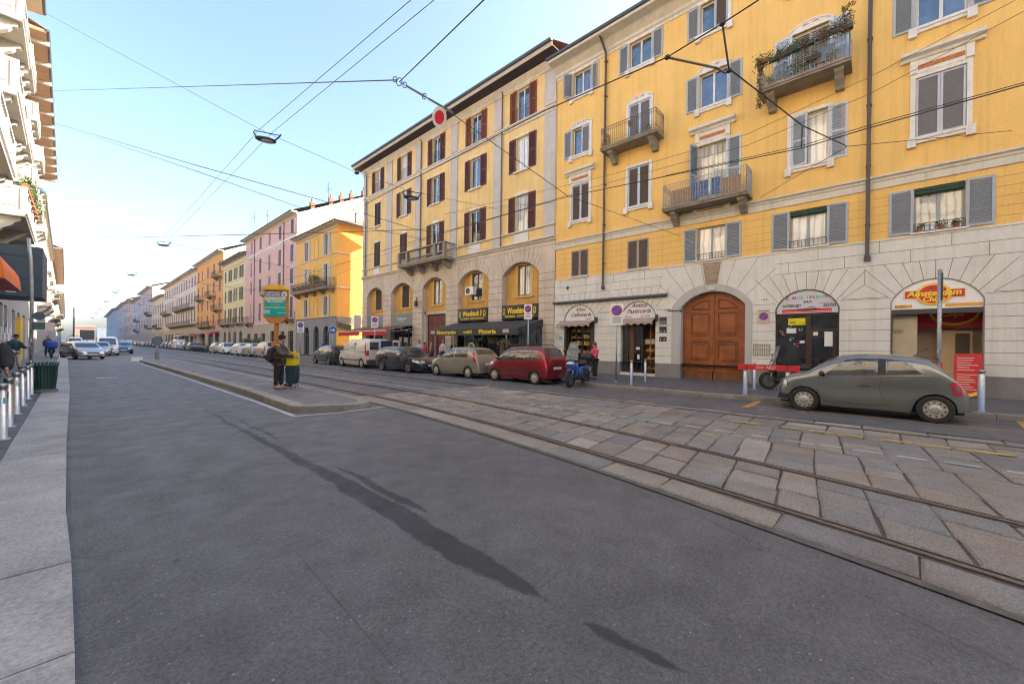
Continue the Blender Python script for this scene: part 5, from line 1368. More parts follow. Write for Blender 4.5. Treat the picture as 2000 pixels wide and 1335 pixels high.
# ------------------------------------------------------------------ generic street house
def house(name, label, loc, rz, u0, u1, zt, zb, wallm, basem, cols, floors, sh, eave=.8, ridge=3.0, depth=12, roofm=None, sidem=None, hw=.5, near_side=None,
  balc=(), strings=(), arches=None, detail=1, chimneys=(), sofm=None, gutter=True, paneset=None, shops=None, group=None, sidewall_u=None, base_op=None):
 root = tag(empty(name, loc, rz), label, "building", group)
 ops = [(u - hw, u + hw, a, b) for (a, b) in floors for u in cols]
 mb = MB(); wall(mb, u0, u1, zb, zt, ops, rev=.18); mb.build("wall", wallm, root)
 mb = MB()
 for u in (u0, u1): mb.add([(0, u, 0), (depth, u, 0), (depth, u, zt), (depth / 2, u, zt + ridge), (0, u, zt)], [(0, 1, 2, 3, 4)])
 mb.quad((depth, u0, 0), (depth, u1, 0), (depth, u1, zt), (depth, u0, zt)); mb.build("side_wall", sidem or wallm, root)
 mb = MB(); wall(mb, u0, u1, 0, zb, arches or [], x=-.04, rev=.3); mb.build("ground_floor", basem, root)
 if arches:
  mb = MB()
  for o in arches: mb.quad((.2, o[0], o[2]), (.2, o[0], o[3]), (.2, o[1], o[3]), (.2, o[1], o[2]))
  mb.build("shop_glazing", G_DARK, root)
  if detail:
   mb = MB()
   for o in arches:
    if o[1] - o[0] > 1.5:
     mb.box(.12, .18, (o[0] + o[1]) / 2 - .03, (o[0] + o[1]) / 2 + .03, o[2], o[3] - .6); mb.box(.12, .19, o[0], o[1], o[3] - 1.0, o[3] - .92)
   mb.build("shop_frames", M_DGREY, root)
 mb = MB(); mb.prof([(0, zt - .35), (-.1, zt - .3), (-.15, zt - .1), (-eave, zt - .02), (-eave, zt + .14), (0, zt + .16)], u0 - .1, u1 + .1); mb.build("cornice", sofm or SOFW, root)
 if gutter: mb = MB(); mb.tube([(-eave - .06, u0 - .15, zt + .13), (-eave - .06, u1 + .15, zt + .13)], .09, 6); mb.build("gutter", GUT, root)
 mb = MB(); e = -eave
 mb.quad((e, u0 - .15, zt + .17), (e, u1 + .15, zt + .17), (depth / 2, u1 + .15, zt + ridge + .2), (depth / 2, u0 - .15, zt + ridge + .2))
 mb.quad((depth / 2, u0 - .15, zt + ridge + .2), (depth / 2, u1 + .15, zt + ridge + .2), (depth + .3, u1 + .15, zt + .1), (depth + .3, u0 - .15, zt + .1))
 rf = mb.build("roof", roofm or ROOFT, root)
 for (x, u) in chimneys:
  mb = MB(); zz = zt + ridge * min(x, depth - x) / (depth / 2); mb.box(x - .25, x + .25, u - .3, u + .3, zz - .2, zz + 1.0); mb.tube([(x, u, zz + 1), (x, u, zz + 1.5)], .12, 6); mb.build("chimney", ROOFT, rf)
 for z, t, m in strings:
  mb = MB(); mb.prof([(0, z + t), (-.1, z + t), (-.12, z + t * .7), (-.05, z), (0, z)], u0, u1); mb.build("string_course", m, root)
 rg = random.Random(int(u1 * 10))
 for fi, (a, b) in enumerate(floors):
  for ci, u in enumerate(cols):
   pn = (paneset or [G_DARK, G_DARK, G_CURT, G_DARK, G_BLUE])[rg.randint(0, 4)]
   w = window(root, u - hw, u + hw, a, b, pn, dep=.1, t=.07)
   k = sh[(fi * len(cols) + ci) % len(sh)] if isinstance(sh, list) else sh
   if k is None: continue
   m, st = k
   sl = detail > 1
   if st == 'o':
    shutter(w, u - hw - hw * .98, u - hw - .01, a, b, m, slats=sl, mid=False, pitch=.1); shutter(w, u + hw + .01, u + hw * 1.98, a, b, m, slats=sl, mid=False, pitch=.1)
   elif st == 'c': shutter(w, u - hw + .01, u - .005, a, b, m, x=.03, slats=sl, mid=False, pitch=.1); shutter(w, u + .005, u + hw - .01, a, b, m, x=.03, slats=sl, mid=False, pitch=.1)
   if detail: mb = MB(); mb.box(-.09, 0, u - hw - .1, u + hw + .1, a - .1, a); mb.box(-.04, 0, u - hw - .08, u + hw + .08, b, b + .1); mb.build("sill", TRIM, w)
 for (ua, ub, z, pr, m) in balc:
  s = slab(root, ua, ub, pr, z, BALC, .2)
  railing(s, ua + .04, ub - .04, -pr + .05, z, 1.0, m, pitch=.16 if detail > 1 else .3, ornate=False, r=.014)
  for q in range(max(2, int((ub - ua) / 2.2))):
   uu = ua + .3 + (ub - ua - .6) * q / max(1, int((ub - ua) / 2.2) - 1 if int((ub - ua) / 2.2) > 1 else 1)
   corbel(s, uu, z - .21, .22, pr * .7, .45, BALC)
 return root
def L0(y): return (-2.25 - .017 * y, y, 0)
W_C = mat("golden_stucco", (.74, .43, .10), .88, var=.07, scale=.7, fine=.05, streak=.3, stain_col=(.45, .27, .09))
GREYB = mat("grey_render_base", (.235, .235, .245), .85, var=.1, scale=1, streak=.2)
SHL = mat("shutter_pale_grey", (.50, .54, .60), .6, var=.06)
SHD = mat("shutter_charcoal", (.055, .06, .065), .6, var=.1)
SHG = mat("shutter_greenish", (.12, .16, .15), .6, var=.1)
# C: corner house beyond the side street
A3 = [(46.6, 48.2, .1, 3.6, .7), (49.5, 51.1, .1, 3.6, .7), (52.5, 54.2, .1, 3.6, .7)]
bC = house("corner_house", "low golden yellow corner house with pale shutters and a grey arcaded ground floor", (XF, 0, 0), 0, 44.7, 57.0, 15.0, 4.55, W_C, GREYB,
 [47.6, 53.6], [(11.9, 14.4), (8.15, 10.9), (4.8, 7.1)], (SHL, 'o'), eave=.7, ridge=0.0, depth=11, hw=.52, balc=[(45.2, 56.2, 7.95, 1.05, IRON)], strings=[(11.75, .1, CORN), (4.5, .14, GREYB)], arches=A3, detail=2)
bpy.data.objects.remove([o for o in bC.children if o.name.startswith("roof")][0])
mb = MB(); z0 = 15.15; e = .75
mb.poly([(-e, 44.7 - e, z0), (-e, 57.1, z0), (5.5, 57.1, z0 + 2.6), (5.5, 50.5, z0 + 2.6)]); mb.poly([(-e, 44.7 - e, z0), (5.5, 50.5, z0 + 2.6), (14, 50.5, z0 + 2.6), (14, 44.7 - e, z0)])
mb.poly([(14, 50.5, z0 + 2.6), (5.5, 50.5, z0 + 2.6), (5.5, 57.1, z0 + 2.6), (14, 57.1, z0 + 2.6)])
rf = mb.build("roof", ROOFT, bC)
mb = MB(); mb.box(-.70, 14, 44.0, 44.7, 14.98, 15.12); mb.build("side_soffit", SOFW, bC)
mb = MB(); mb.tube([(-.8, 43.93, 15.13), (14, 43.93, 15.13)], .1, 6); mb.build("gutter", flat("gutter_grey_blue", (.20, .21, .25)), bC)
for x, u in ((2.6, 45.8), (4.3, 46.2), (6.2, 45.9)):
 mb = MB(); mb.tube([(x, u, 15.6), (x, u, 16.9)], .11, 8); mb.lathe([(.16, 0), (.16, .12), (.08, .2)], (x, u, 16.9), 8); mb.build("flue", M_DGREY, rf)
mb = MB(); mb.quad((10.9, 44.7, 0), (14, 44.7, 0), (14, 44.7, 15), (10.9, 44.7, 15)); mb.build("side_wall", W_C, bC)
mb = MB(); mb.box(0, 5.5, 44.64, 44.699, 3.9, 4.6); mb.build("side_band", GREYB, bC)
mb = MB(); mb.box(-.06, 1.3, 44.60, 44.699, 11.72, 11.86); mb.box(-.06, 1.6, 44.60, 44.699, 7.8, 8.0); mb.build("return_moulding", CORN, bC)
mb = MB()
for (a, b) in ((50.0, 51.2),):
 for z0, z1 in ((4.9, 7.0), (8.3, 10.8), (11.95, 14.3)):
  mb.box(-.03, 0, a, a + .1, z0, z1); mb.box(-.03, 0, b - .1, b, z0, z1); mb.box(-.03, 0, a, b, z1, z1 + .08)
mb.build("blind_window_frame", mat("blind_frame_tan", (.50, .38, .24), .85), bC)
plant("balcony_tree", (XF - .6, 49.6, 7.95), "round green bush in a pot on the long balcony of the low golden corner house", None, r=.75, n=420, leafm=M_LEAF, s=.1, seed=31, up=.9, pot=(.22, .3))
for i in range(7):
 plant("balcony_plant", (XF - .9, 46.3 + i * 1.45, 8.1), "%s low plant from the right on the balcony of the golden corner house" % ORD[i], "plants along the balcony of the golden corner house", box=1.0, pot=(.1, .2), r=.4, n=110, leafm=[M_LEAF, M_LEAFD][i % 2], s=.08, seed=90 + i)
fl = MB(); fl.prism([(0, 0, 0), (1.5, 0, -.35), (1.5, 0, .3), (0, 0, .55)], (0, .12, 0)); fl = fl.build("hanging_sign", flat("sign_dark_green", (.03, .07, .06)), None, loc=(XF + .1, 44.45, 3.4)); tag(fl, "dark green pennant sign fixed to the side wall of the golden corner house", "sign")
vb = MB(); vb.box(-.05, .05, -.35, .35, -.85, .85); vb = vb.build("vertical_sign", SIGNW, None, loc=(19.0, 38.95, 3.6), rz=1.57); tag(vb, "white vertical sign board at the side street corner above the red awning", "sign")
# D: pink house
PINK = mat("pink_stucco", (.60, .38, .34), .88, var=.06, scale=.7, streak=.2, stain_col=(.42, .28, .25))
CREAM = mat("cream_side_render", (.80, .66, .48), .9, var=.05, scale=.4, streak=.12, stain_col=(.6, .48, .35))
SANDB = mat("sand_stone_base", (.40, .34, .28), .88, var=.12, scale=1, streak=.3)
shd = [(SHD, 'c'), (SHD, 'c'), None, (SHD, 'c'), None]
house("pink_house", "tall pink house with narrow windows and a blank cream side wall", (XF, 0, 0), 0, 57.05, 81.4, 18.9, 4.6, PINK, SANDB,
 [59.0, 63.9, 68.5, 73.1, 77.9], [(16.4, 18.4), (12.6, 15.0), (9.6, 11.7), (5.0, 7.9)], shd, eave=.8, ridge=5.6, depth=22, hw=.55, sidem=CREAM, roofm=mat("grey_roof", (.16, .16, .17), .9),
 balc=[(57.6, 60.4, 4.8, .9, IRON), (76.4, 79.4, 4.8, .9, IRON), (66.6, 70.0, 8.9, .9, IRON)], strings=[(15.6, .45, TRIM), (4.45, .16, TRIM)], arches=[(58, 60, .1, 3.2), (61.5, 63, .1, 3.2), (65, 67.5, .1, 3.3), (70, 72, .1, 3.0), (74, 76, .1, 3.0), (78, 80, .1, 3.0)], detail=1,
 chimneys=[(2, 57.6), (4.5, 57.6), (6, 57.6), (7.5, 57.6), (9.5, 57.8), (5, 70)])
# drainpipes on D handled inside the house
for u in (62.0, 76.0):
 mb = MB(); mb.tube([(-.1, u, 18.7), (-.1, u, 4.6)], .06, 6)
 p = mb.build("downpipe", flat("downpipe_rust", (.16, .06, .05)), bpy.data.objects["pink_house"])
PALEY = mat("pale_yellow_stucco", (.66, .54, .26), .88, var=.06, scale=.7, streak=.2, stain_col=(.45, .36, .2))
house("pale_yellow_house", "pale yellow house with dark shutters between the orange house and the pink house", (XF, 0, 0), 0, 81.45, 97.5, 17.0, 4.8, PALEY, SANDB,
 [84, 88, 91.8, 95.6], [(13.2, 15.4), (9.2, 11.5), (5.2, 7.9)], [(SHD, 'o'), (SHG, 'o'), (SHD, 'o'), (SHD, 'c')], eave=.9, ridge=3, depth=13, hw=.6, balc=[(88.4, 96.8, 5.0, 1.1, IRON), (82.5, 85.5, 5.0, 1.0, IRON)],
 strings=[(12.3, .25, TRIM), (4.7, .2, TRIM)], arches=[(83, 85, .1, 3.6, .8), (87, 89, .1, 3.6, .8), (91, 92.8, .1, 3.6, .8), (94.6, 96.4, .1, 3.6, .8)], sofm=flat("soffit_grey", (.2, .19, .18)))
ORG = mat("orange_stucco", (.66, .31, .09), .88, var=.07, scale=.7, streak=.25, stain_col=(.4, .2, .07))
house("orange_house", "orange house with small iron balconies and a pale yellow blank side wall", (XF, 0, 0), 0, 97.55, 124.5, 20.0, 4.8, ORG, SANDB,
 [100.5, 106, 112, 118, 122.5], [(16.0, 18.4), (12.0, 14.6), (8.6, 10.8), (5.2, 7.6)], [(SHD, 'c'), (SHUT_M, 'c'), (SHD, 'c'), None, (SHUT_M, 'c')], eave=.9, ridge=3.2, depth=13, hw=.75, sidem=mat("pale_yellow_render", (.78, .62, .30), .9, var=.04),
 balc=[(98.5, 102.5, 15.0, 1.2, IRON), (104, 108.5, 11.4, 1.2, IRON), (116, 120.5, 11.4, 1.2, IRON), (98.5, 102.5, 8.2, 1.2, IRON), (104, 110, 5, 1.2, IRON), (111, 118, 5, 1.2, IRON)], arches=[(100, 104, .1, 3.4), (106, 111, .1, 3.4), (114, 118, .1, 3.4)], detail=0)
PALEP = mat("pale_pink_stucco", (.58, .48, .44), .88, var=.06, scale=.7, streak=.2)
house("pale_pink_house", "long pale pinkish house with dark shutters and stone balconies beyond the orange house", (XF, 0, 0), 0, 124.6, 182, 19.4, 5.2, PALEP, SANDB,
 [127 + i * 3.95 for i in range(14)], [(15.6, 18.2), (11.2, 14.2), (6.6, 9.8)], [(SHD, 'c'), (SHD, 'c'), None, (SHD, 'c')], eave=1.1, ridge=3, depth=13, hw=.8, sidem=CREAM,
 balc=[(127, 154, 10.4, 1.3, BALC), (165, 180, 10.4, 1.3, BALC), (125, 165, 6.0, 1.3, BALC)], arches=[(128 + i * 6.5, 132 + i * 6.5, .1, 3.8) for i in range(8)], detail=0)
house("cream_gabled_house", "narrow mauve-grey house with a bright cream side wall, far along the right side", (XF, 0, 0), 0, 216, 262, 23.6, 5, mat("mauve_stucco", (.50, .40, .38), .9), SANDB,
 [220 + i * 6 for i in range(7)], [(18.5, 21.5), (13, 16.5), (7.5, 11)], [(SHD, 'c'), None], eave=1.4, ridge=4, depth=20, hw=.9, sidem=CREAM, balc=[(216, 228, 12.4, 1.5, IRON), (216, 228, 7, 1.5, IRON)], detail=0)
house("ochre_low_house", "low house with a bright ochre side wall beneath the far cream gable", (XF, 0, 0), 0, 183, 215.9, 17.4, 5, mat("beige_stucco", (.55, .47, .38), .9), SANDB,
 [186 + i * 5 for i in range(6)], [(12, 15), (7, 10)], [(SHD, 'c')], eave=1.4, ridge=3, depth=14, hw=.9, sidem=mat("ochre_render", (.75, .50, .22), .9), balc=[(186, 200, 6.4, 1.5, IRON)], detail=0, arches=[(186, 192, .1, 3.6), (196, 204, .1, 3.6)])
house("grey_lilac_house", "grey-lilac house with a yellow side wall in the far row on the right", (XF, 0, 0), 0, 263, 305, 22.5, 5, mat("lilac_grey_stucco", (.46, .44, .46), .9), SANDB,
 [267 + i * 7 for i in range(5)], [(17, 20.5), (12, 15), (7, 10)], [(SHD, 'c'), None], eave=1.6, ridge=3, depth=16, hw=1.1, sidem=mat("yellow_render", (.78, .55, .2), .9), balc=[(266, 280, 11.4, 1.5, IRON), (266, 280, 6.4, 1.5, IRON)], detail=0)
house("pinkish_far_house", "pinkish house with a pale side wall beyond the grey-lilac one", (XF, 0, 0), 0, 306, 350, 25, 5, mat("rose_stucco", (.55, .40, .32), .9), SANDB,
 [310 + i * 8 for i in range(5)], [(19, 22.5), (13, 16.5), (7.5, 11)], [(SHD, 'c'), None], eave=1.8, ridge=3, depth=16, hw=1.2, sidem=CREAM, detail=0)
house("mauve_far_house", "mauve-grey house near the vanishing end of the right row", (XF, 0, 0), 0, 351, 452, 26, 5, mat("mauve_grey_stucco", (.42, .38, .40), .9), SANDB,
 [357 + i * 12 for i in range(8)], [(19, 23), (13, 17), (7.5, 11)], [(SHD, 'c'), None], eave=2, ridge=3, depth=16, hw=1.5, detail=0)
house("last_far_house", "last grey house of the right row before the square", (XF, 0, 0), 0, 453, 640, 27.5, 5, mat("blue_grey_stucco", (.36, .37, .42), .9), SANDB,
 [462 + i * 18 for i in range(10)], [(19, 24), (12, 17)], [(SHD, 'c'), None], eave=2.5, ridge=3, depth=16, hw=2, detail=0)
# unseen house added behind the camera on the right to shade the street
house("shading_house", "unseen ochre house added behind the camera to shade the street", (XF, 0, 0), 0, -58, -9.6, 18.6, 5, Y_WALL, STUC, [-56 + i * 4 for i in range(11)], [(12, 14.5), (7.5, 10)], None, detail=0)
# awnings and planters far right ground floor
for i, (y, w, zz, c, lab) in enumerate([(118, 5, 3.1, (.45, .07, .05), "dark red awning over a shop in the orange house"), (102, 3.5, 3.4, (.65, .03, .04), "bright red shop sign band on the orange house"), (128, 10, 3.3, (.42, .28, .26), "striped pinkish awning under the pale pinkish house"),
        (143, 12, 3.2, (.5, .40, .38), "pale awning under the middle of the pale pinkish house")]):
 mb = MB(); mb.prism([(-.05, -w / 2, .4), (-1.6, -w / 2, 0), (-1.6, -w / 2, -.3), (-.05, -w / 2, .1)], (0, w, 0)); t = mb.build("shop_awning", flat("awn%d" % i, c, .8), None, loc=(XF, y, zz)); tag(t, lab, "awning")
for i, y in enumerate((71, 72.2, 73.4, 66.5, 67.6)):
 plant("street_planter", (17.6, y, .12), ["nearest tall bamboo in the left trio", "middle tall bamboo in the left trio", "farthest tall bamboo in the left trio", "nearer bamboo of the right pair", "farther bamboo of the right pair"][i] + " in front of the pink house", "planters in front of the pink house", box=1.0, pot=(.2, .6), r=.7, n=240, leafm=M_LEAF, potm=M_TERRA, s=.12, seed=140 + i, up=.9)
# antennas
for (x, u, z, h, lab) in ((22, 79, 21, 3.8, "tall thin television mast on the pink house roof"), (21, 83, 18.5, 6.5, "television aerial on the pale yellow house roof"), (24, 58.5, 22.5, 2.2, "short aerial on the ridge of the pink house")):
 mb = MB(); mb.tube([(0, 0, 0), (0, 0, h)], .035, 5);
 for k in range(3): mb.tube([(-.1, -.6, h - .2 - k * .5), (-.1, .6, h - .2 - k * .5)], .02, 4)
 for k in range(4): mb.tube([(-.35, -.5 + k * .3, h - 1.0), (.35, -.5 + k * .3, h - 1.0)], .015, 4)
 t = mb.build("roof_aerial", M_DGREY, None, loc=(x, u, z)); tag(t, lab, "aerial")
# ------------------------------------------------------------------ left row (rotated so that outside faces the street)
LZ = PI + math.atan(.017)
def LH(name, label, y0, y1, zt, wallm, floors, **k):
 """left house: local u runs from -y1..-y0 because of the half turn"""
 cx = -2.25
 cols_ = k.pop('cols_', None)
 if cols_ is None:
  n = max(2, int((y1 - y0) / 3.6)); cols_ = [y0 + (y1 - y0) * (i + .5) / n for i in range(n)]
 balc = [(-b, -a, z, p, m) for (a, b, z, p, m) in k.pop('balc', ())]
 ar = k.pop('arches', None)
 if ar: ar = [(-o[1], -o[0], *o[2:]) for o in ar]
 return house(name, label, (cx, 0, 0), LZ, -y1, -y0, zt, k.pop('zb', 5.0), wallm, k.pop('basem', SANDB), [-u for u in cols_], floors, k.pop('sh', None), balc=balc, arches=ar, **k)
CRM = mat("cream_facade", (.54, .46, .34), .88, var=.08, scale=.8, streak=.25, stain_col=(.40, .31, .22))
WHB = mat("white_balcony_stone", (.44, .42, .38), .85, var=.08, scale=2, streak=.25, stain_col=(.3, .27, .24))
GRL = mat("grey_granite_base", (.33, .32, .30), .85, var=.12, scale=1.4, fine=.15, streak=.3)
lA = LH("cream_balcony_house", "tall cream house with white stone balconies at the left edge", -40, 37, 21.0, CRM, [(8.2, 10.8), (12.3, 14.8), (16.4, 18.8)], eave=1.15, ridge=3, depth=12, hw=.6, sofm=SOFW, basem=GRL,
  cols_=[-38 + i * 3.55 for i in range(22)], sh=None, strings=[(7.0, .3, WHB), (11.3, .2, WHB), (15.4, .2, WHB)], detail=1, arches=[(31.8, 33.6, .1, 3.4), (34.4, 36.0, .1, 3.4), (27.5, 30.5, .1, 3.4), (20, 24, .1, 3.4), (8, 14, .1, 3.4), (-8, 0, .1, 3.4)])
def stone_balc(par, y0, y1, z0, pr, h=1.05, th=.28, m=None):
 m = m or WHB; u0, u1 = -y1, -y0
 s = slab(par, u0, u1, pr, z0 + th, m, th, "balcony")
 zb = z0 + th
 mb = MB(); mb.box(-pr + .02, -pr + .2, u0, u1, zb + h - .12, zb + h); mb.box(-pr, 0, u0, u0 + .2, zb + h - .121, zb + h + .001); mb.box(-pr, 0, u1 - .2, u1, zb + h - .121, zb + h + .001)
 mb.box(-pr + .04, -pr + .16, u0, u1, zb, zb + .12)
 k = max(2, int((u1 - u0) / 2.4))
 for i in range(k + 1):
  u = u0 + .15 + (u1 - u0 - .3) * i / k; mb.box(-pr + .01, -pr + .21, u - .16, u + .16, zb, zb + h - .12)
 for u in (u0 + .02, u1 - .14): mb.box(-pr + .2, -.02, u, u + .12, zb, zb + h - .12)
 for u in (u0 - .002, u1 - .012): mb.box(-pr + .3, -.2, u, u + .014, zb + .15, zb + h - .25)
 mb.build("parapet", m, s)
 mb = MB(); u = u0 + .4
 while u < u1 - .3:
  mb.lathe([(.035, 0), (.07, .1), (.075, .3), (.04, .55), (.035, .7), (.06, .78)], (-pr + .11, u, zb + .1), 6); u += .24
 mb.build("balusters", m, s)
 for i in range(3): corbel(s, u0 + .4 + (u1 - u0 - .8) * i / 2, z0 - .01, .3, pr * .8, .7, m)
 return s
for (a, b, z, p) in ((28.0, 35.8, 7.0, 1.05), (23.6, 29.5, 10.6, 1.0), (33.2, 36.9, 11.9, .9), (17.5, 22.3, 14.7, 1.0), (26, 30.5, 14.6, 1.0), (33.4, 36.8, 16.0, .95), (12, 22, 7.0, 1.05), (2, 10, 10.9, 1.0), (-14, -4, 7, 1.05), (-20, -8, 14.6, 1.0)):
 stone_balc(lA, a, b, z, p)
for i in range(6):
 plant("balcony_plant", (-2.25 - .017 * 30 + 1.0, 28.6 + i * 1.2, 8.3), "%s green boxed plant from the near end of the lowest white balcony at the left edge" % ORD[i], "plants on the lowest white balcony at the left edge", box=.9, pot=(.1, .2), r=.4, n=190, leafm=M_LEAF, potm=M_TERRA, s=.07, seed=200 + i)
lB = LH("brown_soffit_house", "cream house with a deep brown timber soffit and pale brackets, second on the left", 37.1, 71, 20.0, CRM, [(7.6, 10.2), (12, 14.6), (16.2, 18.6)], eave=1.3, ridge=3, depth=12, hw=.6, sofm=mat("brown_soffit", (.34, .20, .12), .85, var=.1), basem=GRL, strings=[(6.8, .25, WHB), (15.5, .2, WHB)], detail=1,
  arches=[(39, 41, .1, 3.4), (43, 45, .1, 3.4), (48, 51, .1, 3.4), (55, 58, .1, 3.4), (62, 66, .1, 3.4)])
mb = MB()
for i in range(12): u = -38.2 - i * 2.9; mb.box(-1.42, 0, u - .09, u + .09, 19.78, 20.02)
mb.build("eave_brackets", WHB, lB)
for (a, b, z) in ((39, 43, 7.0), (46, 50, 7.0), (39, 43, 11.2), (47, 51.5, 11.2), (55, 60, 11.2), (64, 69, 7.2), (55, 59.5, 7.2), (39.4, 43, 15.4), (48, 52, 15.4), (58, 63, 15.4)): stone_balc(lB, a, b, z, .95, .9)
lC = LH("plain_cream_house", "cream house with stone balconies and no overhang, third on the left", 71.1, 122, 17.5, CRM, [(6.5, 9.2), (10.6, 13), (14.4, 16.6)], eave=.5, ridge=2.5, depth=12, hw=.65, strings=[(5.2, .25, WHB)], detail=0, basem=GRL)
for (a, b, z) in ((74, 80, 5.6), (74, 80, 9.8), (86, 92, 5.6), (86, 92, 9.8), (100, 107, 5.6), (100, 107, 9.8)): stone_balc(lC, a, b, z, 1.0, .9)
lD = LH("far_left_house", "cream house with timber eaves, fourth on the left, overhanging the pavement", 122.1, 200, 20.0, mat("cream_yellow_facade", (.62, .50, .30), .9, var=.08), [(6.5, 9.2), (10.6, 13), (14.4, 16.6)], eave=1.6, ridge=2.5, depth=12, hw=.8, sofm=MATS["brown_soffit"], detail=0, basem=GRL,
  balc=[(123, 140, 10, 1.3, IRON), (123, 150, 6, 1.3, IRON), (160, 180, 14, 1.3, IRON), (160, 180, 6, 1.3, IRON)])
lE = LH("farthest_left_house", "brownish house with stacked balconies, last readable one on the left", 200.1, 420, 17.0, mat("brownish_facade", (.42, .34, .26), .9, var=.1), [(6.5, 9.2), (11, 14)], eave=1.6, ridge=2.5, depth=12, hw=1.2, detail=0, basem=GRL, balc=[(202, 240, 10, 1.6, IRON), (202, 250, 5.6, 1.6, IRON)])
t = empty("satellite_dish", (-1.95, 44, 12.2)); tag(t, "small blue-grey satellite dish on a balcony of the brown soffit house on the left", "dish")
mb = MB(); mb.lathe([(.02, -.05), (.13, -.02), (.2, .04)], (0, 0, 0), 14, 'Y'); mb.build("dish", flat("dish_blue", (.08, .18, .32)), t); mb = MB(); mb.tube([(0, 0, 0), (-.3, .1, -.3)], .03, 5); mb.build("arm", M_DGREY, t)
# end of the avenue: gatehouse square
en = house("gatehouse", "pale pink gatehouse with low red roof closing the avenue, dark arch in its middle", (0, 800, 0), PI / 2, -13, 8, 19, 5, mat("salmon_stone", (.30, .19, .14), .9), mat("salmon_stone", (.6, .45, .38)), [-5, 0, 5, 10], [(10, 14)], None, detail=0, arches=[(-2.5, 2.5, .1, 4.6)], eave=1, ridge=4, depth=16)
house("square_block", "pale grey modern block right of the gatehouse at the end of the avenue", (0, 760, 0), PI / 2, -30, -14.5, 19, 5, mat("pale_blue_block", (.20, .24, .29), .8), SANDB, [-27, -23, -19], [(7, 9), (11, 13), (15, 17)], None, detail=0, eave=.5, ridge=.5, depth=16)
# ------------------------------------------------------------------ cars (local frame: +x forward, y left, z up, origin on the ground under the middle)
def paint(name, col, metal=.35, rough=.32, coat=1.0):
 return mat(name, col, rough, metal=metal, var=.05, scale=2, coat=coat)
def interp(tab, x):
 # smooth (Catmull-Rom) interpolation of (x, v)
 n = len(tab)
 if x <= tab[0][0]: return tab[0][1]
 if x >= tab[-1][0]: return tab[-1][1]
 for i in range(n - 1):
  x0, v0 = tab[i]; x1, v1 = tab[i + 1]
  if x <= x1:
   t = (x - x0) / (x1 - x0)
   def slope(j):
    if j <= 0 or j >= n - 1: return (tab[min(j + 1, n - 1)][1] - tab[max(j - 1, 0)][1]) / max(1e-6, tab[min(j + 1, n - 1)][0] - tab[max(j - 1, 0)][0])
    a = (tab[j][1] - tab[j - 1][1]) / (tab[j][0] - tab[j - 1][0]); b = (tab[j + 1][1] - tab[j][1]) / (tab[j + 1][0] - tab[j][0])
    return 0 if a * b <= 0 else 2 * a * b / (a + b)
   m0, m1 = slope(i) * (x1 - x0), slope(i + 1) * (x1 - x0)
   return (2 * t ** 3 - 3 * t ** 2 + 1) * v0 + (t ** 3 - 2 * t ** 2 + t) * m0 + (-2 * t ** 3 + 3 * t ** 2) * v1 + (t ** 3 - t ** 2) * m1
TYRE = mat("tyre", (.022, .022, .023), .85, var=.2, scale=20)
WHEELC = mat("hubcap_silver", (.42, .41, .38), .45, metal=.5, var=.1, scale=6)
ALLOY = mat("alloy_grey", (.28, .28, .29), .35, metal=.8, var=.1)
CGLASS = glass_mat("car_glass", (.03, .04, .045), 1.9, rough=.02)
CTRIM = flat("car_black_trim", (.018, .018, .02), .55)
RLAMP = mat("rear_lamp_red", (.42, .01, .03), .15, var=.1, coat=1)
FLAMP = mat("headlamp_clear", (.55, .58, .62), .1, var=.25, scale=8, coat=1)
PLATE = flat("number_plate", (.62, .62, .60), .5)
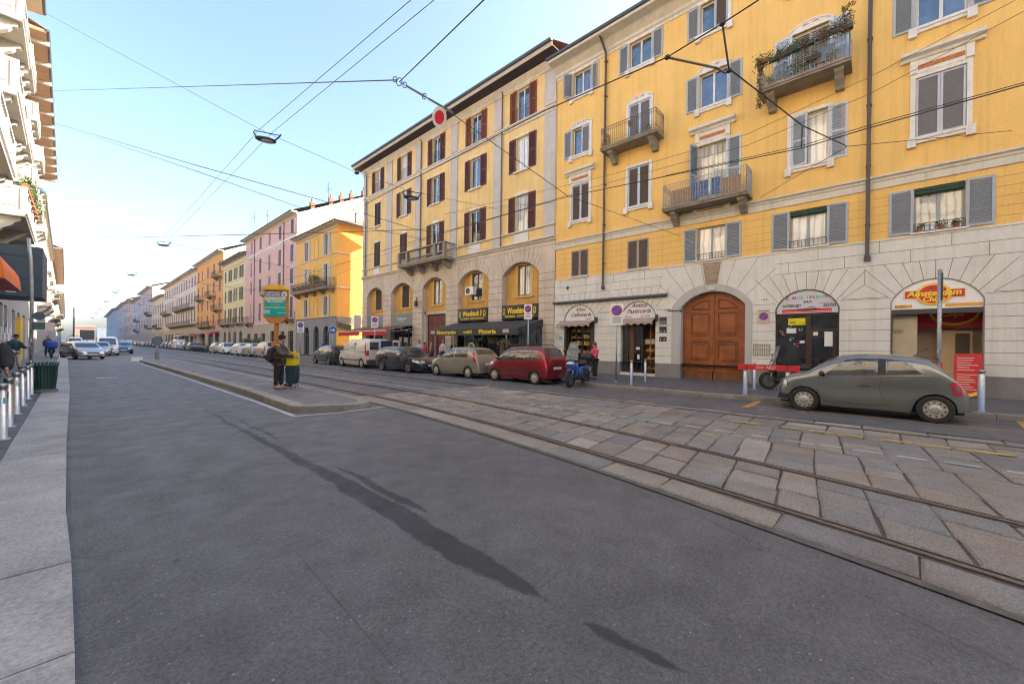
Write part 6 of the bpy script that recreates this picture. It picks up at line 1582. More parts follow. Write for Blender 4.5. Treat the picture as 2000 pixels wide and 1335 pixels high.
def wheel(par, x, y, r, w=.19, rim=.66, cap="cap", side=1, mt=None):
 root_m = MB(); root_m.smooth = True
 s = side
 prof = [(r * rim, -w / 2), (r * .90, -w / 2), (r * .975, -w * .40), (r, -w * .25), (r, w * .25), (r * .975, w * .40), (r * .90, w / 2), (r * .70, w / 2), (r * rim, w * .42), (r * rim, w * .3)]
 n = 32; vs = [];
 for rr, h in prof:
  for j in range(n): t = 2 * PI * j / n; vs.append((rr * math.cos(t), s * h, rr * math.sin(t)))
 k = len(prof); root_m.add(vs, [(i * n + j, i * n + (j + 1) % n, (i + 1) * n + (j + 1) % n, (i + 1) * n + j) for i in range(k - 1) for j in range(n)])
 tyre = root_m.build("wheel", TYRE, par, loc=(x, y, r), rec=False)
 m = MB(); R = r * rim
 yo = s * w * .36
 if cap == "cap":             # disc cap with round holes
  m.smooth = False
  nh = 10 if r < .32 else 10
  m.lathe([(R, 0), (R, s * .012), (R * .95, s * .03), (R * .5, s * .035), (R * .34, s * .050), (R * .30, s * .058), (0.001, s * .064)], (0, yo - s * .01, 0), 32, 'Y')
  m.mi = 1
  for j in range(nh):
   t = 2 * PI * j / nh + .2; cx, cz = R * .76 * math.cos(t), R * .76 * math.sin(t)
   e1 = Vector((math.cos(t), 0, math.sin(t))); e2 = Vector((-math.sin(t), 0, math.cos(t)))
   P = [Vector((cx, yo + s * .026, cz)) + e1 * (R * .085 * a) + e2 * (R * .085 * b) for a, b in ((-1, -.7), (-.7, -1), (.7, -1), (1, -.7), (1, .7), (.7, 1), (-.7, 1), (-1, .7))]
   m.poly(P)
 else:
  ns = 5 if cap == "alloy" else 7
  m.mi = 1; m.lathe([(R * .99, 0), (R * .98, s * -.02), (0.001, s * -.02)], (0, yo - s * .02, 0), 24, 'Y'); m.mi = 0
  m.lathe([(R, 0), (R, s * .02), (R * .9, s * .02), (R * .9, 0)], (0, yo, 0), 32, 'Y') if False else None
  N = 32
  ring = [[(q * R * math.cos(2 * PI * j / N), yo + s * o, q * R * math.sin(2 * PI * j / N)) for j in range(N + 1)] for q, o in ((1, .0), (1, .02), (.9, .015), (.9, -.01))]
  m.grid(ring)
  for j in range(ns):
   for dt in ((-.13, .13) if cap == "alloy" else (0,)):
    t = 2 * PI * j / ns + dt + .3; e1 = Vector((math.cos(t), 0, math.sin(t))); e2 = Vector((-math.sin(t), 0, math.cos(t)))
    a = .05 * R / .2; c0 = Vector((0, yo + s * .012, 0))
    m.poly([c0 + e1 * R * .2 - e2 * .018, c0 + e1 * R * .93 - e2 * .022, c0 + e1 * R * .93 + e2 * .022, c0 + e1 * R * .2 + e2 * .018])
  m.lathe([(R * .26, s * .01), (R * .24, s * .03), (0.001, s * .034)], (0, yo, 0), 16, 'Y')
 m.build("rim", [mt or WHEELC, M_BLACK], tyre)
 return tyre
class Car:
 """body surface from side profile (top), belt line, plan half width"""
 def __init__(s, L, W, top, belt, plan, wb, xf, r, sill=.20, tum=.22, n=3.2, bulge=.035, nu=4.0, botf=.24, botr=.26):
  s.L, s.W, s.top, s.belt, s.plan, s.r, s.sill, s.tum, s.n, s.bulge = L, W, top, belt, plan, r, sill, tum, n, bulge
  s.xf, s.xr = L / 2 - xf, L / 2 - xf - wb     # axle positions
  s.botf, s.botr = botf, botr
 def zt(s, x): return interp(s.top, x)
 def zb(s, x): return min(interp(s.belt, x), s.zt(x) - .015)
 def hw(s, x): return interp(s.plan, x)
 def bot(s, x):
  z = s.sill
  if x > s.xf: z = s.sill + (s.botf - s.sill) * min(1, (x - s.xf) / .4)
  if x < s.xr: z = s.sill + (s.botr - s.sill) * min(1, (s.xr - x) / .4)
  for xc in (s.xf, s.xr):
   ra = s.r * 1.13
   if abs(x - xc) < ra: z = max(z, s.r + math.sqrt(ra * ra - (x - xc) ** 2) * .98)
  return z
 def side(s, x, z):               # half width at height z
  W, zb, zt = s.hw(x), s.zb(x), s.zt(x)
  if z <= zb:
   t = (z - s.sill) / max(.05, zb - s.sill)
   return W * (1 - s.bulge * 2.2 * (t - .55) ** 2 - (.05 * max(0, .25 - t) / .25))
  q = min(1, (z - zb) / max(.01, zt - zb)); y0 = W * (1 - s.bulge * 2.2 * .45 ** 2)
  return y0 * (1 - q ** s.n) ** (1 / s.n) * (1 - s.tum * (z - zb))
 def topz(s, x, y):
  zb, zt = s.zb(x), s.zt(x); z = zt
  W = s.hw(x) * (1 - s.bulge * 2.2 * .45 ** 2)
  for _ in range(4):
   Wt = W * (1 - s.tum * (z - zb)); q = min(.999, abs(y) / max(.01, Wt)); z = zb + (zt - zb) * (1 - q ** s.n) ** (1 / s.n)
  return z
 def body(s, par, m, name="body"):
  h = s.L / 2
  xs = set([-h, h]); k = 56
  for i in range(k + 1): xs.add(round(-h * math.cos(PI * i / k) * .35 + (-h + 2 * h * i / k) * .65, 4))
  for xc in (s.xf, s.xr):
   for i in range(17): xs.add(round(xc + s.r * 1.13 * math.cos(PI * i / 16), 4))
  xs = sorted(xs); xs2 = [xs[0]]
  for x in xs[1:]:
   if x - xs2[-1] > .012: xs2.append(x)
  xs2[-1] = h
  rings = []
  NL, NU = 9, 12
  for x in xs2:
   b = s.bot(x); zb = s.zb(x); b = min(b, zb - .02)
   half = []
   for i in range(NL): z = b + (zb - b) * i / (NL - 1); half.append((s.side(x, z), z))
   W0 = s.side(x, zb); zt = s.zt(x)
   for i in range(1, NU + 1):
    ph = PI / 2 * i / NU; yy = max(0, math.cos(ph)) ** (2 / s.n); zz = math.sin(ph) ** (2 / s.n); z = zb + (zt - zb) * zz
    half.append((W0 * yy * (1 - s.tum * (z - zb)), z))
   ring = [(x, y, z) for y, z in half] + [(x, -y, z) for y, z in reversed(half[:-1])]
   rings.append(ring)
  mb = MB(); mb.smooth = True; mb.grid(rings)
  n = len(rings[0])
  mb.add(rings[0], [tuple(range(n))]); mb.add(rings[-1], [tuple(range(n))])
  o = mb.build(name, m, par, rec=True)
  # dark under body and wheel housings
  u = MB(); w = s.W / 2 - .22
  u.box(-h + .12, h - .12, -w, w, s.sill + .0, s.sill + .28)
  for xc in (s.xf, s.xr): u.box(xc - s.r * 1.1, xc + s.r * 1.1, -s.W / 2 + .16, s.W / 2 - .16, s.sill + .15, s.r * 2.15 - .02)
  u.build("underbody", M_BLACK, par)
  return o
 def side_patch(s, par, poly, m, name, off=.006, sides=(1, -1), grid=.05, th=0):
  """patch lying on the body side, poly in (x, z)"""
  mb = MB(); mb.smooth = True
  xs_ = [p[0] for p in poly]; x0, x1 = min(xs_), max(xs_)
  k = max(2, int((x1 - x0) / grid))
  def span(x):
   zz = []
   m_ = len(poly)
   for i in range(m_):
    (xa, za), (xb, zb) = poly[i], poly[(i + 1) % m_]
    if (xa - x) * (xb - x) <= 0 and abs(xb - xa) > 1e-9:
     t = (x - xa) / (xb - xa); zz.append(za + (zb - za) * t)
   return (min(zz), max(zz)) if zz else None
  cols = sorted(set([x0 + (x1 - x0) * i / k for i in range(k + 1)] + xs_))
  for sd in sides:
   P = []
   for x in cols:
    xx = min(max(x, x0 + 1e-5), x1 - 1e-5); sp = span(xx)
    if sp is None: continue
    P.append([(x, sd * (s.side(x, sp[0] + (sp[1] - sp[0]) * j / 5) + off), sp[0] + (sp[1] - sp[0]) * j / 5) for j in range(6)])
   if len(P) > 1: mb.grid(P)
  return mb.build(name, m, par)
 def seam(s, par, pts, m=None, w=.008, off=.003, name="door_seam", sides=(1, -1)):
  mb = MB()
  for sd in sides:
   for (xa, za), (xb, zb) in zip(pts, pts[1:]):
    L = math.hypot(xb - xa, zb - za); k = max(1, int(L / .05)); nx, nz = -(zb - za) / L * w / 2, (xb - xa) / L * w / 2
    for i in range(k):
     a = (xa + (xb - xa) * i / k, za + (zb - za) * i / k); b = (xa + (xb - xa) * (i + 1) / k, za + (zb - za) * (i + 1) / k)
     q = [(a[0] - nx, a[1] - nz), (b[0] - nx, b[1] - nz), (b[0] + nx, b[1] + nz), (a[0] + nx, a[1] + nz)]
     mb.quad(*[(x, sd * (s.side(x, z) + off), z) for x, z in q])
  return mb.build(name, m or CTRIM, par)
 def top_patch(s, par, x0, x1, ya, yb, m, name, off=.006, k=10, j=12, round_=.0):
  """glass over the top surface between stations x0..x1; half widths ya at x0, yb at x1"""
  mb = MB(); mb.smooth = True; P = []
  for i in range(k + 1):
   t = i / k; x = x0 + (x1 - x0) * t; hw = ya + (yb - ya) * t
   P.append([(x, -hw + 2 * hw * q / j, s.topz(x, -hw + 2 * hw * q / j) + off) for q in range(j + 1)])
  mb.grid(P); return mb.build(name, m, par)
 def end_patch(s, par, end, y0, y1, z0, z1, m, name, off=.01, k=8):
  """patch on the front (end=1) or rear (end=-1): finds x where the surface reaches (y, z)"""
  mb = MB(); mb.smooth = True; P = []
  h = s.L / 2
  def xsurf(y, z):
   x = h
   for i in range(60):
    x = h - i * .02; X = x * end
    if s.zt(X) >= z and s.bot(X) <= z + .2 and s.side(X, z) >= abs(y) : break
   return (x + .0) * end
  for i in range(k + 1):
   y = y0 + (y1 - y0) * i / k
   P.append([(xsurf(y, z0 + (z1 - z0) * q / 4) + off * end, y, z0 + (z1 - z0) * q / 4) for q in range(5)])
  mb.grid(P); return mb.build(name, m, par)
def mirror(par, x, y, z, m):
 for sd in (1, -1):
  mb = MB(); mb.smooth = True
  c = (x, sd * (y + .10), z); N = 8
  P = [[(c[0] + .06 * math.cos(a) * math.sin(b), c[1] + sd * .0 + .095 * math.cos(b), c[2] + .065 * math.sin(a) * math.sin(b)) for a in [2 * PI * i / N for i in range(N + 1)]] for b in [PI * j / 6 for j in range(7)]]
  mb.grid(P); mb.tube([(x, sd * (y - .02), z - .05), (x, sd * (y + .06), z - .02)], .02, 5)
  mb.build("wing_mirror", m, par)
def finish(car, root, pm, cap="cap", capm=None, W=None, rim=.66, plate=True, front=True, rear=True, pts=None):
 y = car.W / 2 - .105
 for x in (car.xf, car.xr):
  for sd in (1, -1): wheel(root, x, sd * y, car.r, side=sd, cap=cap, mt=capm, rim=rim)
# ---- grey retro hatchback, nearest
def set_label(root, label, cat="car", group=None): return tag(root, label, cat, group)
PG = paint("paint_grey_metallic", (.19, .205, .20), .45, .18)
def retro():
 L, W = 3.50, 1.63; h = L / 2
 top = [(-h, .50), (-h + .08, .70), (-h + .22, .90), (-h + .36, 1.06), (-h + .52, 1.27), (-h + .68, 1.40), (-h + 1.1, 1.475), (-h + 1.75, 1.49), (-h + 2.1, 1.44), (-h + 2.35, 1.34), (-h + 2.62, 1.17), (-h + 2.88, .99), (-h + 3.2, .90), (-h + 3.38, .76), (-h + 3.46, .6), (h, .48)]
 belt = [(-h, .45), (-h + .2, .84), (-h + .5, 1.01), (-h + 1.5, .98), (-h + 2.6, .90), (-h + 3.2, .72), (h, .42)]
 plan = [(-h, .46), (-h + .06, .60), (-h + .18, .70), (-h + .40, .775), (-h + .8, .812), (0, .815), (h - .8, .80), (h - .35, .73), (h - .12, .60), (h, .44)]
 c = Car(L, W, top, belt, plan, 2.30, .63, .30, sill=.19, tum=.20, n=4.6, bulge=.05)
 root = empty("parked_car"); c.body(root, PG)
 # greenhouse side glass
 c.side_patch(root, [(-h + .78, 1.055), (-h + .92, 1.22), (-h + 1.10, 1.33), (-h + 1.34, 1.365), (-h + 1.36, 1.0)], CGLASS, "window")
 c.side_patch(root, [(-h + 1.50, .99), (-h + 1.49, 1.37), (-h + 1.80, 1.375), (-h + 2.08, 1.32), (-h + 2.47, .96), (-h + 2.49, .92)], CGLASS, "window")
 c.side_patch(root, [(-h + 1.36, 1.0), (-h + 1.34, 1.37), (-h + 1.49, 1.375), (-h + 1.50, .99)], CTRIM, "door_pillar", off=.004)
 chrome = mat("chrome_strip", (.5, .5, .5), .2, metal=1, var=.05)
 c.seam(root, [(-h + .6, 1.03), (-h + 1.4, .985), (-h + 2.6, .90)], chrome, .014, .008, "chrome_strip")
 c.top_patch(root, -h + 2.86, -h + 2.24, .62, .54, CGLASS, "windscreen"); c.top_patch(root, -h + .30, -h + .58, .52, .48, CGLASS, "rear_window")
 c.seam(root, [(-h + 1.43, .93), (-h + 1.47, .70), (-h + 1.42, .48), (-h + 1.30, .33), (-h + 1.62, .285), (-h + 2.55, .30), (-h + 2.60, .45), (-h + 2.58, .90)])
 c.seam(root, [(-h + .12, .80), (-h + .6, .80), (-h + 1.5, .79), (-h + 2.9, .74)], PG, .012, .006, "crease")
 c.side_patch(root, [(-h + 1.60, .735), (-h + 1.64, .755), (-h + 1.86, .75), (-h + 1.88, .735), (-h + 1.84, .72), (-h + 1.64, .72)], chrome, "door_handle", off=.025)
 c.side_patch(root, [(-h + .12, .62), (-h + .17, .82), (-h + .24, .90), (-h + .36, .88), (-h + .28, .62)], RLAMP, "rear_lamp", off=.015, grid=.02)
 c.side_patch(root, [(-h + .19, .70), (-h + .22, .80), (-h + .28, .80), (-h + .25, .70)], PG, "lamp_centre", off=.020, grid=.02)
 for sd in (1, -1):
  mb = MB(); mb.smooth = True; x = h - .22; y = sd * .60
  mb.lathe([(.11, -.04), (.125, 0), (.11, .03), (.06, .045), (.001, .05)], (x, y, .66), 16, 'X'); mb.build("headlamp", FLAMP, root)
  mb = MB(); mb.lathe([(.06, -.03), (.065, 0), (.001, .02)], (h - .14, sd * .52, .45), 12, 'X'); mb.build("fog_lamp", FLAMP, root)
 c.side_patch(root, [(h - .45, .26), (h - .45, .40), (h - .08, .42), (h - .03, .30)], CTRIM, "bumper_corner", off=.004)
 mb = MB(); mb.box(-h - .01, -h + .05, -.27, .27, .38, .49); mb.build("number_plate", PLATE, root)
 mb = MB(); mb.tube([(-h + .88, 0, 1.36), (-h + .78, 0, 1.52), (-h + .62, 0, 1.62)], .008, 4); mb.build("aerial", M_BLACK, root)
 mb = MB(); mb.prism([(-h + .50, -.45, 1.36), (-h + .9, -.45, 1.445), (-h + .9, .45, 1.445), (-h + .50, .45, 1.36)], (0, 0, .02)); mb.build("spoiler", PG, root)
 mirror(root, -h + 2.52, c.hw(.7) - .02, .98, CTRIM)
 for x in (c.xf, c.xr):
  for sd in (1, -1): wheel(root, x, sd * (W / 2 - .10), .30, side=sd, cap="cap", w=.185, rim=.66)
 mb = MB()
 mb.box(-.2, .2, .15, .6, .5, 1.05); mb.box(-.2, .2, -.6, -.15, .5, 1.05); mb.build("seat", flat("seat_dark", (.03, .03, .03)), root)
 return root
def place(root, xw, yw, heading, label, group=None):
 """heading 0 means the car points towards +Y (away from the camera)"""
 root.location = (xw, yw, 0); root.rotation_euler = (0, 0, PI / 2 + heading)
 return set_label(root, label, "car", group)
r = retro()
place(r, 13.30, .31, .0, "metallic grey three-door retro city car with silver hub caps parked at the right")
r.rotation_euler = (0, 0, PI / 2 + .03)
# ---- generic hatch / estate / van from a parameter table
def hatch(L, W, H, col, kind="hatch", wb=None, r=.29, cap="cap", capm=None, roofbars=False, doors=5, detail=True, hood=.86, bel=.88, rearz=None, mirrorm=None, bumper=None, redlamp="tall", ca=None):
 h = L / 2; wb = wb or L * .64
 fo = (L - wb) * .52
 if kind == "hatch":
  top = [(-h, .55), (-h + .04, .80), (-h + .14, hood + .12), (-h + .42, H - .16), (-h + .62, H - .05), (-h + 1.2, H), (-h + L * .50, H - .01), (-h + L * .60, H - .10), (-h + L * .76, hood + .08), (-h + L * .86, hood), (-h + L * .95, hood - .14), (h - .04, .55), (h, .45)]
  wsf, wsr = (-h + L * .755, -h + L * .615), (-h + .24, -h + .46)
 elif kind == "mini":      # tall boxy
  top = [(-h, .60), (-h + .02, .95), (-h + .10, 1.10), (-h + .28, H - .10), (-h + .45, H - .02), (-h + 1.3, H), (-h + L * .58, H - .03), (-h + L * .66, H - .14), (-h + L * .80, hood + .06), (-h + L * .88, hood), (-h + L * .96, hood - .14), (h - .03, .58), (h, .45)]
  wsf, wsr = (-h + L * .79, -h + L * .67), (-h + .12, -h + .31)
 elif kind == "estate":
  top = [(-h, .55), (-h + .04, .85), (-h + .12, 1.0), (-h + .45, H - .14), (-h + .75, H - .03), (-h + 1.6, H), (-h + L * .50, H - .01), (-h + L * .57, H - .08), (-h + L * .71, hood + .07), (-h + L * .80, hood), (-h + L * .93, hood - .12), (h - .06, .62), (h, .50)]
  wsf, wsr = (-h + L * .705, -h + L * .575), (-h + .22, -h + .52)
 else:                      # van
  top = [(-h, .9), (-h + .01, 1.4), (-h + .06, H - .12), (-h + .2, H - .02), (-h + 1.2, H), (-h + L * .62, H - .03), (-h + L * .69, H - .18), (-h + L * .82, 1.10), (-h + L * .88, 1.0), (-h + L * .95, .88), (h - .03, .70), (h, .5)]
  wsf, wsr = (-h + L * .815, -h + L * .70), None
 belt = [(-h, .5), (-h + .15, bel + .03), (-h + .6, bel + .05), (0, bel), (h * .55, bel - .03), (h - .35, bel - .22), (h, .42)]
 plan = [(-h, W / 2 * .84), (-h + .08, W / 2 * .92), (-h + .4, W / 2 * .98), (0, W / 2), (h - .9, W / 2 * .985), (h - .4, W / 2 * .92), (h - .12, W / 2 * .80), (h, W / 2 * .62)]
 c = Car(L, W, top, belt, plan, wb, fo, r, tum=.20 if kind != "van" else .10, n=4.6 if kind != "van" else 6, bulge=.04)
 root = empty("parked_car" if kind != "van" else "parked_van"); c.body(root, col)
 # glass
 f0 = (wsr[1] if wsr else -h + .1)
 z0 = bel + .06; z1 = H - .14
 A = -h + L * .575 if kind != "mini" else -h + L * .60
 cow = -h + L * .745 if kind in ("hatch",) else (-h + L * .775 if kind == "mini" else -h + L * .70 if kind == "estate" else -h + L * .80)
 if kind == "van":
  c.side_patch(root, [(-h + L * .56, 1.10), (-h + L * .56, H - .26), (-h + L * .675, H - .27), (-h + L * .79, 1.10)], CGLASS, "window")
  c.side_patch(root, [(-h + L * .35, 1.14), (-h + L * .35, H - .28), (-h + L * .53, H - .27), (-h + L * .53, 1.14)], CGLASS, "window")
 else:
  mid = -h + L * .45
  xr_ = f0 + (.10 if kind != "estate" else .22)
  if doors == 3:
   c.side_patch(root, [(xr_ + .10, z0 + .02), (xr_ + .22, z1 - .02), (mid - .12, z1), (mid - .05, z0)], CGLASS, "window")
   c.side_patch(root, [(mid, z0 - .01), (mid - .03, z1), (A, z1 - .02), (cow, z0 - .01)], CGLASS, "window")
  else:
   m2 = (xr_ + mid) / 2 + .05
   q = f0 + .05
   c.side_patch(root, [(q + .05, z0 + .05), (q + .16, z1 - .03), (m2 - .30, z1), (m2 - .26, z0 + .01)], CGLASS, "window")
   c.side_patch(root, [(m2 - .22, z0 + .01), (m2 - .24, z1), (mid + .02, z1 + .005), (mid + .05, z0)], CGLASS, "window")
   c.side_patch(root, [(mid + .10, z0 - .005), (mid + .07, z1), (A, z1 - .02), (cow, z0 - .01)], CGLASS, "window")
 c.top_patch(root, wsf[0], wsf[1], W / 2 * .76, W / 2 * .68, CGLASS, "windscreen")
 if wsr: c.top_patch(root, wsr[0], wsr[1], W / 2 * .66, W / 2 * .62, CGLASS, "rear_window")
 if detail:
  d0, d1 = -h + L * .44, -h + L * .70
  if kind == "van": d0, d1 = -h + L * .545, -h + L * .76
  c.seam(root, [(d0, z0), (d0 + .02, .35), (d0 + .12, .27), (d1 - .05, .27), (d1, .45), (d1 - .02, z0 - .04)])
  if doors == 5 and kind != "van": c.seam(root, [(d0 - .02, .27), (d0 - .55, .28), (d0 - .72, .6), (d0 - .80, z0)])
  if kind == "van": c.seam(root, [(d0 - 1.1, 1.5), (d0 - 1.1, .35), (d0 - .05, .33)]); c.seam(root, [(-h + .15, 1.05), (d0, 1.05)], CTRIM, .03, .006, "slide_rail")
  if bumper is None: bumper = CTRIM
  c.seam(root, [(-h + .5, .52), (h - .7, .50)], bumper, .07, .012, "rub_strip") if doors != 3 or kind == "mini" else None
  for x in ((d0 + .1, d0 - .68) if doors == 5 and kind != "van" else (d0 + .1,)):
   c.side_patch(root, [(x, bel - .14), (x, bel - .10), (x + .18, bel - .10), (x + .18, bel - .14)], col if kind != "van" else CTRIM, "door_handle", off=.02)
  mirror(root, cow - .10, c.hw(cow) - .02, z0 + .03, mirrorm or col)
  for x in (-h + .12,): mb = MB(); mb.box(-h - .012, -h + .04, -.26, .26, .62 if kind != "estate" else .75, .72 if kind != "estate" else .85); mb.build("number_plate", PLATE, root)
  mb = MB(); mb.box(h - .03, h + .012, -.26, .26, .38, .48); mb.build("number_plate", PLATE, root)
 # lamps
 if redlamp == "tall":
  c.side_patch(root, [(-h + .12, .82), (-h + .20, 1.05), (-h + .34, H - .24), (-h + .42, H - .25), (-h + .34, 1.02), (-h + .24, .82)], RLAMP, "rear_lamp", off=.014, grid=.02)
 else:
  c.side_patch(root, [(-h + .03, .66), (-h + .04, .92), (-h + .26, .94), (-h + .18, .66)], RLAMP, "rear_lamp", off=.014, grid=.02)
 c.side_patch(root, [(h - .62, hood - .22), (h - .55, hood - .12), (h - .25, hood - .17), (h - .10, hood - .26), (h - .14, hood - .33)], FLAMP, "headlamp", off=.012, grid=.02)
 for sd in (1, -1): c.end_patch(root, 1, sd * W * .22, sd * W * .36, hood - .30, hood - .18, FLAMP, "headlamp", off=.012)
 c.end_patch(root, 1, -W * .20, W * .20, hood - .40, hood - .22, CTRIM, "grille", off=.012)
 c.end_patch(root, 1, -W * .30, W * .30, .27, .36, CTRIM, "lower_grille", off=.012)
 if roofbars:
  for sd in (1, -1): mb = MB(); mb.tube([(-h + .6, sd * (W / 2 - .24), H - .02), (-h + .7, sd * (W / 2 - .24), H + .05), (0, sd * (W / 2 - .24), H + .06), (.35, sd * (W / 2 - .25), H)], .018, 6); mb.build("roof_rail", CTRIM, root)
 for x in (c.xf, c.xr):
  for sd in (1, -1): wheel(root, x, sd * (W / 2 - .11), r, side=sd, cap=cap, mt=capm)
 return root
P_RED = paint("paint_dark_red", (.21, .008, .018), .3, .3)
P_CHAMP = paint("paint_champagne", (.30, .27, .22), .5, .3)
P_NAVY = paint("paint_navy", (.012, .016, .03), .3, .25)
P_WHITE = paint("paint_white_dirty", (.52, .50, .46), .0, .4, .6)
P_BLACKG = paint("paint_black_green", (.018, .024, .026), .3, .28)
P_SILV = paint("paint_silver", (.36, .38, .40), .6, .3)
P_WHT = paint("paint_white", (.62, .63, .64), .0, .3)
P_BLUE = paint("paint_blue", (.02, .07, .15), .4, .3)
P_BEIGE = paint("paint_pale_beige", (.42, .38, .30), .4, .3)
P_DGR = paint("paint_dark_grey", (.05, .055, .06), .4, .3)
panda = hatch(3.54, 1.58, 1.56, P_RED, "mini", wb=2.30, r=.285, roofbars=True, hood=.98, bel=.93, redlamp="low", cap="cap")
place(panda, 13.2, 11.42, 0, "dark red boxy five-door car with roof rails, parked beside the blue scooter")
mb = MB(); mb.box(-1.77 + .02, -1.75 + .05, .52, .68, .78, 1.12); mb.box(-1.75, -1.70, -.68, -.52, .78, 1.12); mb.build("rear_lamp", RLAMP, panda)
punto = hatch(3.82, 1.66, 1.48, P_CHAMP, "hatch", wb=2.46, r=.285, doors=3, hood=.90, bel=.90, cap="cap"); place(punto, 13.1, 15.42, 0, "champagne beige three-door hatchback parked between the dark red car and the navy estate")
audi = hatch(4.70, 1.84, 1.45, P_NAVY, "estate", wb=2.80, r=.33, hood=.86, bel=.90, cap="alloy", capm=ALLOY, redlamp="low"); place(audi, 13.05, 20.35, PI, "navy blue estate car with alloy wheels, parked facing the camera")
scudo = hatch(4.44, 1.81, 1.90, P_WHITE, "van", wb=2.82, r=.31, hood=1.0, bel=.95, cap="plain" if False else "cap", capm=flat("steel_wheel_cream", (.4, .38, .33))); place(scudo, 13.1, 25.9, 0, "dirty white van with its rear door open, parked beneath the red awnings")
mb = MB(); hh = 2.22
mb.quad((-hh - .012, -.05, .65), (-hh - .012, -.05, 1.78), (-hh - .012, -.84, 1.78), (-hh - .012, -.84, .65)); mb.build("open_load_bay", flat("bay_dark_blue", (.012, .03, .075)), scudo)
mb = MB(); mb.box(-hh - .85, -hh - .02, -.92, -.88, .62, 1.82); dr = mb.build("rear_door", P_WHITE, scudo); mb = MB(); mb.box(-hh - .72, -hh - .15, -.935, -.865, 1.2, 1.7); mb.build("window", CGLASS, dr)
mb = MB(); mb.box(-hh - .014, -hh + .02, .12, .70, 1.2, 1.68); mb.build("window", CGLASS, scudo)
mb = MB(); mb.box(-hh - .06, -hh + .15, -.86, .86, .32, .56); mb.build("rear_bumper", flat("bumper_dark_grey", (.05, .05, .052)), scudo)
mb = MB(); mb.box(-hh - .016, -hh + .05, .78, .89, .82, 1.14); mb.build("rear_lamp", RLAMP, scudo)
ds = hatch(3.95, 1.72, 1.46, P_BLACKG, "hatch", wb=2.46, r=.31, doors=3, hood=.92, bel=.94, cap="alloy", capm=ALLOY); place(ds, 13.05, 30.7, 0, "dark petrol three-door hatchback parked in front of the white van")
# farther cars on the right
far = [(13.2, 46.7, P_BEIGE, "van2", "silver beige off-roader parked at the kerb past the side street", 0), (13.2, 51.6, P_SILV, "hatch", "silver hatchback parked behind the beige off-roader", 0), (13.1, 56.2, P_WHT, "hatch", "white hatchback parked in front of the pink house", 0),
 (13.2, 63.0, P_WHT, "estate", "white car facing the camera near the pink house", PI), (13.1, 68.0, P_SILV, "hatch", "pale hatchback just beyond the white car facing the camera", 0)]
for (x, y, p, k, lab, hd) in far:
 c = hatch(4.1, 1.72, 1.50 if k != "van2" else 1.68, p, "mini" if k == "van2" else k, doors=5, detail=False, hood=.9 if k != "van2" else 1.05, bel=.92 if k != "van2" else 1.0, r=.32 if k == "van2" else .29)
 place(c, x, y, hd, lab)
proto = {}
rgc = random.Random(4)
seq = [("hatch", P_DGR), ("van", P_WHT), ("hatch", P_BEIGE), ("estate", P_DGR), ("mini", P_WHT), ("hatch", P_RED), ("estate", P_SILV), ("hatch", P_DGR)]
for i in range(26):
 k, p = seq[(i * 3 + i // 4) % len(seq)]
 key = (k, p.name)
 if key not in proto:
  proto[key] = hatch(4.1 if k != "van" else 4.8, 1.72 if k != "van" else 1.85, {"hatch": 1.47, "mini": 1.56, "estate": 1.46, "van": 2.0}[k], p, k, detail=False, bel=.92, hood=.9 if k != "van" else 1.0)
  c = proto[key]
 else: c = copy_tree(proto[key])
 y = 87 + i * 5.3 + (0 if i < 9 else (i - 9) * 2.5)
 place(c, 13.2, y, 0, "%s %s parked %s in the long far row along the right kerb" % ({"paint_white": "white", "paint_pale_beige": "beige", "paint_silver": "silver", "paint_dark_red": "dark red", "paint_dark_grey": "dark grey"}[p.name], {"van": "van", "hatch": "hatchback", "mini": "tall hatchback", "estate": "estate"}[k], ORD[i]), "distant cars parked along the right kerb")
# left side traffic and parked cars
alfa = hatch(4.25, 1.80, 1.44, P_SILV, "hatch", wb=2.55, r=.31, hood=.88, bel=.90, cap="alloy", capm=ALLOY); place(alfa, .12, 48.8, PI + .28, "silver hatchback standing nose first at the left kerb, nearest on that side")
left = [(1.25, 58.5, "hatch", P_SILV, "silver hatchback right behind the nearest silver one in the left lane", PI), (1.9, 60.8, "van", P_WHT, "white van coming towards the camera in the left lane", PI), (3.45, 68.0, "hatch", P_BLUE, "dark blue car nearest the tram island in the left carriageway", PI),
  (-.1, 66, "hatch", P_DGR, "dark grey car at the left kerb behind the silver ones", PI), (.1, 76, "estate", P_SILV, "pale blue estate farther along the left kerb", PI), (2.2, 80, "hatch", P_SILV, "grey hatchback following the white van", PI), (-.6, 88, "van", P_WHT, "distant white van at the left kerb", PI),
  (1.9, 95, "hatch", P_RED, "distant dark red car in the left lane", PI), (4.0, 104, "estate", P_DGR, "distant dark estate next to the tram tracks", PI), (.3, 110, "hatch", P_BLUE, "distant blue hatchback in the left lane", PI), (3.0, 125, "van", P_SILV, "distant grey van in mid street", PI)]
for (x, y, k, p, lab, hd) in left:
 key = (k, p.name, 1)
 if key not in proto: proto[key] = hatch(4.1 if k != "van" else 4.8, 1.76, {"hatch": 1.46, "estate": 1.46, "van": 2.0}[k], p, k, detail=y < 70, bel=.92, hood=.9 if k != "van" else 1.0); c = proto[key]
 else: c = copy_tree(proto[key])
 c.name = "car" if k != "van" else "van"
 place(c, x, y, hd, lab)
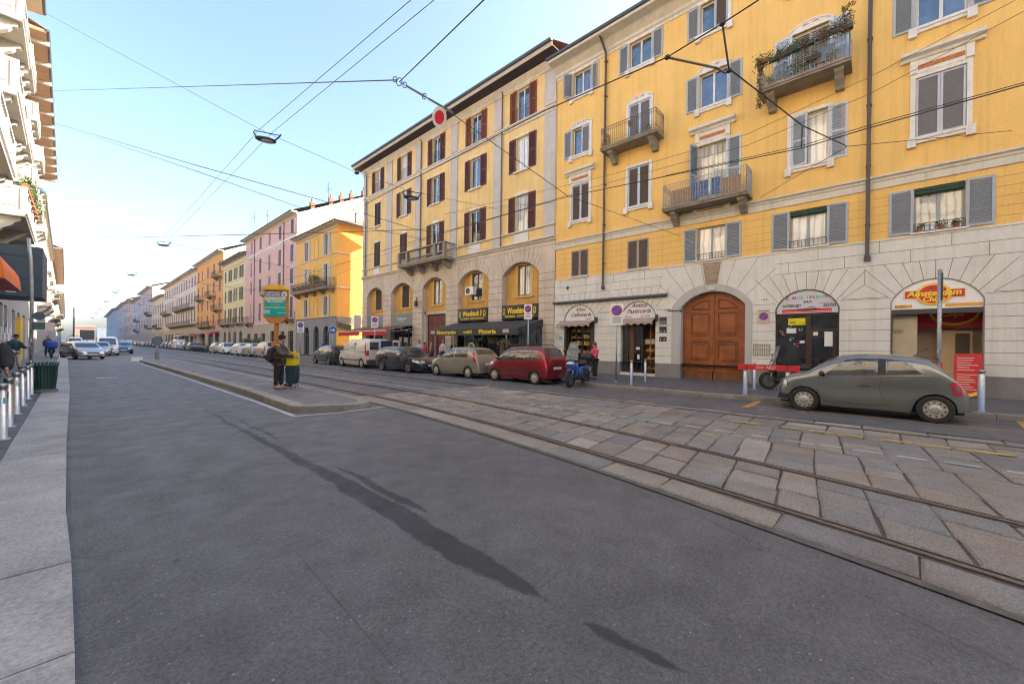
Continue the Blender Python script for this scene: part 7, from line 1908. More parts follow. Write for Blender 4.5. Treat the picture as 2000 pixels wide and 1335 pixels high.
def rbox(mb, c, sx, sy, sz, n=3.0, N=10):
 P = []
 def sg(v, e): return math.copysign(abs(v) ** (2 / e), v)
 for i in range(N + 1):
  a = -PI / 2 + PI * i / N
  P.append([(c[0] + sx * sg(math.cos(a), n) * sg(math.cos(b), n), c[1] + sy * sg(math.cos(a), n) * sg(math.sin(b), n), c[2] + sz * sg(math.sin(a), n)) for b in [2 * PI * j / (2 * N) for j in range(2 * N + 1)]])
 mb.grid(P)
# ---- scooters
def scooter(bodym, screen=True, topbox=True, name="scooter", detail=True):
 root = empty(name)
 r = .32
 for x in (.68, -.66):
  mb = MB(); mb.smooth = True
  n = 24; prof = [(r * .68, -.05), (r * .93, -.055), (r, -.02), (r, .02), (r * .93, .055), (r * .68, .05)]
  vs = [(rr * math.cos(2 * PI * j / n), h_, rr * math.sin(2 * PI * j / n)) for rr, h_ in prof for j in range(n)]
  mb.add(vs, [(i * n + j, i * n + (j + 1) % n, (i + 1) * n + (j + 1) % n, (i + 1) * n + j) for i in range(5) for j in range(n)])
  w = mb.build("wheel", TYRE, root, loc=(x, 0, r))
  mb = MB(); mb.lathe([(r * .7, -.02), (r * .7, .02)], (0, 0, 0), 16, 'Y'); mb.build("rim", M_DGREY, w)
 mb = MB(); mb.smooth = True
 mb.tube([(.68, .075, .32), (.62, .075, .55), (.52, .06, .8)], .022, 6); mb.tube([(.68, -.075, .32), (.62, -.075, .55), (.52, -.06, .8)], .022, 6); mb.build("fork", M_STEEL, root)
 mb = MB(); mb.smooth = True
 rbox(mb, (.58, 0, .74), .11, .17, .17, 2.6); rbox(mb, (.68, 0, .60), .17, .075, .05, 2.2); rbox(mb, (-.50, 0, .64), .40, .14, .11, 2.8); rbox(mb, (.44, 0, .60), .05, .20, .26, 3.2); rbox(mb, (-.1, 0, .50), .14, .12, .16, 3); mb.build("fairing", bodym, root)
 mb = MB(); mb.smooth = True; rbox(mb, (.05, 0, .33), .48, .17, .09, 3.5); rbox(mb, (-.40, 0, .42), .30, .15, .13, 3); mb.build("footboard", M_BLACK, root)
 mb = MB(); mb.smooth = True; rbox(mb, (-.28, 0, .80), .40, .16, .075, 2.6); rbox(mb, (-.52, 0, .86), .16, .14, .07, 2.6); mb.build("saddle", mat("saddle_black", (.03, .03, .033), .6), root)
 mb = MB(); mb.smooth = True; mb.tube([(.46, -.34, 1.02), (.50, -.15, 1.04), (.50, .15, 1.04), (.46, .34, 1.02)], .016, 6); mb.tube([(.46, -.34, 1.02), (.45, -.24, 1.02)], .024, 6); mb.tube([(.46, .34, 1.02), (.45, .24, 1.02)], .024, 6); mb.tube([(.5, 0, 1.04), (.56, 0, .8)], .03, 6); mb.build("handlebar", M_BLACK, root)
 for sd in (1, -1): mb = MB(); mb.smooth = True; mb.tube([(.48, sd * .26, 1.03), (.46, sd * .30, 1.2)], .006, 4); rbox(mb, (.46, sd * .32, 1.24), .012, .06, .04, 2.4, 6); mb.build("mirror", M_BLACK, root)
 mb = MB(); mb.smooth = True; rbox(mb, (.715, 0, .82), .045, .15, .055, 2.2, 8); mb.build("headlight", FLAMP, root)
 if screen:
  mb = MB(); mb.smooth = True
  P = [[(.60 - .22 * t, .24 * (1 - .35 * t * t) * math.sin(a), .95 + .62 * t - .04 * abs(math.sin(a))) for a in [-1.3 + 2.6 * j / 8 for j in range(9)]] for t in [i / 6 for i in range(7)]]
  mb.grid(P)
  m = bpy.data.materials.get("windscreen_perspex")
  if not m:
   m = bpy.data.materials.new("windscreen_perspex"); m.use_nodes = True; p = m.node_tree.nodes["Principled BSDF"]; p.inputs["Base Color"].default_value = (.75, .8, .85, 1); p.inputs["Transmission Weight"].default_value = .7; p.inputs["Roughness"].default_value = .18; p.inputs["IOR"].default_value = 1.1; p.inputs["Alpha"].default_value = .75
  mb.build("windshield", m, root)
 if topbox: mb = MB(); mb.smooth = True; rbox(mb, (-.78, 0, 1.02), .21, .24, .15, 3); mb.build("top_box", M_BLACK, root)
 mb = MB(); mb.smooth = True; mb.tube([(-.2, -.14, .3), (-.55, -.20, .3), (-.85, -.2, .42)], [.03, .06, .06], 8); mb.build("exhaust", M_STEEL, root)
 mb = MB(); mb.tube([(.0, .12, .3), (-.05, .25, .01)], .014, 5); mb.tube([(.0, -.12, .3), (-.05, -.25, .01)], .014, 5); mb.build("stand", M_DGREY, root)
 mb = MB(); mb.box(-.95, -.93, -.10, .10, .50, .66); mb.build("number_plate", PLATE, root)
 return root
P_SBLUE = paint("paint_scooter_blue", (.015, .09, .36), .2, .3)
sc1 = scooter(P_SBLUE); sc1.location = (13.35, 8.75, 0); sc1.rotation_euler = (0, .0, math.atan2(-.55, -1.0) ); tag(sc1, "blue scooter with clear windscreen and black top box, parked behind the dark red car", "scooter")
sc1.rotation_euler = (0, 0, math.radians(190)); sc1.scale = (1.12, 1.12, 1.12)
sc2 = scooter(P_DGR, screen=True, topbox=False); sc2.location = (17.2, 2.35, .12); sc2.rotation_euler = (0, 0, math.radians(120)); tag(sc2, "dark scooter with tall windscreen on the pavement, partly behind the grey city car", "scooter")
sc3 = scooter(P_DGR, screen=False, topbox=False, name="motorbike");
for i in range(9):
 c = sc3 if i == 0 else copy_tree(sc3)
 c.location = (13.2, 73.0 + i * 1.15, 0); c.rotation_euler = (0, .0, math.radians(170 + (i * 37) % 25))
 tag(c, "%s dark motorbike from the near end of the row before the pink house" % ORD[i], "motorbike", "motorbikes in a row at the right kerb")
# ------------------------------------------------------------------ people: continuous skinned bodies, clothes as children
def skin_obj(name, J, E, material, parent, sub=2, scale=1.0, loc=None):
 names = list(J); idx = {n: i for i, n in enumerate(names)}
 me = bpy.data.meshes.new(name); me.from_pydata([tuple(J[n][0]) for n in names], [(idx[a], idx[b]) for a, b in E], [])
 o = bpy.data.objects.new(name, me); COL.objects.link(o)
 md = o.modifiers.new("skin", 'SKIN'); md.use_smooth_shade = True; md.branch_smoothing = .6
 for i, n in enumerate(names):
  r = J[n][1]; r = (r, r) if not isinstance(r, tuple) else r
  me.skin_vertices[0].data[i].radius = r; me.skin_vertices[0].data[i].use_root = (i == 0)
 ms = o.modifiers.new("sub", 'SUBSURF'); ms.levels = sub; ms.render_levels = sub
 dg = bpy.context.evaluated_depsgraph_get(); dg.update()
 m2 = bpy.data.meshes.new_from_object(o.evaluated_get(dg)); bpy.data.objects.remove(o);
 m2.materials.clear(); m2.materials.append(material); m2.name = name
 for p in m2.polygons: p.use_smooth = True
 o = bpy.data.objects.new(name, m2); COL.objects.link(o)
 if parent is not None: o.parent = parent
 return o
SKIN = mat("skin", (.42, .23, .15), .55, var=.05)
def V3(*a): return Vector(a)
def person(label, loc, heading, H=1.70, coat=None, trousers=None, shoe=None, hairm=None, hat=None, pose=None, coatlen=.0, hair_long=False, head_pitch=0, hood=False, group=None, fat=1.0, hands=True, fingers=True):
 k = H / 1.72
 p = dict(stride=.0, la=(0, .03), ra=(0, .03), lean=0.0, lelb=0.1, relb=0.1, turn=0)
 p.update(pose or {})
 root = empty("person", loc, heading); tag(root, label, "person", group)
 st = p['stride']; ln = p['lean']
 def at(x, y, z): return V3((x + ln * max(0, z - .92)) * k, y * k, z * k)
 J = {}
 J['pelvis'] = (at(0, 0, .95), (.125 * fat, .10 * fat)); J['waist'] = (at(0, 0, 1.10), (.12 * fat, .09 * fat)); J['chest'] = (at(0, 0, 1.30), (.15 * fat, .105 * fat)); J['upper'] = (at(-.01, 0, 1.43), (.10, .075)); J['neck'] = (at(.005, 0, 1.50), .052); J['skull_base'] = (at(.02, 0, 1.58), .07); J['head'] = (at(.03, 0, 1.645), .082)
 E = [('pelvis', 'waist'), ('waist', 'chest'), ('chest', 'upper'), ('upper', 'neck'), ('neck', 'skull_base'), ('skull_base', 'head')]
 for sd, nm, ph in ((1, 'l', 1), (-1, 'r', -1)):
  s_ = st * ph
  J[nm + 'hip'] = (at(0, sd * .09, .90), (.085 * fat, .085 * fat))
  J[nm + 'knee'] = (V3((s_ * .55 + abs(st) * .12) * k, sd * .095 * k, .50 * k), .055)
  lift = .05 if s_ < 0 else 0
  J[nm + 'ankle'] = (V3(s_ * 1.0 * k, sd * .09 * k, (.085 + lift * abs(st) * 2) * k), .038)
  J[nm + 'toe'] = (V3((s_ * 1.0 + .15) * k, sd * .105 * k, .03 * k), .030)
  E += [('pelvis', nm + 'hip'), (nm + 'hip', nm + 'knee'), (nm + 'knee', nm + 'ankle'), (nm + 'ankle', nm + 'toe')]
  sw, out = p['la'] if sd == 1 else p['ra']; eb = p['lelb'] if sd == 1 else p['relb']
  sh = at(-.01, sd * .165, 1.405); J[nm + 'shoulder'] = (sh, .055)
  el = sh + V3(math.sin(sw) * .29 * k, sd * (.04 + out) * k, -math.cos(sw) * .29 * k); J[nm + 'elbow'] = (el, .042)
  a2 = sw + eb; wr = el + V3(math.sin(a2) * .25 * k, -sd * out * .3 * k, -math.cos(a2) * .25 * k); J[nm + 'wrist'] = (wr, .028)
  d = (wr - el).normalized(); J[nm + 'palm'] = (wr + d * .07 * k, (.036, .018))
  E += [('upper', nm + 'shoulder'), (nm + 'shoulder', nm + 'elbow'), (nm + 'elbow', nm + 'wrist'), (nm + 'wrist', nm + 'palm')]
  if fingers:
   side = V3(0, sd, 0) if abs(d.y) < .9 else V3(1, 0, 0); fw = V3(1, 0, 0) - d * d.x; fw.normalize(); nrm = d.cross(fw)
   for q, (off, ln_) in enumerate(((-.027, .062), (-.009, .075), (.009, .070), (.027, .055))):
    b = wr + d * .085 * k + fw * off * k; m_ = b + d * ln_ * .55 * k - nrm * sd * .008 * k; e = b + d * ln_ * .95 * k - nrm * sd * .028 * k
    J['%sf%da' % (nm, q)] = (b, .0085); J['%sf%db' % (nm, q)] = (m_, .008); J['%sf%dc' % (nm, q)] = (e, .0065)
    E += [(nm + 'palm', '%sf%da' % (nm, q)), ('%sf%da' % (nm, q), '%sf%db' % (nm, q)), ('%sf%db' % (nm, q), '%sf%dc' % (nm, q))]
   t1 = wr + d * .03 * k + fw * .035 * k; t2 = wr + d * .07 * k + fw * .055 * k
   J[nm + 't1'] = (t1, .011); J[nm + 't2'] = (t2, .009); E += [(nm + 'wrist', nm + 't1'), (nm + 't1', nm + 't2')]
 body = skin_obj("body", J, E, SKIN, root, sub=2)
 # face: brow, nose, mouth, eyes, ears on the head
 hc = J['head'][0]
 mb = MB(); mb.smooth = True
 N = 12
 def ell(mb, c, sx, sy, sz, n=8):
  P = [[(c[0] + sx * math.cos(a) * math.cos(b), c[1] + sy * math.cos(a) * math.sin(b), c[2] + sz * math.sin(a)) for b in [2 * PI * j / (2 * n) for j in range(2 * n + 1)]] for a in [-PI / 2 + PI * i / n for i in range(n + 1)]]
  mb.grid(P)
 ell(mb, hc + V3(.0, 0, -.005) * k, .095 * k, .076 * k, .118 * k, 10); ell(mb, hc + V3(.045, 0, -.075) * k, .045 * k, .045 * k, .04 * k)
 mb.prism([hc + V3(.088, -.012, -.03) * k, hc + V3(.088, .012, -.03) * k, hc + V3(.085, .006, .02) * k, hc + V3(.085, -.006, .02) * k], V3(.03, 0, -.004) * k)
 for sd in (1, -1): ell(mb, hc + V3(-.005, sd * .078, -.01) * k, .018 * k, .010 * k, .03 * k, 5)
 mb.build("face", SKIN, root)
 mb = MB(); mb.smooth = True
 for sd in (1, -1): ell(mb, hc + V3(.086, sd * .030, .012) * k, .010 * k, .014 * k, .007 * k, 5)
 mb.build("eye", flat("eye_dark", (.03, .02, .02), .3), root)
 mb = MB(); mb.smooth = True; ell(mb, hc + V3(.083, 0, -.058) * k, .012 * k, .024 * k, .006 * k, 5); mb.build("mouth", flat("lips", (.35, .10, .08)), root)
 if hairm:
  mb = MB(); mb.smooth = True
  P = []
  for i in range(9):
   a = PI / 2 - i * (PI * .62) / 8
   P.append([])
   for j in range(21):
    b = 2 * PI * j / 20; frontness = max(0, math.cos(b)); aa = max(a, .35 * frontness + (-.9) * (1 - frontness))
    P[-1].append((hc.x + (-.008 + .106 * math.cos(aa) * math.cos(b)) * k, hc.y + .090 * k * math.cos(aa) * math.sin(b), hc.z + (.0 + .130 * math.sin(aa)) * k))
  mb.grid(P)
  if hair_long: ell(mb, hc + V3(-.05, 0, -.11) * k, .055 * k, .085 * k, .14 * k)
  mb.build("hair", hairm, root)
 if hat:
  mb = MB(); mb.smooth = True
  ell(mb, hc + V3(-.012, 0, .045) * k, .112 * k, .10 * k, .10 * k, 10); mb.build("hat", hat, root)
 ct = coat or SKIN
 cj = {}; infl = .030
 for n in ('pelvis', 'waist', 'chest', 'upper', 'lshoulder', 'rshoulder', 'lelbow', 'relbow', 'lwrist', 'rwrist'):
  pos, r = J[n]; r = r if isinstance(r, tuple) else (r, r); ex = infl + (.018 if n[1:] in ('shoulder', 'elbow') or n == 'upper' else 0) + (.008 if n[1:] == 'wrist' else 0); cj[n] = (pos.copy(), (r[0] + ex, r[1] + ex))
 ce = [('pelvis', 'waist'), ('waist', 'chest'), ('chest', 'upper')] + [(a, b) for n in 'lr' for a, b in ((n + 'shoulder', n + 'elbow'), (n + 'elbow', n + 'wrist'))] + [('upper', 'lshoulder'), ('upper', 'rshoulder')]
 cj['collar'] = (J['neck'][0].copy(), .062); ce.append(('upper', 'collar'))
 if coatlen: cj['hem'] = (at(0, 0, .95 - coatlen), (.15 * fat + coatlen * .08, .125 * fat + coatlen * .08)); ce.append(('pelvis', 'hem'))
 skin_obj("coat", cj, ce, ct, root, sub=2)
 tj = {'pelvis': (J['pelvis'][0].copy(), (.135 * fat, .11 * fat))}; te = []
 for n in 'lr':
  for q, ex in (('hip', .022), ('knee', .024), ('ankle', .026)):
   pos, r = J[n + q]; r = r if isinstance(r, tuple) else (r, r); tj[n + q] = (pos.copy() + (V3(0, 0, .02) if q == 'ankle' else V3(0, 0, 0)), (r[0] + ex, r[1] + ex))
  te += [('pelvis', n + 'hip'), (n + 'hip', n + 'knee'), (n + 'knee', n + 'ankle')]
 skin_obj("trousers", tj, te, trousers or M_BLACK, root, sub=2)
 for n in 'lr':
  mb = MB(); mb.smooth = True; a, t = J[n + 'ankle'][0], J[n + 'toe'][0]; c = (a + t) / 2
  rbox(mb, (c.x, c.y, a.z - .045 * k), .135 * k, .048 * k, .045 * k, 2.6, 8); mb.build("shoe", shoe or M_BLACK, root)
 root["_J"] = 1; del root["_J"]
 return root, J
cloth = lambda n, c: mat(n, c, .9, var=.22, scale=6, bump=.5, bscale=30)
C_CAMO = cloth("olive_brown_coat", (.075, .062, .045)); C_BLK = cloth("black_cloth", (.015, .015, .018)); C_NAVY = cloth("navy_cloth", (.018, .035, .07)); C_TEAL = cloth("teal_jacket", (.012, .045, .065))
C_CREAM = cloth("cream_trousers", (.38, .33, .28)); C_PINK = cloth("pink_top", (.60, .06, .12)); C_JEAN = cloth("dark_jeans", (.02, .035, .08)); C_TAN = cloth("tan_coat", (.30, .19, .10)); C_WH = cloth("white_shirt", (.5, .48, .48)); C_RED = cloth("red_bag", (.45, .02, .03))
H_DARK = mat("hair_dark", (.03, .02, .015), .6, var=.3, scale=30); H_GREY = mat("hair_grey", (.25, .24, .23), .6, var=.3, scale=30); H_BR = mat("hair_brown", (.09, .045, .02), .6, var=.3, scale=30)
# woman on the island, facing right in the picture (towards -Y/+X)
hd = math.atan2(-.70, .72)
WP = atZ(544, 759, .152)
w1, J1 = person("woman in a dark woolly hat and olive coat standing on the tram island", WP, hd, H=1.60, coat=C_CAMO, trousers=C_BLK, shoe=cloth("shoe_grey", (.22, .2, .18)), hat=C_BLK, hairm=H_DARK,
   pose=dict(stride=.04, lean=.10, la=(.35, .02), ra=(.45, .02), lelb=.9, relb=1.1), coatlen=.10, fat=1.1)
bp = empty("backpack", WP, hd); tag(bp, "black rucksack hanging behind the woman on the tram island", "backpack")
mb = MB(); mb.smooth = True; rbox(mb, (-.22, .02, 1.02), .12, .16, .24, 2.6); mb.build("bag", cloth("backpack_cloth", (.03, .025, .035)), bp)
mb = MB(); mb.smooth = True
for sd in (1, -1): mb.tube([(-.12, sd * .10, .85), (-.02, sd * .17, 1.0), (.06, sd * .15, 1.2), (-.02, sd * .13, 1.34), (-.14, sd * .1, 1.24)], .016, 5)
mb.build("strap", M_BLACK, bp)
mb = MB(); mb.smooth = True; rbox(mb, (-.345, .02, .95), .03, .11, .1, 2.6); mb.build("pocket", MATS["backpack_cloth"], bp)
TP = atZ(571, 756, .152)
tr = empty("shopping_trolley", (TP.x, TP.y, .152), hd + .15); tag(tr, "dark blue-green shopping trolley standing before the woman on the tram island", "shopping trolley")
trm = cloth("trolley_cloth", (.02, .045, .055))
mb = MB(); pts = [(-.13, -.19, .17), (.13, -.19, .17), (.13, .19, .17), (-.13, .19, .17)]
mb.add([(-.11, -.18, .14), (.12, -.18, .14), (.12, .18, .14), (-.11, .18, .14), (-.15, -.21, .60), (.15, -.21, .60), (.15, .21, .60), (-.15, .21, .60), (-.12, -.18, .70), (.12, -.18, .70), (.12, .18, .70), (-.12, .18, .70)],
 [(0, 3, 2, 1), (0, 1, 5, 4), (1, 2, 6, 5), (2, 3, 7, 6), (3, 0, 4, 7), (4, 5, 9, 8), (5, 6, 10, 9), (6, 7, 11, 10), (7, 4, 8, 11), (8, 9, 10, 11)])
mb.build("bag", trm, tr)
mb = MB(); mb.box(.13, .165, -.12, .12, .22, .45); mb.build("front_pocket", trm, tr)
mb = MB()
for sd in (1, -1): mb.tube([(-.14, sd * .14, .05), (-.15, sd * .14, .95)], .012, 6); mb.tube([(-.14, sd * .14, .08), (.12, sd * .14, .12), (.13, sd * .14, .01)], .012, 6)
mb.tube([(-.15, -.14, .95), (-.15, .14, .95)], .014, 6); mb.tube([(.12, -.14, .06), (.12, .14, .06)], .012, 6); mb.build("frame", M_DGREY, tr)
for sd in (1, -1): mb = MB(); mb.lathe([(.03, -.015), (.065, -.015), (.065, .015), (.03, .015)], (-.13, sd * .19, .066), 14, 'Y'); mb.build("wheel", TYRE, tr)
YP = empty("yellow_bag", (TP.x, TP.y, .152), hd + .15); tag(YP, "bright yellow carrier bag resting on top of the shopping trolley", "bag")
mb = MB(); mb.add([(-.12, -.24, .70), (.12, -.24, .70), (.12, .24, .70), (-.12, .24, .70), (-.13, -.23, 1.10), (.11, -.24, 1.12), (.12, .25, 1.08), (-.13, .24, 1.12)], [(0, 3, 2, 1), (0, 1, 5, 4), (1, 2, 6, 5), (2, 3, 7, 6), (3, 0, 4, 7)]); mb.build("bag", mat("bag_yellow", (.75, .62, .01), .5, var=.08, scale=7, bump=.6, bscale=14), YP)
for x in (.11, -.12): mb = MB(); mb.tube([(x, -.1, 1.10), (x, -.08, 1.2), (x, .08, 1.2), (x, .1, 1.10)], .008, 4); mb.build("handle", M_YEL, YP)
text_mesh("bio", .12, INKB, "print", YP, org=(.125, .0, .95), udir=(0, 1, 0), width=.18, shear=.2)
# left pavement
mp = atZ(24, 718, .112)
person("elderly man in a dark cap, teal jacket and cream trousers walking on the left pavement", (-2.22, 31.2, .112), math.atan2(-1, .8), H=1.63, coat=C_TEAL, trousers=C_CREAM, shoe=C_NAVY, hat=C_BLK, hairm=H_GREY, pose=dict(stride=.16, lean=.12, la=(.35, .03), ra=(-.1, .03), lelb=1.0, relb=.7), coatlen=.06, fat=1.15)
person("person in a black coat and dark jeans at the left edge of the picture", (-1.05, 10.3, .112), math.atan2(-1, .1), H=1.68, coat=C_BLK, trousers=C_JEAN, shoe=C_BLK, hairm=H_DARK, pose=dict(stride=.20, lean=.15, la=(.5, .05), ra=(-.3, .05), lelb=.4, relb=.4), coatlen=.10, fat=1.1)
person("pedestrian in dark clothes far along the left pavement beside the blue delivery box", (-1.9, 52, .112), -1.2, H=1.75, coat=C_BLK, trousers=C_JEAN, hairm=H_BR, pose=dict(stride=.15), fingers=False)
bx = empty("delivery_bike", (-1.6, 49.0, .112), 1.57); tag(bx, "delivery motorbike with a big blue box parked on the left pavement", "motorbike")
mb = MB(); mb.smooth = True; rbox(mb, (-.4, 0, 1.05), .32, .34, .33, 5); mb.build("box", flat("box_blue", (.01, .05, .28), .5), bx)
mb = MB(); mb.smooth = True; rbox(mb, (0, 0, .55), .8, .2, .22, 2.4); rbox(mb, (.5, 0, .9), .15, .3, .15, 2.4); mb.build("frame", M_BLACK, bx)
for x in (.6, -.6): mb = MB(); mb.lathe([(.2, -.05), (.3, -.05), (.3, .05), (.2, .05)], (x, 0, .3), 16, 'Y'); mb.build("wheel", TYRE, bx)
# right side
person("woman in a pink jumper standing behind the blue scooter by the coffee shop window", (15.6, 9.35, .12), 2.6, H=1.62, coat=C_PINK, trousers=C_BLK, hairm=H_BR, hair_long=True, pose=dict(la=(.3, .05), ra=(.4, .05), lelb=1.1, relb=1.0), fingers=False)
person("person in a pale shirt and dark trousers standing before the maroon gate", (16.7, 24.6, .12), -2.4, H=1.70, coat=C_WH, trousers=C_BLK, hairm=H_DARK, hair_long=True, pose=dict(stride=.1), fingers=False)
person("person in a tan coat seen from behind under the left end of the restaurant awning", (17.2, 23.8, .12), 2.2, H=1.74, coat=C_TAN, trousers=C_JEAN, hairm=H_BR, pose=dict(stride=.1), coatlen=.15, fingers=False)
person("person in a red coat between the pale shirt and the tan coat by the restaurant", (16.9, 24.2, .12), 2.8, H=1.58, coat=C_RED, trousers=C_BLK, hairm=H_DARK, pose=dict(stride=.1), coatlen=.1, fingers=False)
person("person in dark clothes standing under the middle of the restaurant awning", (17.6, 21.8, .12), -2.9, H=1.72, coat=C_NAVY, trousers=C_BLK, hairm=H_GREY, fingers=False)
person("pale haired person in a light jacket under the restaurant awning, left of the menu case", (17.3, 22.6, .12), -2.9, H=1.76, coat=C_WH, trousers=C_BLK, hairm=H_GREY, fingers=False)
person("person in black crouched figure by the stone pier left of the maroon gate", (17.8, 29.0, .12), 2.6, H=1.50, coat=C_BLK, trousers=C_BLK, hairm=H_GREY, coatlen=.2, fingers=False)
person("dark haired pedestrian at the side street corner before the golden house", (16.4, 40.5, .12), 2.0, H=1.72, coat=C_NAVY, trousers=C_JEAN, hairm=H_DARK, fingers=False)
# ------------------------------------------------------------------ bollards, bin, poles, signs
STK = [flat("sticker_white", (.6, .6, .6)), flat("sticker_teal", (.1, .4, .4)), flat("sticker_pink", (.6, .25, .25)), flat("sticker_dark", (.08, .08, .09))]
def bollard(name="bollard", h=.80, r=.055, stickers=2, seed=1):
 root = empty(name); rg = random.Random(seed)
 mb = MB(); mb.smooth = True; mb.lathe([(r, 0), (r, h - .12), (r * .72, h - .10), (r * .72, h - .075), (r, h - .06), (r, h - .01), (r * .9, h)], n=20); mb.build("post", M_STEEL, root)
 mb = MB(); mb.smooth = True; mb.lathe([(r + .03, 0), (r + .03, .012), (r, .016)], n=20); mb.build("base_ring", M_GALV, root)
 if stickers:
  mb = MB()
  for i in range(stickers):
   a0 = rg.uniform(3.2, 5.6); z = h - rg.uniform(.12, .30); da = rg.uniform(.5, .9); dz = rg.uniform(.06, .11); mb.mi = rg.randint(0, 3)
   P = [[((r + .002 + .001 * i) * math.cos(a0 + da * j / 4), (r + .002 + .001 * i) * math.sin(a0 + da * j / 4), z + q) for j in range(5)] for q in (0, dz)]; mb.grid(P)
  mb.build("sticker", STK, root)
 return root
lab = ["steel bollard nearest the camera on the left kerb, covered in stickers", "second steel bollard on the left kerb, pale sticker on its top", "third steel bollard on the left kerb, greenish white sticker", "fourth steel bollard on the left kerb, round red and white sticker",
 "fifth steel bollard on the left kerb, next but one to the litter bin", "sixth steel bollard on the left kerb, touching the green litter bin"]
for i, (x, y) in enumerate([(-.76, 9.25), (-.80, 10.5), (-.84, 12.2), (-.86, 13.65), (-.87, 15.1), (-.88, 16.3)]):
 b = bollard(seed=i + 3, stickers=3); b.location = (x, y, .112); b.rotation_euler = (0, 0, rnd.uniform(-.4, .4)); tag(b, lab[i], "bollard", "steel bollards along the left kerb")
for i, (x, y, l) in enumerate([(14.22, 6.93, "slim steel bollard with a ring top on the right kerb by the pastry shop"), (16.19, 7.27, "slim steel bollard with a cap in front of the pastry shop display"), (14.24, 3.11, "stout steel bollard carrying the left end of the red barrier board"),
        (16.33, 3.28, "thin steel bollard on the pavement behind the red barrier board"), (14.83, -1.82, "stout steel bollard with a bent cap behind the rear of the grey city car"), (14.24, 2.0, "steel bollard under the right end of the red barrier board")]):
 b = bollard(h=.95 if i != 4 else 1.0, r=.05 if i in (0, 1, 3) else .065, stickers=1, seed=30 + i); b.location = (x, y, .12); tag(b, l, "bollard")
rb = empty("barrier_board", (14.15, 2.55, 1.0)); tag(rb, "red and orange barrier board with white scribble lying across two bollards by the gate", "barrier")
mb = MB(); mb.box(-.02, .02, -.85, .75, -.085, .085); bd = mb.build("board", mat("barrier_red", (.55, .02, .025), .5, var=.1, scale=4), rb)
mb = MB(); mb.box(-.025, .025, .48, .52, -.087, .087); mb.box(-.025, .025, -.58, -.54, -.087, .087); mb.build("dark_stripe", flat("barrier_dark_red", (.25, .01, .015)), bd)
text_mesh("One  NEZI", .13, SIGNW, "scribble", bd, org=(-.024, .0, .0), udir=(0, -1, 0), width=.5, shear=.2, depth=.002)
# litter bin
lb = empty("litter_bin", (-.70, 16.85, .112)); tag(lb, "dark green slatted steel litter bin on the left kerb behind the bollards", "litter bin")
GB = mat("bin_green", (.015, .06, .055), .45, var=.15, scale=8)
mb = MB(); n = 28
for i in range(n):
 t = 2 * PI * i / n; e1 = Vector((math.cos(t), math.sin(t), 0)); e2 = Vector((-math.sin(t), math.cos(t), 0)); w_ = .016
 pr = [(.235, .08), (.265, .35), (.275, .62), (.285, .76), (.315, .82)]
 P = [[e1 * r_ + e2 * s_ + Vector((0, 0, z)) for s_ in (-w_, w_)] for r_, z in pr]; mb.grid(P); P = [[e1 * (r_ - .008) + e2 * s_ + Vector((0, 0, z)) for s_ in (-w_, w_)] for r_, z in pr]; mb.grid(P)
mb.build("slats", GB, lb)
mb = MB(); mb.lathe([(.225, .10), (.25, .35), (.26, .62), (.265, .74), (.2, .745)], n=24); mb.build("liner", M_BLACK, lb)
mb = MB(); mb.smooth = True
for r_, z in ((.24, .10), (.29, .74)): mb.tube([(r_ * math.cos(t * PI / 14), r_ * math.sin(t * PI / 14), z) for t in range(29)], .014, 6, False)
mb.build("hoops", GB, lb)
mb = MB(); mb.lathe([(.29, 0), (.29, .05), (.25, .08), (.15, .09)], n=24); mb.build("concrete_foot", mat("bin_foot", (.12, .11, .10), .9), lb)
def no_park(par, z, s=.3, rows=True):
 mb = MB(); mb.box(-.012, 0, -s * .62, s * .62, z - s * 1.05, z + s * 1.05); mb.build("plate", SIGNW, par)
 disc(par, 0, z + s * .40, s * .52, -.018, M_RED, "red_ring"); disc(par, 0, z + s * .40, s * .42, -.024, M_BLUEP, "blue_disc")
 mb = MB(); a = s * .36; mb.prism([(-.028, -a + .02, z + s * .4 + a), (-.028, -a, z + s * .4 + a - .03), (-.028, a - .02, z + s * .4 - a), (-.028, a, z + s * .4 - a + .03)], (.006, 0, 0)); mb.build("red_bar", M_RED, par)
 if rows:
  mb = MB()
  for k in range(3): mb.box(-.016, -.012, -s * .4, s * .4, z - s * (.35 + .22 * k), z - s * (.26 + .22 * k))
  mb.build("small_print", flat("print_blue", (.15, .2, .35)), par)
def pole(par, h, r=.03, m=None):
 mb = MB(); mb.smooth = True; mb.tube([(0.03, 0, 0), (0.03, 0, h)], r, 10); mb.lathe([(r + .03, 0), (r + .02, .04), (r, .06)], (.03, 0, 0), 12); mb.lathe([(r * 1.15, 0), (r * 1.15, .02), (r * .5, .05)], (.03, 0, h), 10); mb.build("pole", m or M_GALV, par)
for (x, y, zc_, s, l, yaw) in [(14.96, 7.97, 2.78, .42, "no-parking sign on a tall pole right in front of the arched pastry shop sign", .35), (14.3, 12.2, 3.05, .34, "no-parking sign on a galvanised pole behind the dark red car, before the restaurant awning", .2),
      (14.6, 27.2, 3.05, .40, "no-parking sign with a blue plate beside the red awning, above the white van", .9), (14.6, 41.75, 3.0, .50, "no-parking sign at the far corner of the side street, left of the blue arrow sign", 1.1)]:
 rt = empty("no_parking_sign", (x, y, .12), yaw); tag(rt, l, "road sign"); pole(rt, zc_ + s * 1.1); no_park(rt, zc_, s)
rt = empty("road_sign", (12.31, -.93, 0), .0); rt.location = (12.9, -.98, 0); tag(rt, "road sign pole seen edge on in front of the chips shop, its plates turned sideways", "road sign")
P0 = atX(1836, 830, 12.25)
rt.location = (14.55, atX(1834, 700, 14.55).y, .12)
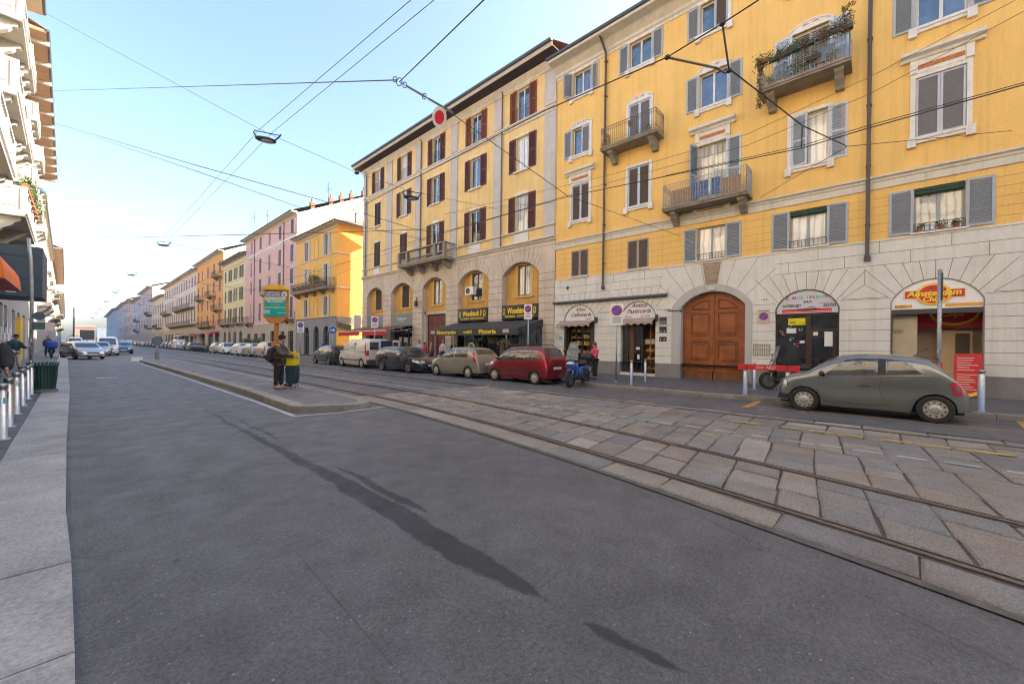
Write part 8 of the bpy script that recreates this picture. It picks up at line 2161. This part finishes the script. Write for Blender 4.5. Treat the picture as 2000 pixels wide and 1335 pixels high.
pole(rt, 3.45, .040); mb = MB(); mb.box(-.05, .55, -.05, -.035, 2.72, 3.4); mb.build("plate", M_DGREY, rt); mb = MB(); mb.box(-.02, .5, -.056, -.05, 2.75, 3.37); mb.build("plate_back", M_GALV, rt)
mb = MB()
rg = random.Random(12)
for k in range(9): z = .6 + k * .2; a0 = 3 + rg.uniform(-1, 1); mb.mi = k % 4; mb.grid([[(.03 + .0435 * math.cos(a0 + .3 * j), .0435 * math.sin(a0 + .3 * j), z + q) for j in range(4)] for q in (0, .07)])
mb.build("sticker", STK, rt)
rt = empty("arrow_sign", (14.6, 34.6, .12), 1.0); tag(rt, "round blue sign with a white arrow pointing right, at the side street corner", "road sign"); pole(rt, 3.1)
rt.location = (14.6, 34.35, .12)
disc(rt, 0, 2.58, .34, -.02, SIGNW, "white_rim"); disc(rt, 0, 2.58, .32, -.026, M_BLUEP, "blue_disc")
mb = MB(); mb.prism([(-.034, -.20, 2.58), (-.034, -.02, 2.74), (-.034, -.02, 2.63), (-.034, .19, 2.63), (-.034, .19, 2.53), (-.034, -.02, 2.53), (-.034, -.02, 2.42)], (.008, 0, 0)); mb.build("arrow", SIGNW, rt)
# keep-right sign and white bollard head on the island tip
rt = empty("keep_right_sign", (4.02, 41.2, .152), PI / 2); tag(rt, "grey round traffic sign on a post at the far end of the tram island", "road sign"); pole(rt, 1.9, .04)
disc(rt, 0, 1.42, .34, -.02, M_DGREY, "sign_disc"); disc(rt, 0, 1.42, .29, -.028, flat("sign_grey_blue", (.12, .16, .20)), "sign_face"); mb = MB(); mb.box(-.12, .18, -.12, .12, 0, .55); mb.build("concrete_block", mat("concrete_block", (.2, .2, .2), .9), rt)
mb = MB(); mb.prism([(2.6, 41.6, 0), (3.3, 42.1, 0), (3.2, 42.5, 0), (2.6, 42.0, 0)], (0, 0, .3)); tag(mb.build("white_kerb_block", SIGNW), "white painted kerb block at the far tip of the tram island", "kerb block")
# tram stop sign
rt = empty("tram_stop_sign", (4.12, 13.85, 0), -.80 + .05)
rt.rotation_euler = (0, 0, math.radians(47))
tag(rt, "orange tram stop sign with a turquoise poster panel on the tram island", "tram stop sign")
ORP = mat("stop_orange", (.48, .20, .05), .5, var=.1, scale=4, streak=.2); OYE = mat("stop_yellow", (.72, .40, .02), .5, var=.1, scale=4)
mb = MB(); mb.box(-.0, .09, -.05, .05, 0, 2.32); mb.build("post", ORP, rt)
mb = MB(); mb.box(.0, .08, .05, .13, 1.1, 1.55); mb.build("ticket_box", ORP, rt)
zb, zt_, wv = 2.26, 3.22, .345
mb = MB(); mb.prism([(-.05, -wv - .008, zb + .08), (-.05, -wv + .10, zb - .03), (-.05, -.18, zb - .10), (-.05, .18, zb - .10), (-.05, wv - .10, zb - .03), (-.05, wv + .008, zb + .08), (-.05, wv + .008, zt_ - .02), (-.05, -wv - .008, zt_ - .02)], (.11, 0, 0)); bx_ = mb.build("case", ORP, rt)
mb = MB(); P = [(-wv - .06, zt_ - .02), (-wv + .06, zt_ + .07), (-.2, zt_ + .13), (.2, zt_ + .13), (wv - .06, zt_ + .07), (wv + .06, zt_ - .02)]; mb.prism([(-.07, a, b) for a, b in P], (.15, 0, 0)); mb.build("yellow_hood", OYE, bx_)
mb = MB(); W_ = wv - .03
bands = [(zb + .11, zb + .60, 0), (zb + .60, zb + .70, 1), (zb + .70, zb + .76, 2), (zb + .76, zt_ - .05, 3)]
for a, b, m_ in bands: mb.mi = m_; mb.box(-.062, -.05, -W_, W_, a, b)
ps = mb.build("poster", [flat("poster_teal", (.0, .36, .33), .4), flat("poster_pale_green", (.35, .50, .38), .4), flat("poster_grey_blue", (.22, .30, .34), .4), flat("poster_dark", (.05, .06, .08), .4)], bx_)
for (s_, z, sz, wd, m_, yy) in [("TI ASPETTIAMO", zt_ - .12, .08, .48, SIGNW, .08), ("NUOVA APERTURA", zt_ - .18, .05, .45, SIGNW, .08), ("SCOPRI I CORSI", zb + .665, .09, .62, SIGNW, 0), ("VIENI A TROVARCI", zb + .565, .07, .5, SIGNW, 0), ("400 MQ", zb + .48, .09, .3, flat("poster_grey_text", (.25, .33, .33)), 0), ("A POCHI PASSI DA QUI", zb + .385, .06, .62, flat("poster_lime", (.45, .65, .25)), 0)]:
 text_mesh(s_, sz, m_, "poster_text", ps, org=(-.066, yy, z), udir=(0, -1, 0), width=wd, bold=.002, depth=.003)
mb = MB(); mb.box(-.066, -.062, .14, .34, zb + .19, zb + .22); mb.box(-.066, -.062, .14, .34, zb + .24, zb + .30); mb.box(-.066, -.062, -.34, -.08, zb + .21, zb + .23); mb.build("small_print", flat("poster_pale_blue", (.35, .6, .65)), ps)
disc(ps, -.27, zt_ - .16, .085, -.070, SIGNW, "badge"); disc(ps, -.27, zt_ - .165, .055, -.076, flat("badge_grey", (.3, .35, .4)), "badge_core")
# left side: pole with two sign backs, dark hoarding, orange awning
lp = empty("sign_pole", (-1.06, 19.6, .112), 0.0); tag(lp, "tall grey pole with two dark green sign backs standing on the left pavement", "road sign")
mb = MB(); mb.smooth = True; mb.tube([(0, 0, 0), (.0, 0, 2.9), (-.03, 0, 3.9), (-.08, 0, 4.6)], .045, 10); mb.build("pole", M_GALV, lp)
mb = MB(); mb.lathe([(.13, -.02), (.13, 0)], (.15, -.06, 2.06 + .12), 20, 'Y'); mb.build("round_sign", flat("sign_back_green", (.05, .09, .09), .5), lp)
mb = MB(); mb.box(.03, .28, -.07, -.055, 1.76, 1.98); mb.build("square_sign", MATS["sign_back_green"], lp)
mb = MB(); rg = random.Random(14)
for k in range(10): z = .2 + rg.uniform(0, 1.6); a0 = 4 + rg.uniform(-.6, .6); mb.mi = k % 2 * 3 if k % 3 else 0; mb.grid([[(.0465 * math.cos(a0 + .3 * j), .0465 * math.sin(a0 + .3 * j), z + q) for j in range(4)] for q in (0, .09)])
mb.build("sticker", STK, lp)
t = empty("dark_hoarding", (-1.5, 24.0, 0), 0); tag(t, "big dark blue-grey panel of a covered shop canopy projecting over the left pavement", "hoarding")
HO = mat("hoarding_slate", (.035, .055, .075), .55, var=.12, scale=1.5)
mb = MB(); mb.box(-1.4, .46, 0, 3.0, 3.2, 5.12); mb.build("panel", HO, t)
mb = MB(); mb.box(-1.4, .465, -.012, 0, 3.46, 3.48); mb.box(-1.4, .465, -.012, 0, 3.86, 3.88); mb.box(-1.4, .465, -.012, 0, 4.72, 4.74); mb.build("seam", M_BLACK, t)
mb = MB(); mb.box(-.42, -.18, -.016, -.004, 3.32, 3.42); mb.build("label", SIGNW, t)
t = empty("orange_awning", (-1.9, 11.7, 0)); tag(t, "bright orange rounded awning with dark lettering at the left edge of the picture", "awning")
OR = mat("awning_orange", (.75, .16, .015), .7, var=.08, scale=3); mb = MB(); mb.smooth = True
P = []
for i in range(9):
 a = PI / 2 * i / 8
 P.append([(math.sin(a) * .93, y_, 2.86 + .62 * math.cos(a)) for y_ in (0, .3, 3)])
mb.grid(P); mb.grid([P[-1], [(.95, y_, 2.66) for y_ in (0, .3, 3)]]); mb.add([(P[i][0]) for i in range(9)] + [(.95, 0, 2.66), (0, 0, 2.66)], [tuple(range(11))])
cn = mb.build("canopy", OR, t)
text_mesh("ANO", .20, INKB, "lettering", cn, org=(.70, -.012, 2.77), udir=(1, 0, 0), width=.40, depth=.004)
mb = MB(); mb.box(0, .93, .01, 3.0, 2.655, 2.665); mb.build("underside", M_RED, cn)
# yellow and other shop bits far left
for (y0, h_, c_, l_) in ((41.5, 2.9, (.62, .38, .04), "yellow shop pillar on the left side, beyond the pole with the sign backs"), (46.0, 3.0, (.35, .33, .30), "grey shop pilaster on the left beyond the yellow one")):
 mb = MB(); mb.box(-.4, 0, 0, 1.6, .1, h_); mb.box(-.42, .02, -.02, 1.62, h_, h_ + .1); t = mb.build("shop_pillar", flat("pillar%d" % y0, c_, .7), None, loc=(-2.25 - .017 * y0 + .25, y0, 0)); tag(t, l_, "pillar")
mb = MB(); mb.box(-.03, .03, 0, .06, 0, .5); mb.box(-1.1, 0, -.03, .0, 0, .6); t = mb.build("shop_sign", flat("sign_pinkwhite", (.6, .5, .5)), None, loc=(-1.3, 43.5, 2.2)); tag(t, "pinkish white projecting shop sign on the left side", "sign")
mb = MB();
for i in range(9): mb.box(-.012, 0, i * .8 + rnd.uniform(0, .2), i * .8 + .45, 1.2 + (i % 3) * .3, 1.9 + (i % 3) * .3)
t = mb.build("wall_posters", SIGNW, None, loc=(-2.25 - .017 * 33 + .075, 31.8, 0), rz=.017); tag(t, "pale paper notices pasted on the left granite ground floor", "notices")
# mast at the far end
mb = MB(); mb.smooth = True; mb.tube([(0, 0, 0), (0, 0, 7.0)], .12, 8); mb.tube([(0, 0, 2.6), (-.5, 0, 2.0), (-.9, 0, 1.1)], .06, 6); mb.tube([(0, 0, 2.4), (.6, 0, 2.2)], .05, 6)
t = mb.build("mast", M_DGREY, None, loc=(-.85, 100, 0)); tag(t, "tall dark mast standing at the end of the left parked cars", "mast")
mb = MB(); mb.box(-.9, .9, -.3, .3, 1.6, 3.4); mb.tube([(0, 0, 0), (0, 0, 1.6)], .08, 6); t = mb.build("dark_billboard", M_DGREY, None, loc=(.75, 104, 0)); tag(t, "dark square billboard beside the mast", "billboard")
# ------------------------------------------------------------------ overhead wires and hanging lamps
WIRE = flat("wire_black", (.02, .022, .025), .6); WIREG = flat("wire_grey", (.08, .09, .10), .6)
def wire(pts, r, label, m=None, sag=0.0, name="overhead_wire", sub=8, group=None):
 P = []
 for a, b in zip(pts, pts[1:]):
  a, b = Vector(a), Vector(b)
  for i in range(sub): t = i / sub; q = a.lerp(b, t); q.z -= sag * 4 * t * (1 - t); P.append(q)
 P.append(Vector(pts[-1]))
 mb = MB(); mb.tube(P, r, 5); o = mb.build(name, m or WIRE); tag(o, label, "wire", group); return o
N0 = atX(780, 160, 6.0)                               # ring joint
L1 = atL(0, 180, -2.1); L1b = atL(95, 177, -2.0)
leftend = atL(92, 178, -2.0)
wire([leftend, N0 + Vector((-.1, 0, 0))], .016, "thick level black cable from the left houses to the ring joint in mid sky")
wire([N0, atX(945, 0, 5.2), atX(945, 0, 5.2) + (atX(945, 0, 5.2) - N0) * 4], .014, "black cable rising steeply from the ring joint to the top of the picture")
C1 = atX(1108, 382, 9.0)
D1 = atX(858, 205, 6.5)
F1 = atX(1329, 461, XF - .05)
wire([N0, D1, C1], .010, "black cable descending from the ring joint past the red and white disc")
wire([C1, F1], .008, "thin cable from the contact wire joint down to the string course of the ochre house")
rj = empty("ring_joint", N0); tag(rj, "metal ring and shackles joining three cables in mid sky", "cable joint")
mb = MB(); d_ = (D1 - N0).normalized(); e1 = d_; e2 = d_.cross(Vector(ray(780, 160))).normalized()
for c_, r_ in ((0, .10), (.22, .07), (-.18, .07)):
 mb.tube([d_ * c_ + (e1 * math.cos(t * PI / 8) + e2 * math.sin(t * PI / 8)) * r_ for t in range(17)], .014, 5, False)
mb.tube([d_ * .3, d_ * 1.0], .03, 6); mb.tube([d_ * 1.15, d_ * 2.1], .03, 6)
mb.tube([d_ * 1.0 + (e1 * math.cos(t * PI / 8) + e2 * math.sin(t * PI / 8)) * .07 for t in range(17)], .014, 5, False)
mb.build("rings", M_DGREY, rj)
vd = Vector(ray(858, 228)).normalized()
dd = atX(858, 229, 6.5)
dk = empty("signal_disc", dd); tag(dk, "red disc with a white rim hanging from the pull-off cable in mid sky", "signal disc")
nv = (-vd + Vector((-.55, -.35, 0)) * .6 + Vector((.5, 0, 0))).normalized()
hor = nv.cross(Vector((0, 0, 1))).normalized(); ver = hor.cross(nv).normalized(); rr_ = .25
for r_, m_, off, nm in ((rr_, SIGNW, 0, "white_rim"), (rr_ * .66, M_RED, .012, "red_centre")):
 mb = MB(); mb.prism([hor * (r_ * .78 * math.cos(t * PI / 16)) + ver * (r_ * math.sin(t * PI / 16)) + nv * off for t in range(32)], nv * .01); mb.build(nm, m_, dk)
mb = MB(); mb.tube([ver * rr_ * .9, Vector(D1) - Vector(dd)], .02, 5); mb.tube([ver * rr_ * .9 + hor * .1, Vector(D1) - Vector(dd) + Vector((.3, .1, -.25))], .015, 5); mb.build("hanger", M_DGREY, dk)
# contact wires
def cw(px, Xs, r, label, m=None): return wire([atX(u, v, X) for (u, v), X in zip(px, Xs)], r, label, m, sub=2)
cw([(2080, 143), (1690, 252), (1567, 289), (1108, 384), (870, 452), (640, 523), (330, 612)], [9.2] * 7, .010, "lower tram contact wire crossing the whole facade from the right edge, the thickest one")
cw([(2080, 139), (1690, 247), (1567, 284), (1300, 343)], [9.2] * 4, .007, "twin of the thickest contact wire, running just above it at the right")
cw([(1482, 0), (1411, 46), (1303, 112), (1060, 218), (860, 322), (715, 398), (560, 470), (330, 580)], [5.9] * 8, .010, "upper tram contact wire coming down from the top edge beside the bracket rods")
cw([(2050, -35), (1700, 150), (1460, 262), (1190, 342), (1000, 387), (868, 418)], [11.5] * 6, .006, "upper thin messenger wire over the balcony window at the right", WIREG)
cw([(2050, -5), (1700, 183), (1460, 284), (1190, 356), (880, 452)], [11.5] * 5, .006, "lower thin messenger wire over the balcony window at the right", WIREG)
cw([(1425, 135), (1567, 245), (1655, 286)], [6.6, 9.2, 12.0], .011, "short black span from the bracket rods to the knot before the open shuttered window")
wire([atX(1655, 286, 12.0), Vector((XF - .1, -2.9, 8.35))], .008, "thin wire from the knot to the right edge over the closed lilac shutters")
wire([atX(1655, 286, 12.0), atX(1484, 386, XF - .1)], .007, "thin wire from the knot down left to the long balcony corner")
wire([atX(1567, 245, 9.2), atX(1565, 289, 9.2)], .012, "short vertical dropper holding the thickest contact wire", name="dropper")
br = empty("bracket_rods", (0, 0, 0)); tag(br, "pair of brown insulator rods holding the upper contact wire in front of the ochre house", "bracket")
RODM = flat("insulator_brown", (.19, .14, .11), .45)
a_, b_, c_ = atX(1411, 46, 5.9), atX(1424, 138, 6.6), atX(1303, 112, 5.9)
mb = MB(); mb.smooth = True; mb.tube([a_, a_.lerp(b_, .85), b_], .014, 8); mb.tube([c_, c_.lerp(b_, .80), b_ + Vector((0, .05, -.02)), b_], [.017, .017, .011, .011], 8); mb.build("rod", RODM, br)
mb = MB(); mb.smooth = True
for q in (a_, b_, c_): rbox(mb, q, .035, .04, .035, 2.2, 6)
mb.build("clamp", M_BLACK, br)
# wires from the left houses
cw2 = lambda a, al, pts, Xs, r, label, m=None: wire([atL(*a, al)] + [atX(u, v, X) for (u, v), X in zip(pts, Xs)], r, label, m, sub=3)
cw2((84, 233), -1.6, [(380, 322), (620, 389), (815, 449), (868, 455)], [2.4, 6, 11, 13], .012, "upper of two black wires slanting from the lower left balcony across the sky", WIRE)
cw2((96, 238), -1.7, [(380, 333), (680, 438), (830, 468)], [2.4, 8, 12.5], .010, "lower of two black wires slanting from the left balconies across the sky", WIRE)
cw2((98, 467), -2.2, [(480, 458), (710, 452), (842, 447)], [5, 9.5, 13], .016, "level cable low in the sky from the left houses to the arcaded yellow house", WIREG)
cw([(868, 418), (975, 404), (1085, 395)], [14, 16.5, XF - .1], .008, "thin span wire end fixed to the corner of the two yellow houses", WIREG)
cw([(640, 432), (815, 383), (940, 285), (1010, 300)], [14, 15, XF - .3, XF - .1], .006, "thin stay wire rising to the upper string course of the arcaded house", WIREG) if False else None
LGR = flat("lamp_body", (.03, .045, .06), .4); LGL = flat("lamp_lens", (.40, .36, .34), .2)
def lamp(name="hanging_lamp"):
 root = empty(name)
 mb = MB(); mb.smooth = True; rbox(mb, (0, 0, 0), .20, .36, .06, 2.2); mb.build("housing", LGR, root)
 mb = MB(); mb.smooth = True; rbox(mb, (0, -.05, -.055), .13, .20, .035, 2.4); mb.build("lens", LGL, root)
 mb = MB(); mb.tube([(0, .32, .05), (0, .40, .22), (0, .34, .30)], .03, 6); mb.tube([(0, -.30, .05), (0, -.42, .20), (0, -.50, .34)], .03, 6); mb.tube([(0, -.3, .06), (0, .32, .06)], .03, 6); mb.tube([(0, -.5, .30), (0, .34, .28)], .018, 5); mb.build("bracket", M_BLACK, root)
 return root
LMP = [(519, 273), (319, 479), (257, 537), (224, 571), (207, 590), (195, 604), (188, 612), (180, 621)]
ords = ["first and largest", "second", "third", "fourth", "fifth", "sixth", "seventh", "eighth"]
p0 = lamp()
prevp = []
for i, (u, v) in enumerate(LMP):
 r_ = ray(u, v); zl = 9.3; t_ = (zl - EYE) / r_.z; pnt = EYEV + r_ * t_
 L_ = p0 if i == 0 else copy_tree(p0); L_.location = pnt; L_.rotation_euler = (0, .12, .35 + math.radians(50))
 tag(L_, "%s hanging street lamp in the line receding over the avenue" % ords[i], "street lamp", "hanging street lamps over the avenue"); prevp.append(pnt)
lampR = atX(803, 386, 10.5); LR_ = copy_tree(p0); LR_.location = lampR; LR_.rotation_euler = (0, .1, 1.2); tag(LR_, "hanging street lamp seen in front of the arcaded house shutters", "street lamp")
a_ = prevp[0] + Vector((0, 0, .28))
jb = atX(697, 337, 8.2)
wire([atL(82, 22, -1.1), a_], .010, "span wire from the top of the left house eave down to the nearest hanging lamp", WIREG)
wire([a_, jb, lampR + Vector((0, 0, .3)), atX(980, 410, XF - .2)], .009, "span wire running right from the nearest hanging lamp past a small box", WIREG, sub=3)
t = MB(); t.smooth = True; rbox(t, (0, 0, 0), .09, .12, .07, 3); t = t.build("junction_box", M_DGREY, None, loc=jb); tag(t, "small dark junction box on the span wire beside the arcaded house eave", "junction box")
def seg_up(u1, v1, X): return atX(u1, v1, X)
wire([atX(812, -8, prevp[0].x * .95), prevp[0] + Vector((-.15, .25, .42)), prevp[1] + Vector((-.1, .2, .42))], .009, "left one of the twin feeder wires running lamp to lamp from the top edge", WIREG, sub=3)
wire([atX(858, -8, prevp[0].x * 1.02), prevp[0] + Vector((.22, -.1, .36)), prevp[1] + Vector((.2, -.1, .36))], .009, "right one of the twin feeder wires running lamp to lamp from the top edge", WIREG, sub=3)
for i in range(1, 6):
 p_ = prevp[i] + Vector((0, 0, .3)); yl = p_.y * .72
 ends = {1: atL(100, 408, -2.2), 2: atL(104, 484, -2.2)}
 le = ends.get(i, Vector((-2.3 - .017 * yl, yl, p_.z + 1.2)))
 wire([le, p_, Vector((XF - .05, p_.y * 1.12, p_.z + .2))], .011 + .004 * i, "span wire holding the %s hanging lamp between the two rows of houses" % ords[i], WIREG, sub=3, sag=.15)
# clutter of thin crossing wires before the arcaded house
cw([(660, 432), (815, 462), (930, 488), (1085, 470)], [13, 14.5, 16.5, XF - .1], .006, "thin sagging stay wire low across the arcaded house upper floors", WIREG)
cw([(610, 560), (700, 517), (790, 482), (868, 455), (1108, 384)], [11, 11, 11, 11, 9.4], .008, "thin wire climbing right across the arcaded house towards the contact wire joint", WIREG)
# ------------------------------------------------------------------ air
mb = MB(); mb.box(-60, 90, -70, 860, -1.2, 46)
hz = mb.build("haze", None or bpy.data.materials.new("haze_air"))
hm = hz.data.materials[0]; hm.use_nodes = True; n = hm.node_tree.nodes; n.clear()
o_ = n.new("ShaderNodeOutputMaterial"); v_ = n.new("ShaderNodeVolumePrincipled"); v_.inputs["Color"].default_value = (.95, .96, 1, 1); v_.inputs["Density"].default_value = .0004; v_.inputs["Anisotropy"].default_value = .2
hm.node_tree.links.new(v_.outputs[0], o_.inputs["Volume"]); hz["kind"] = "stuff"; hz.visible_shadow = True
hz.display_type = 'WIRE'
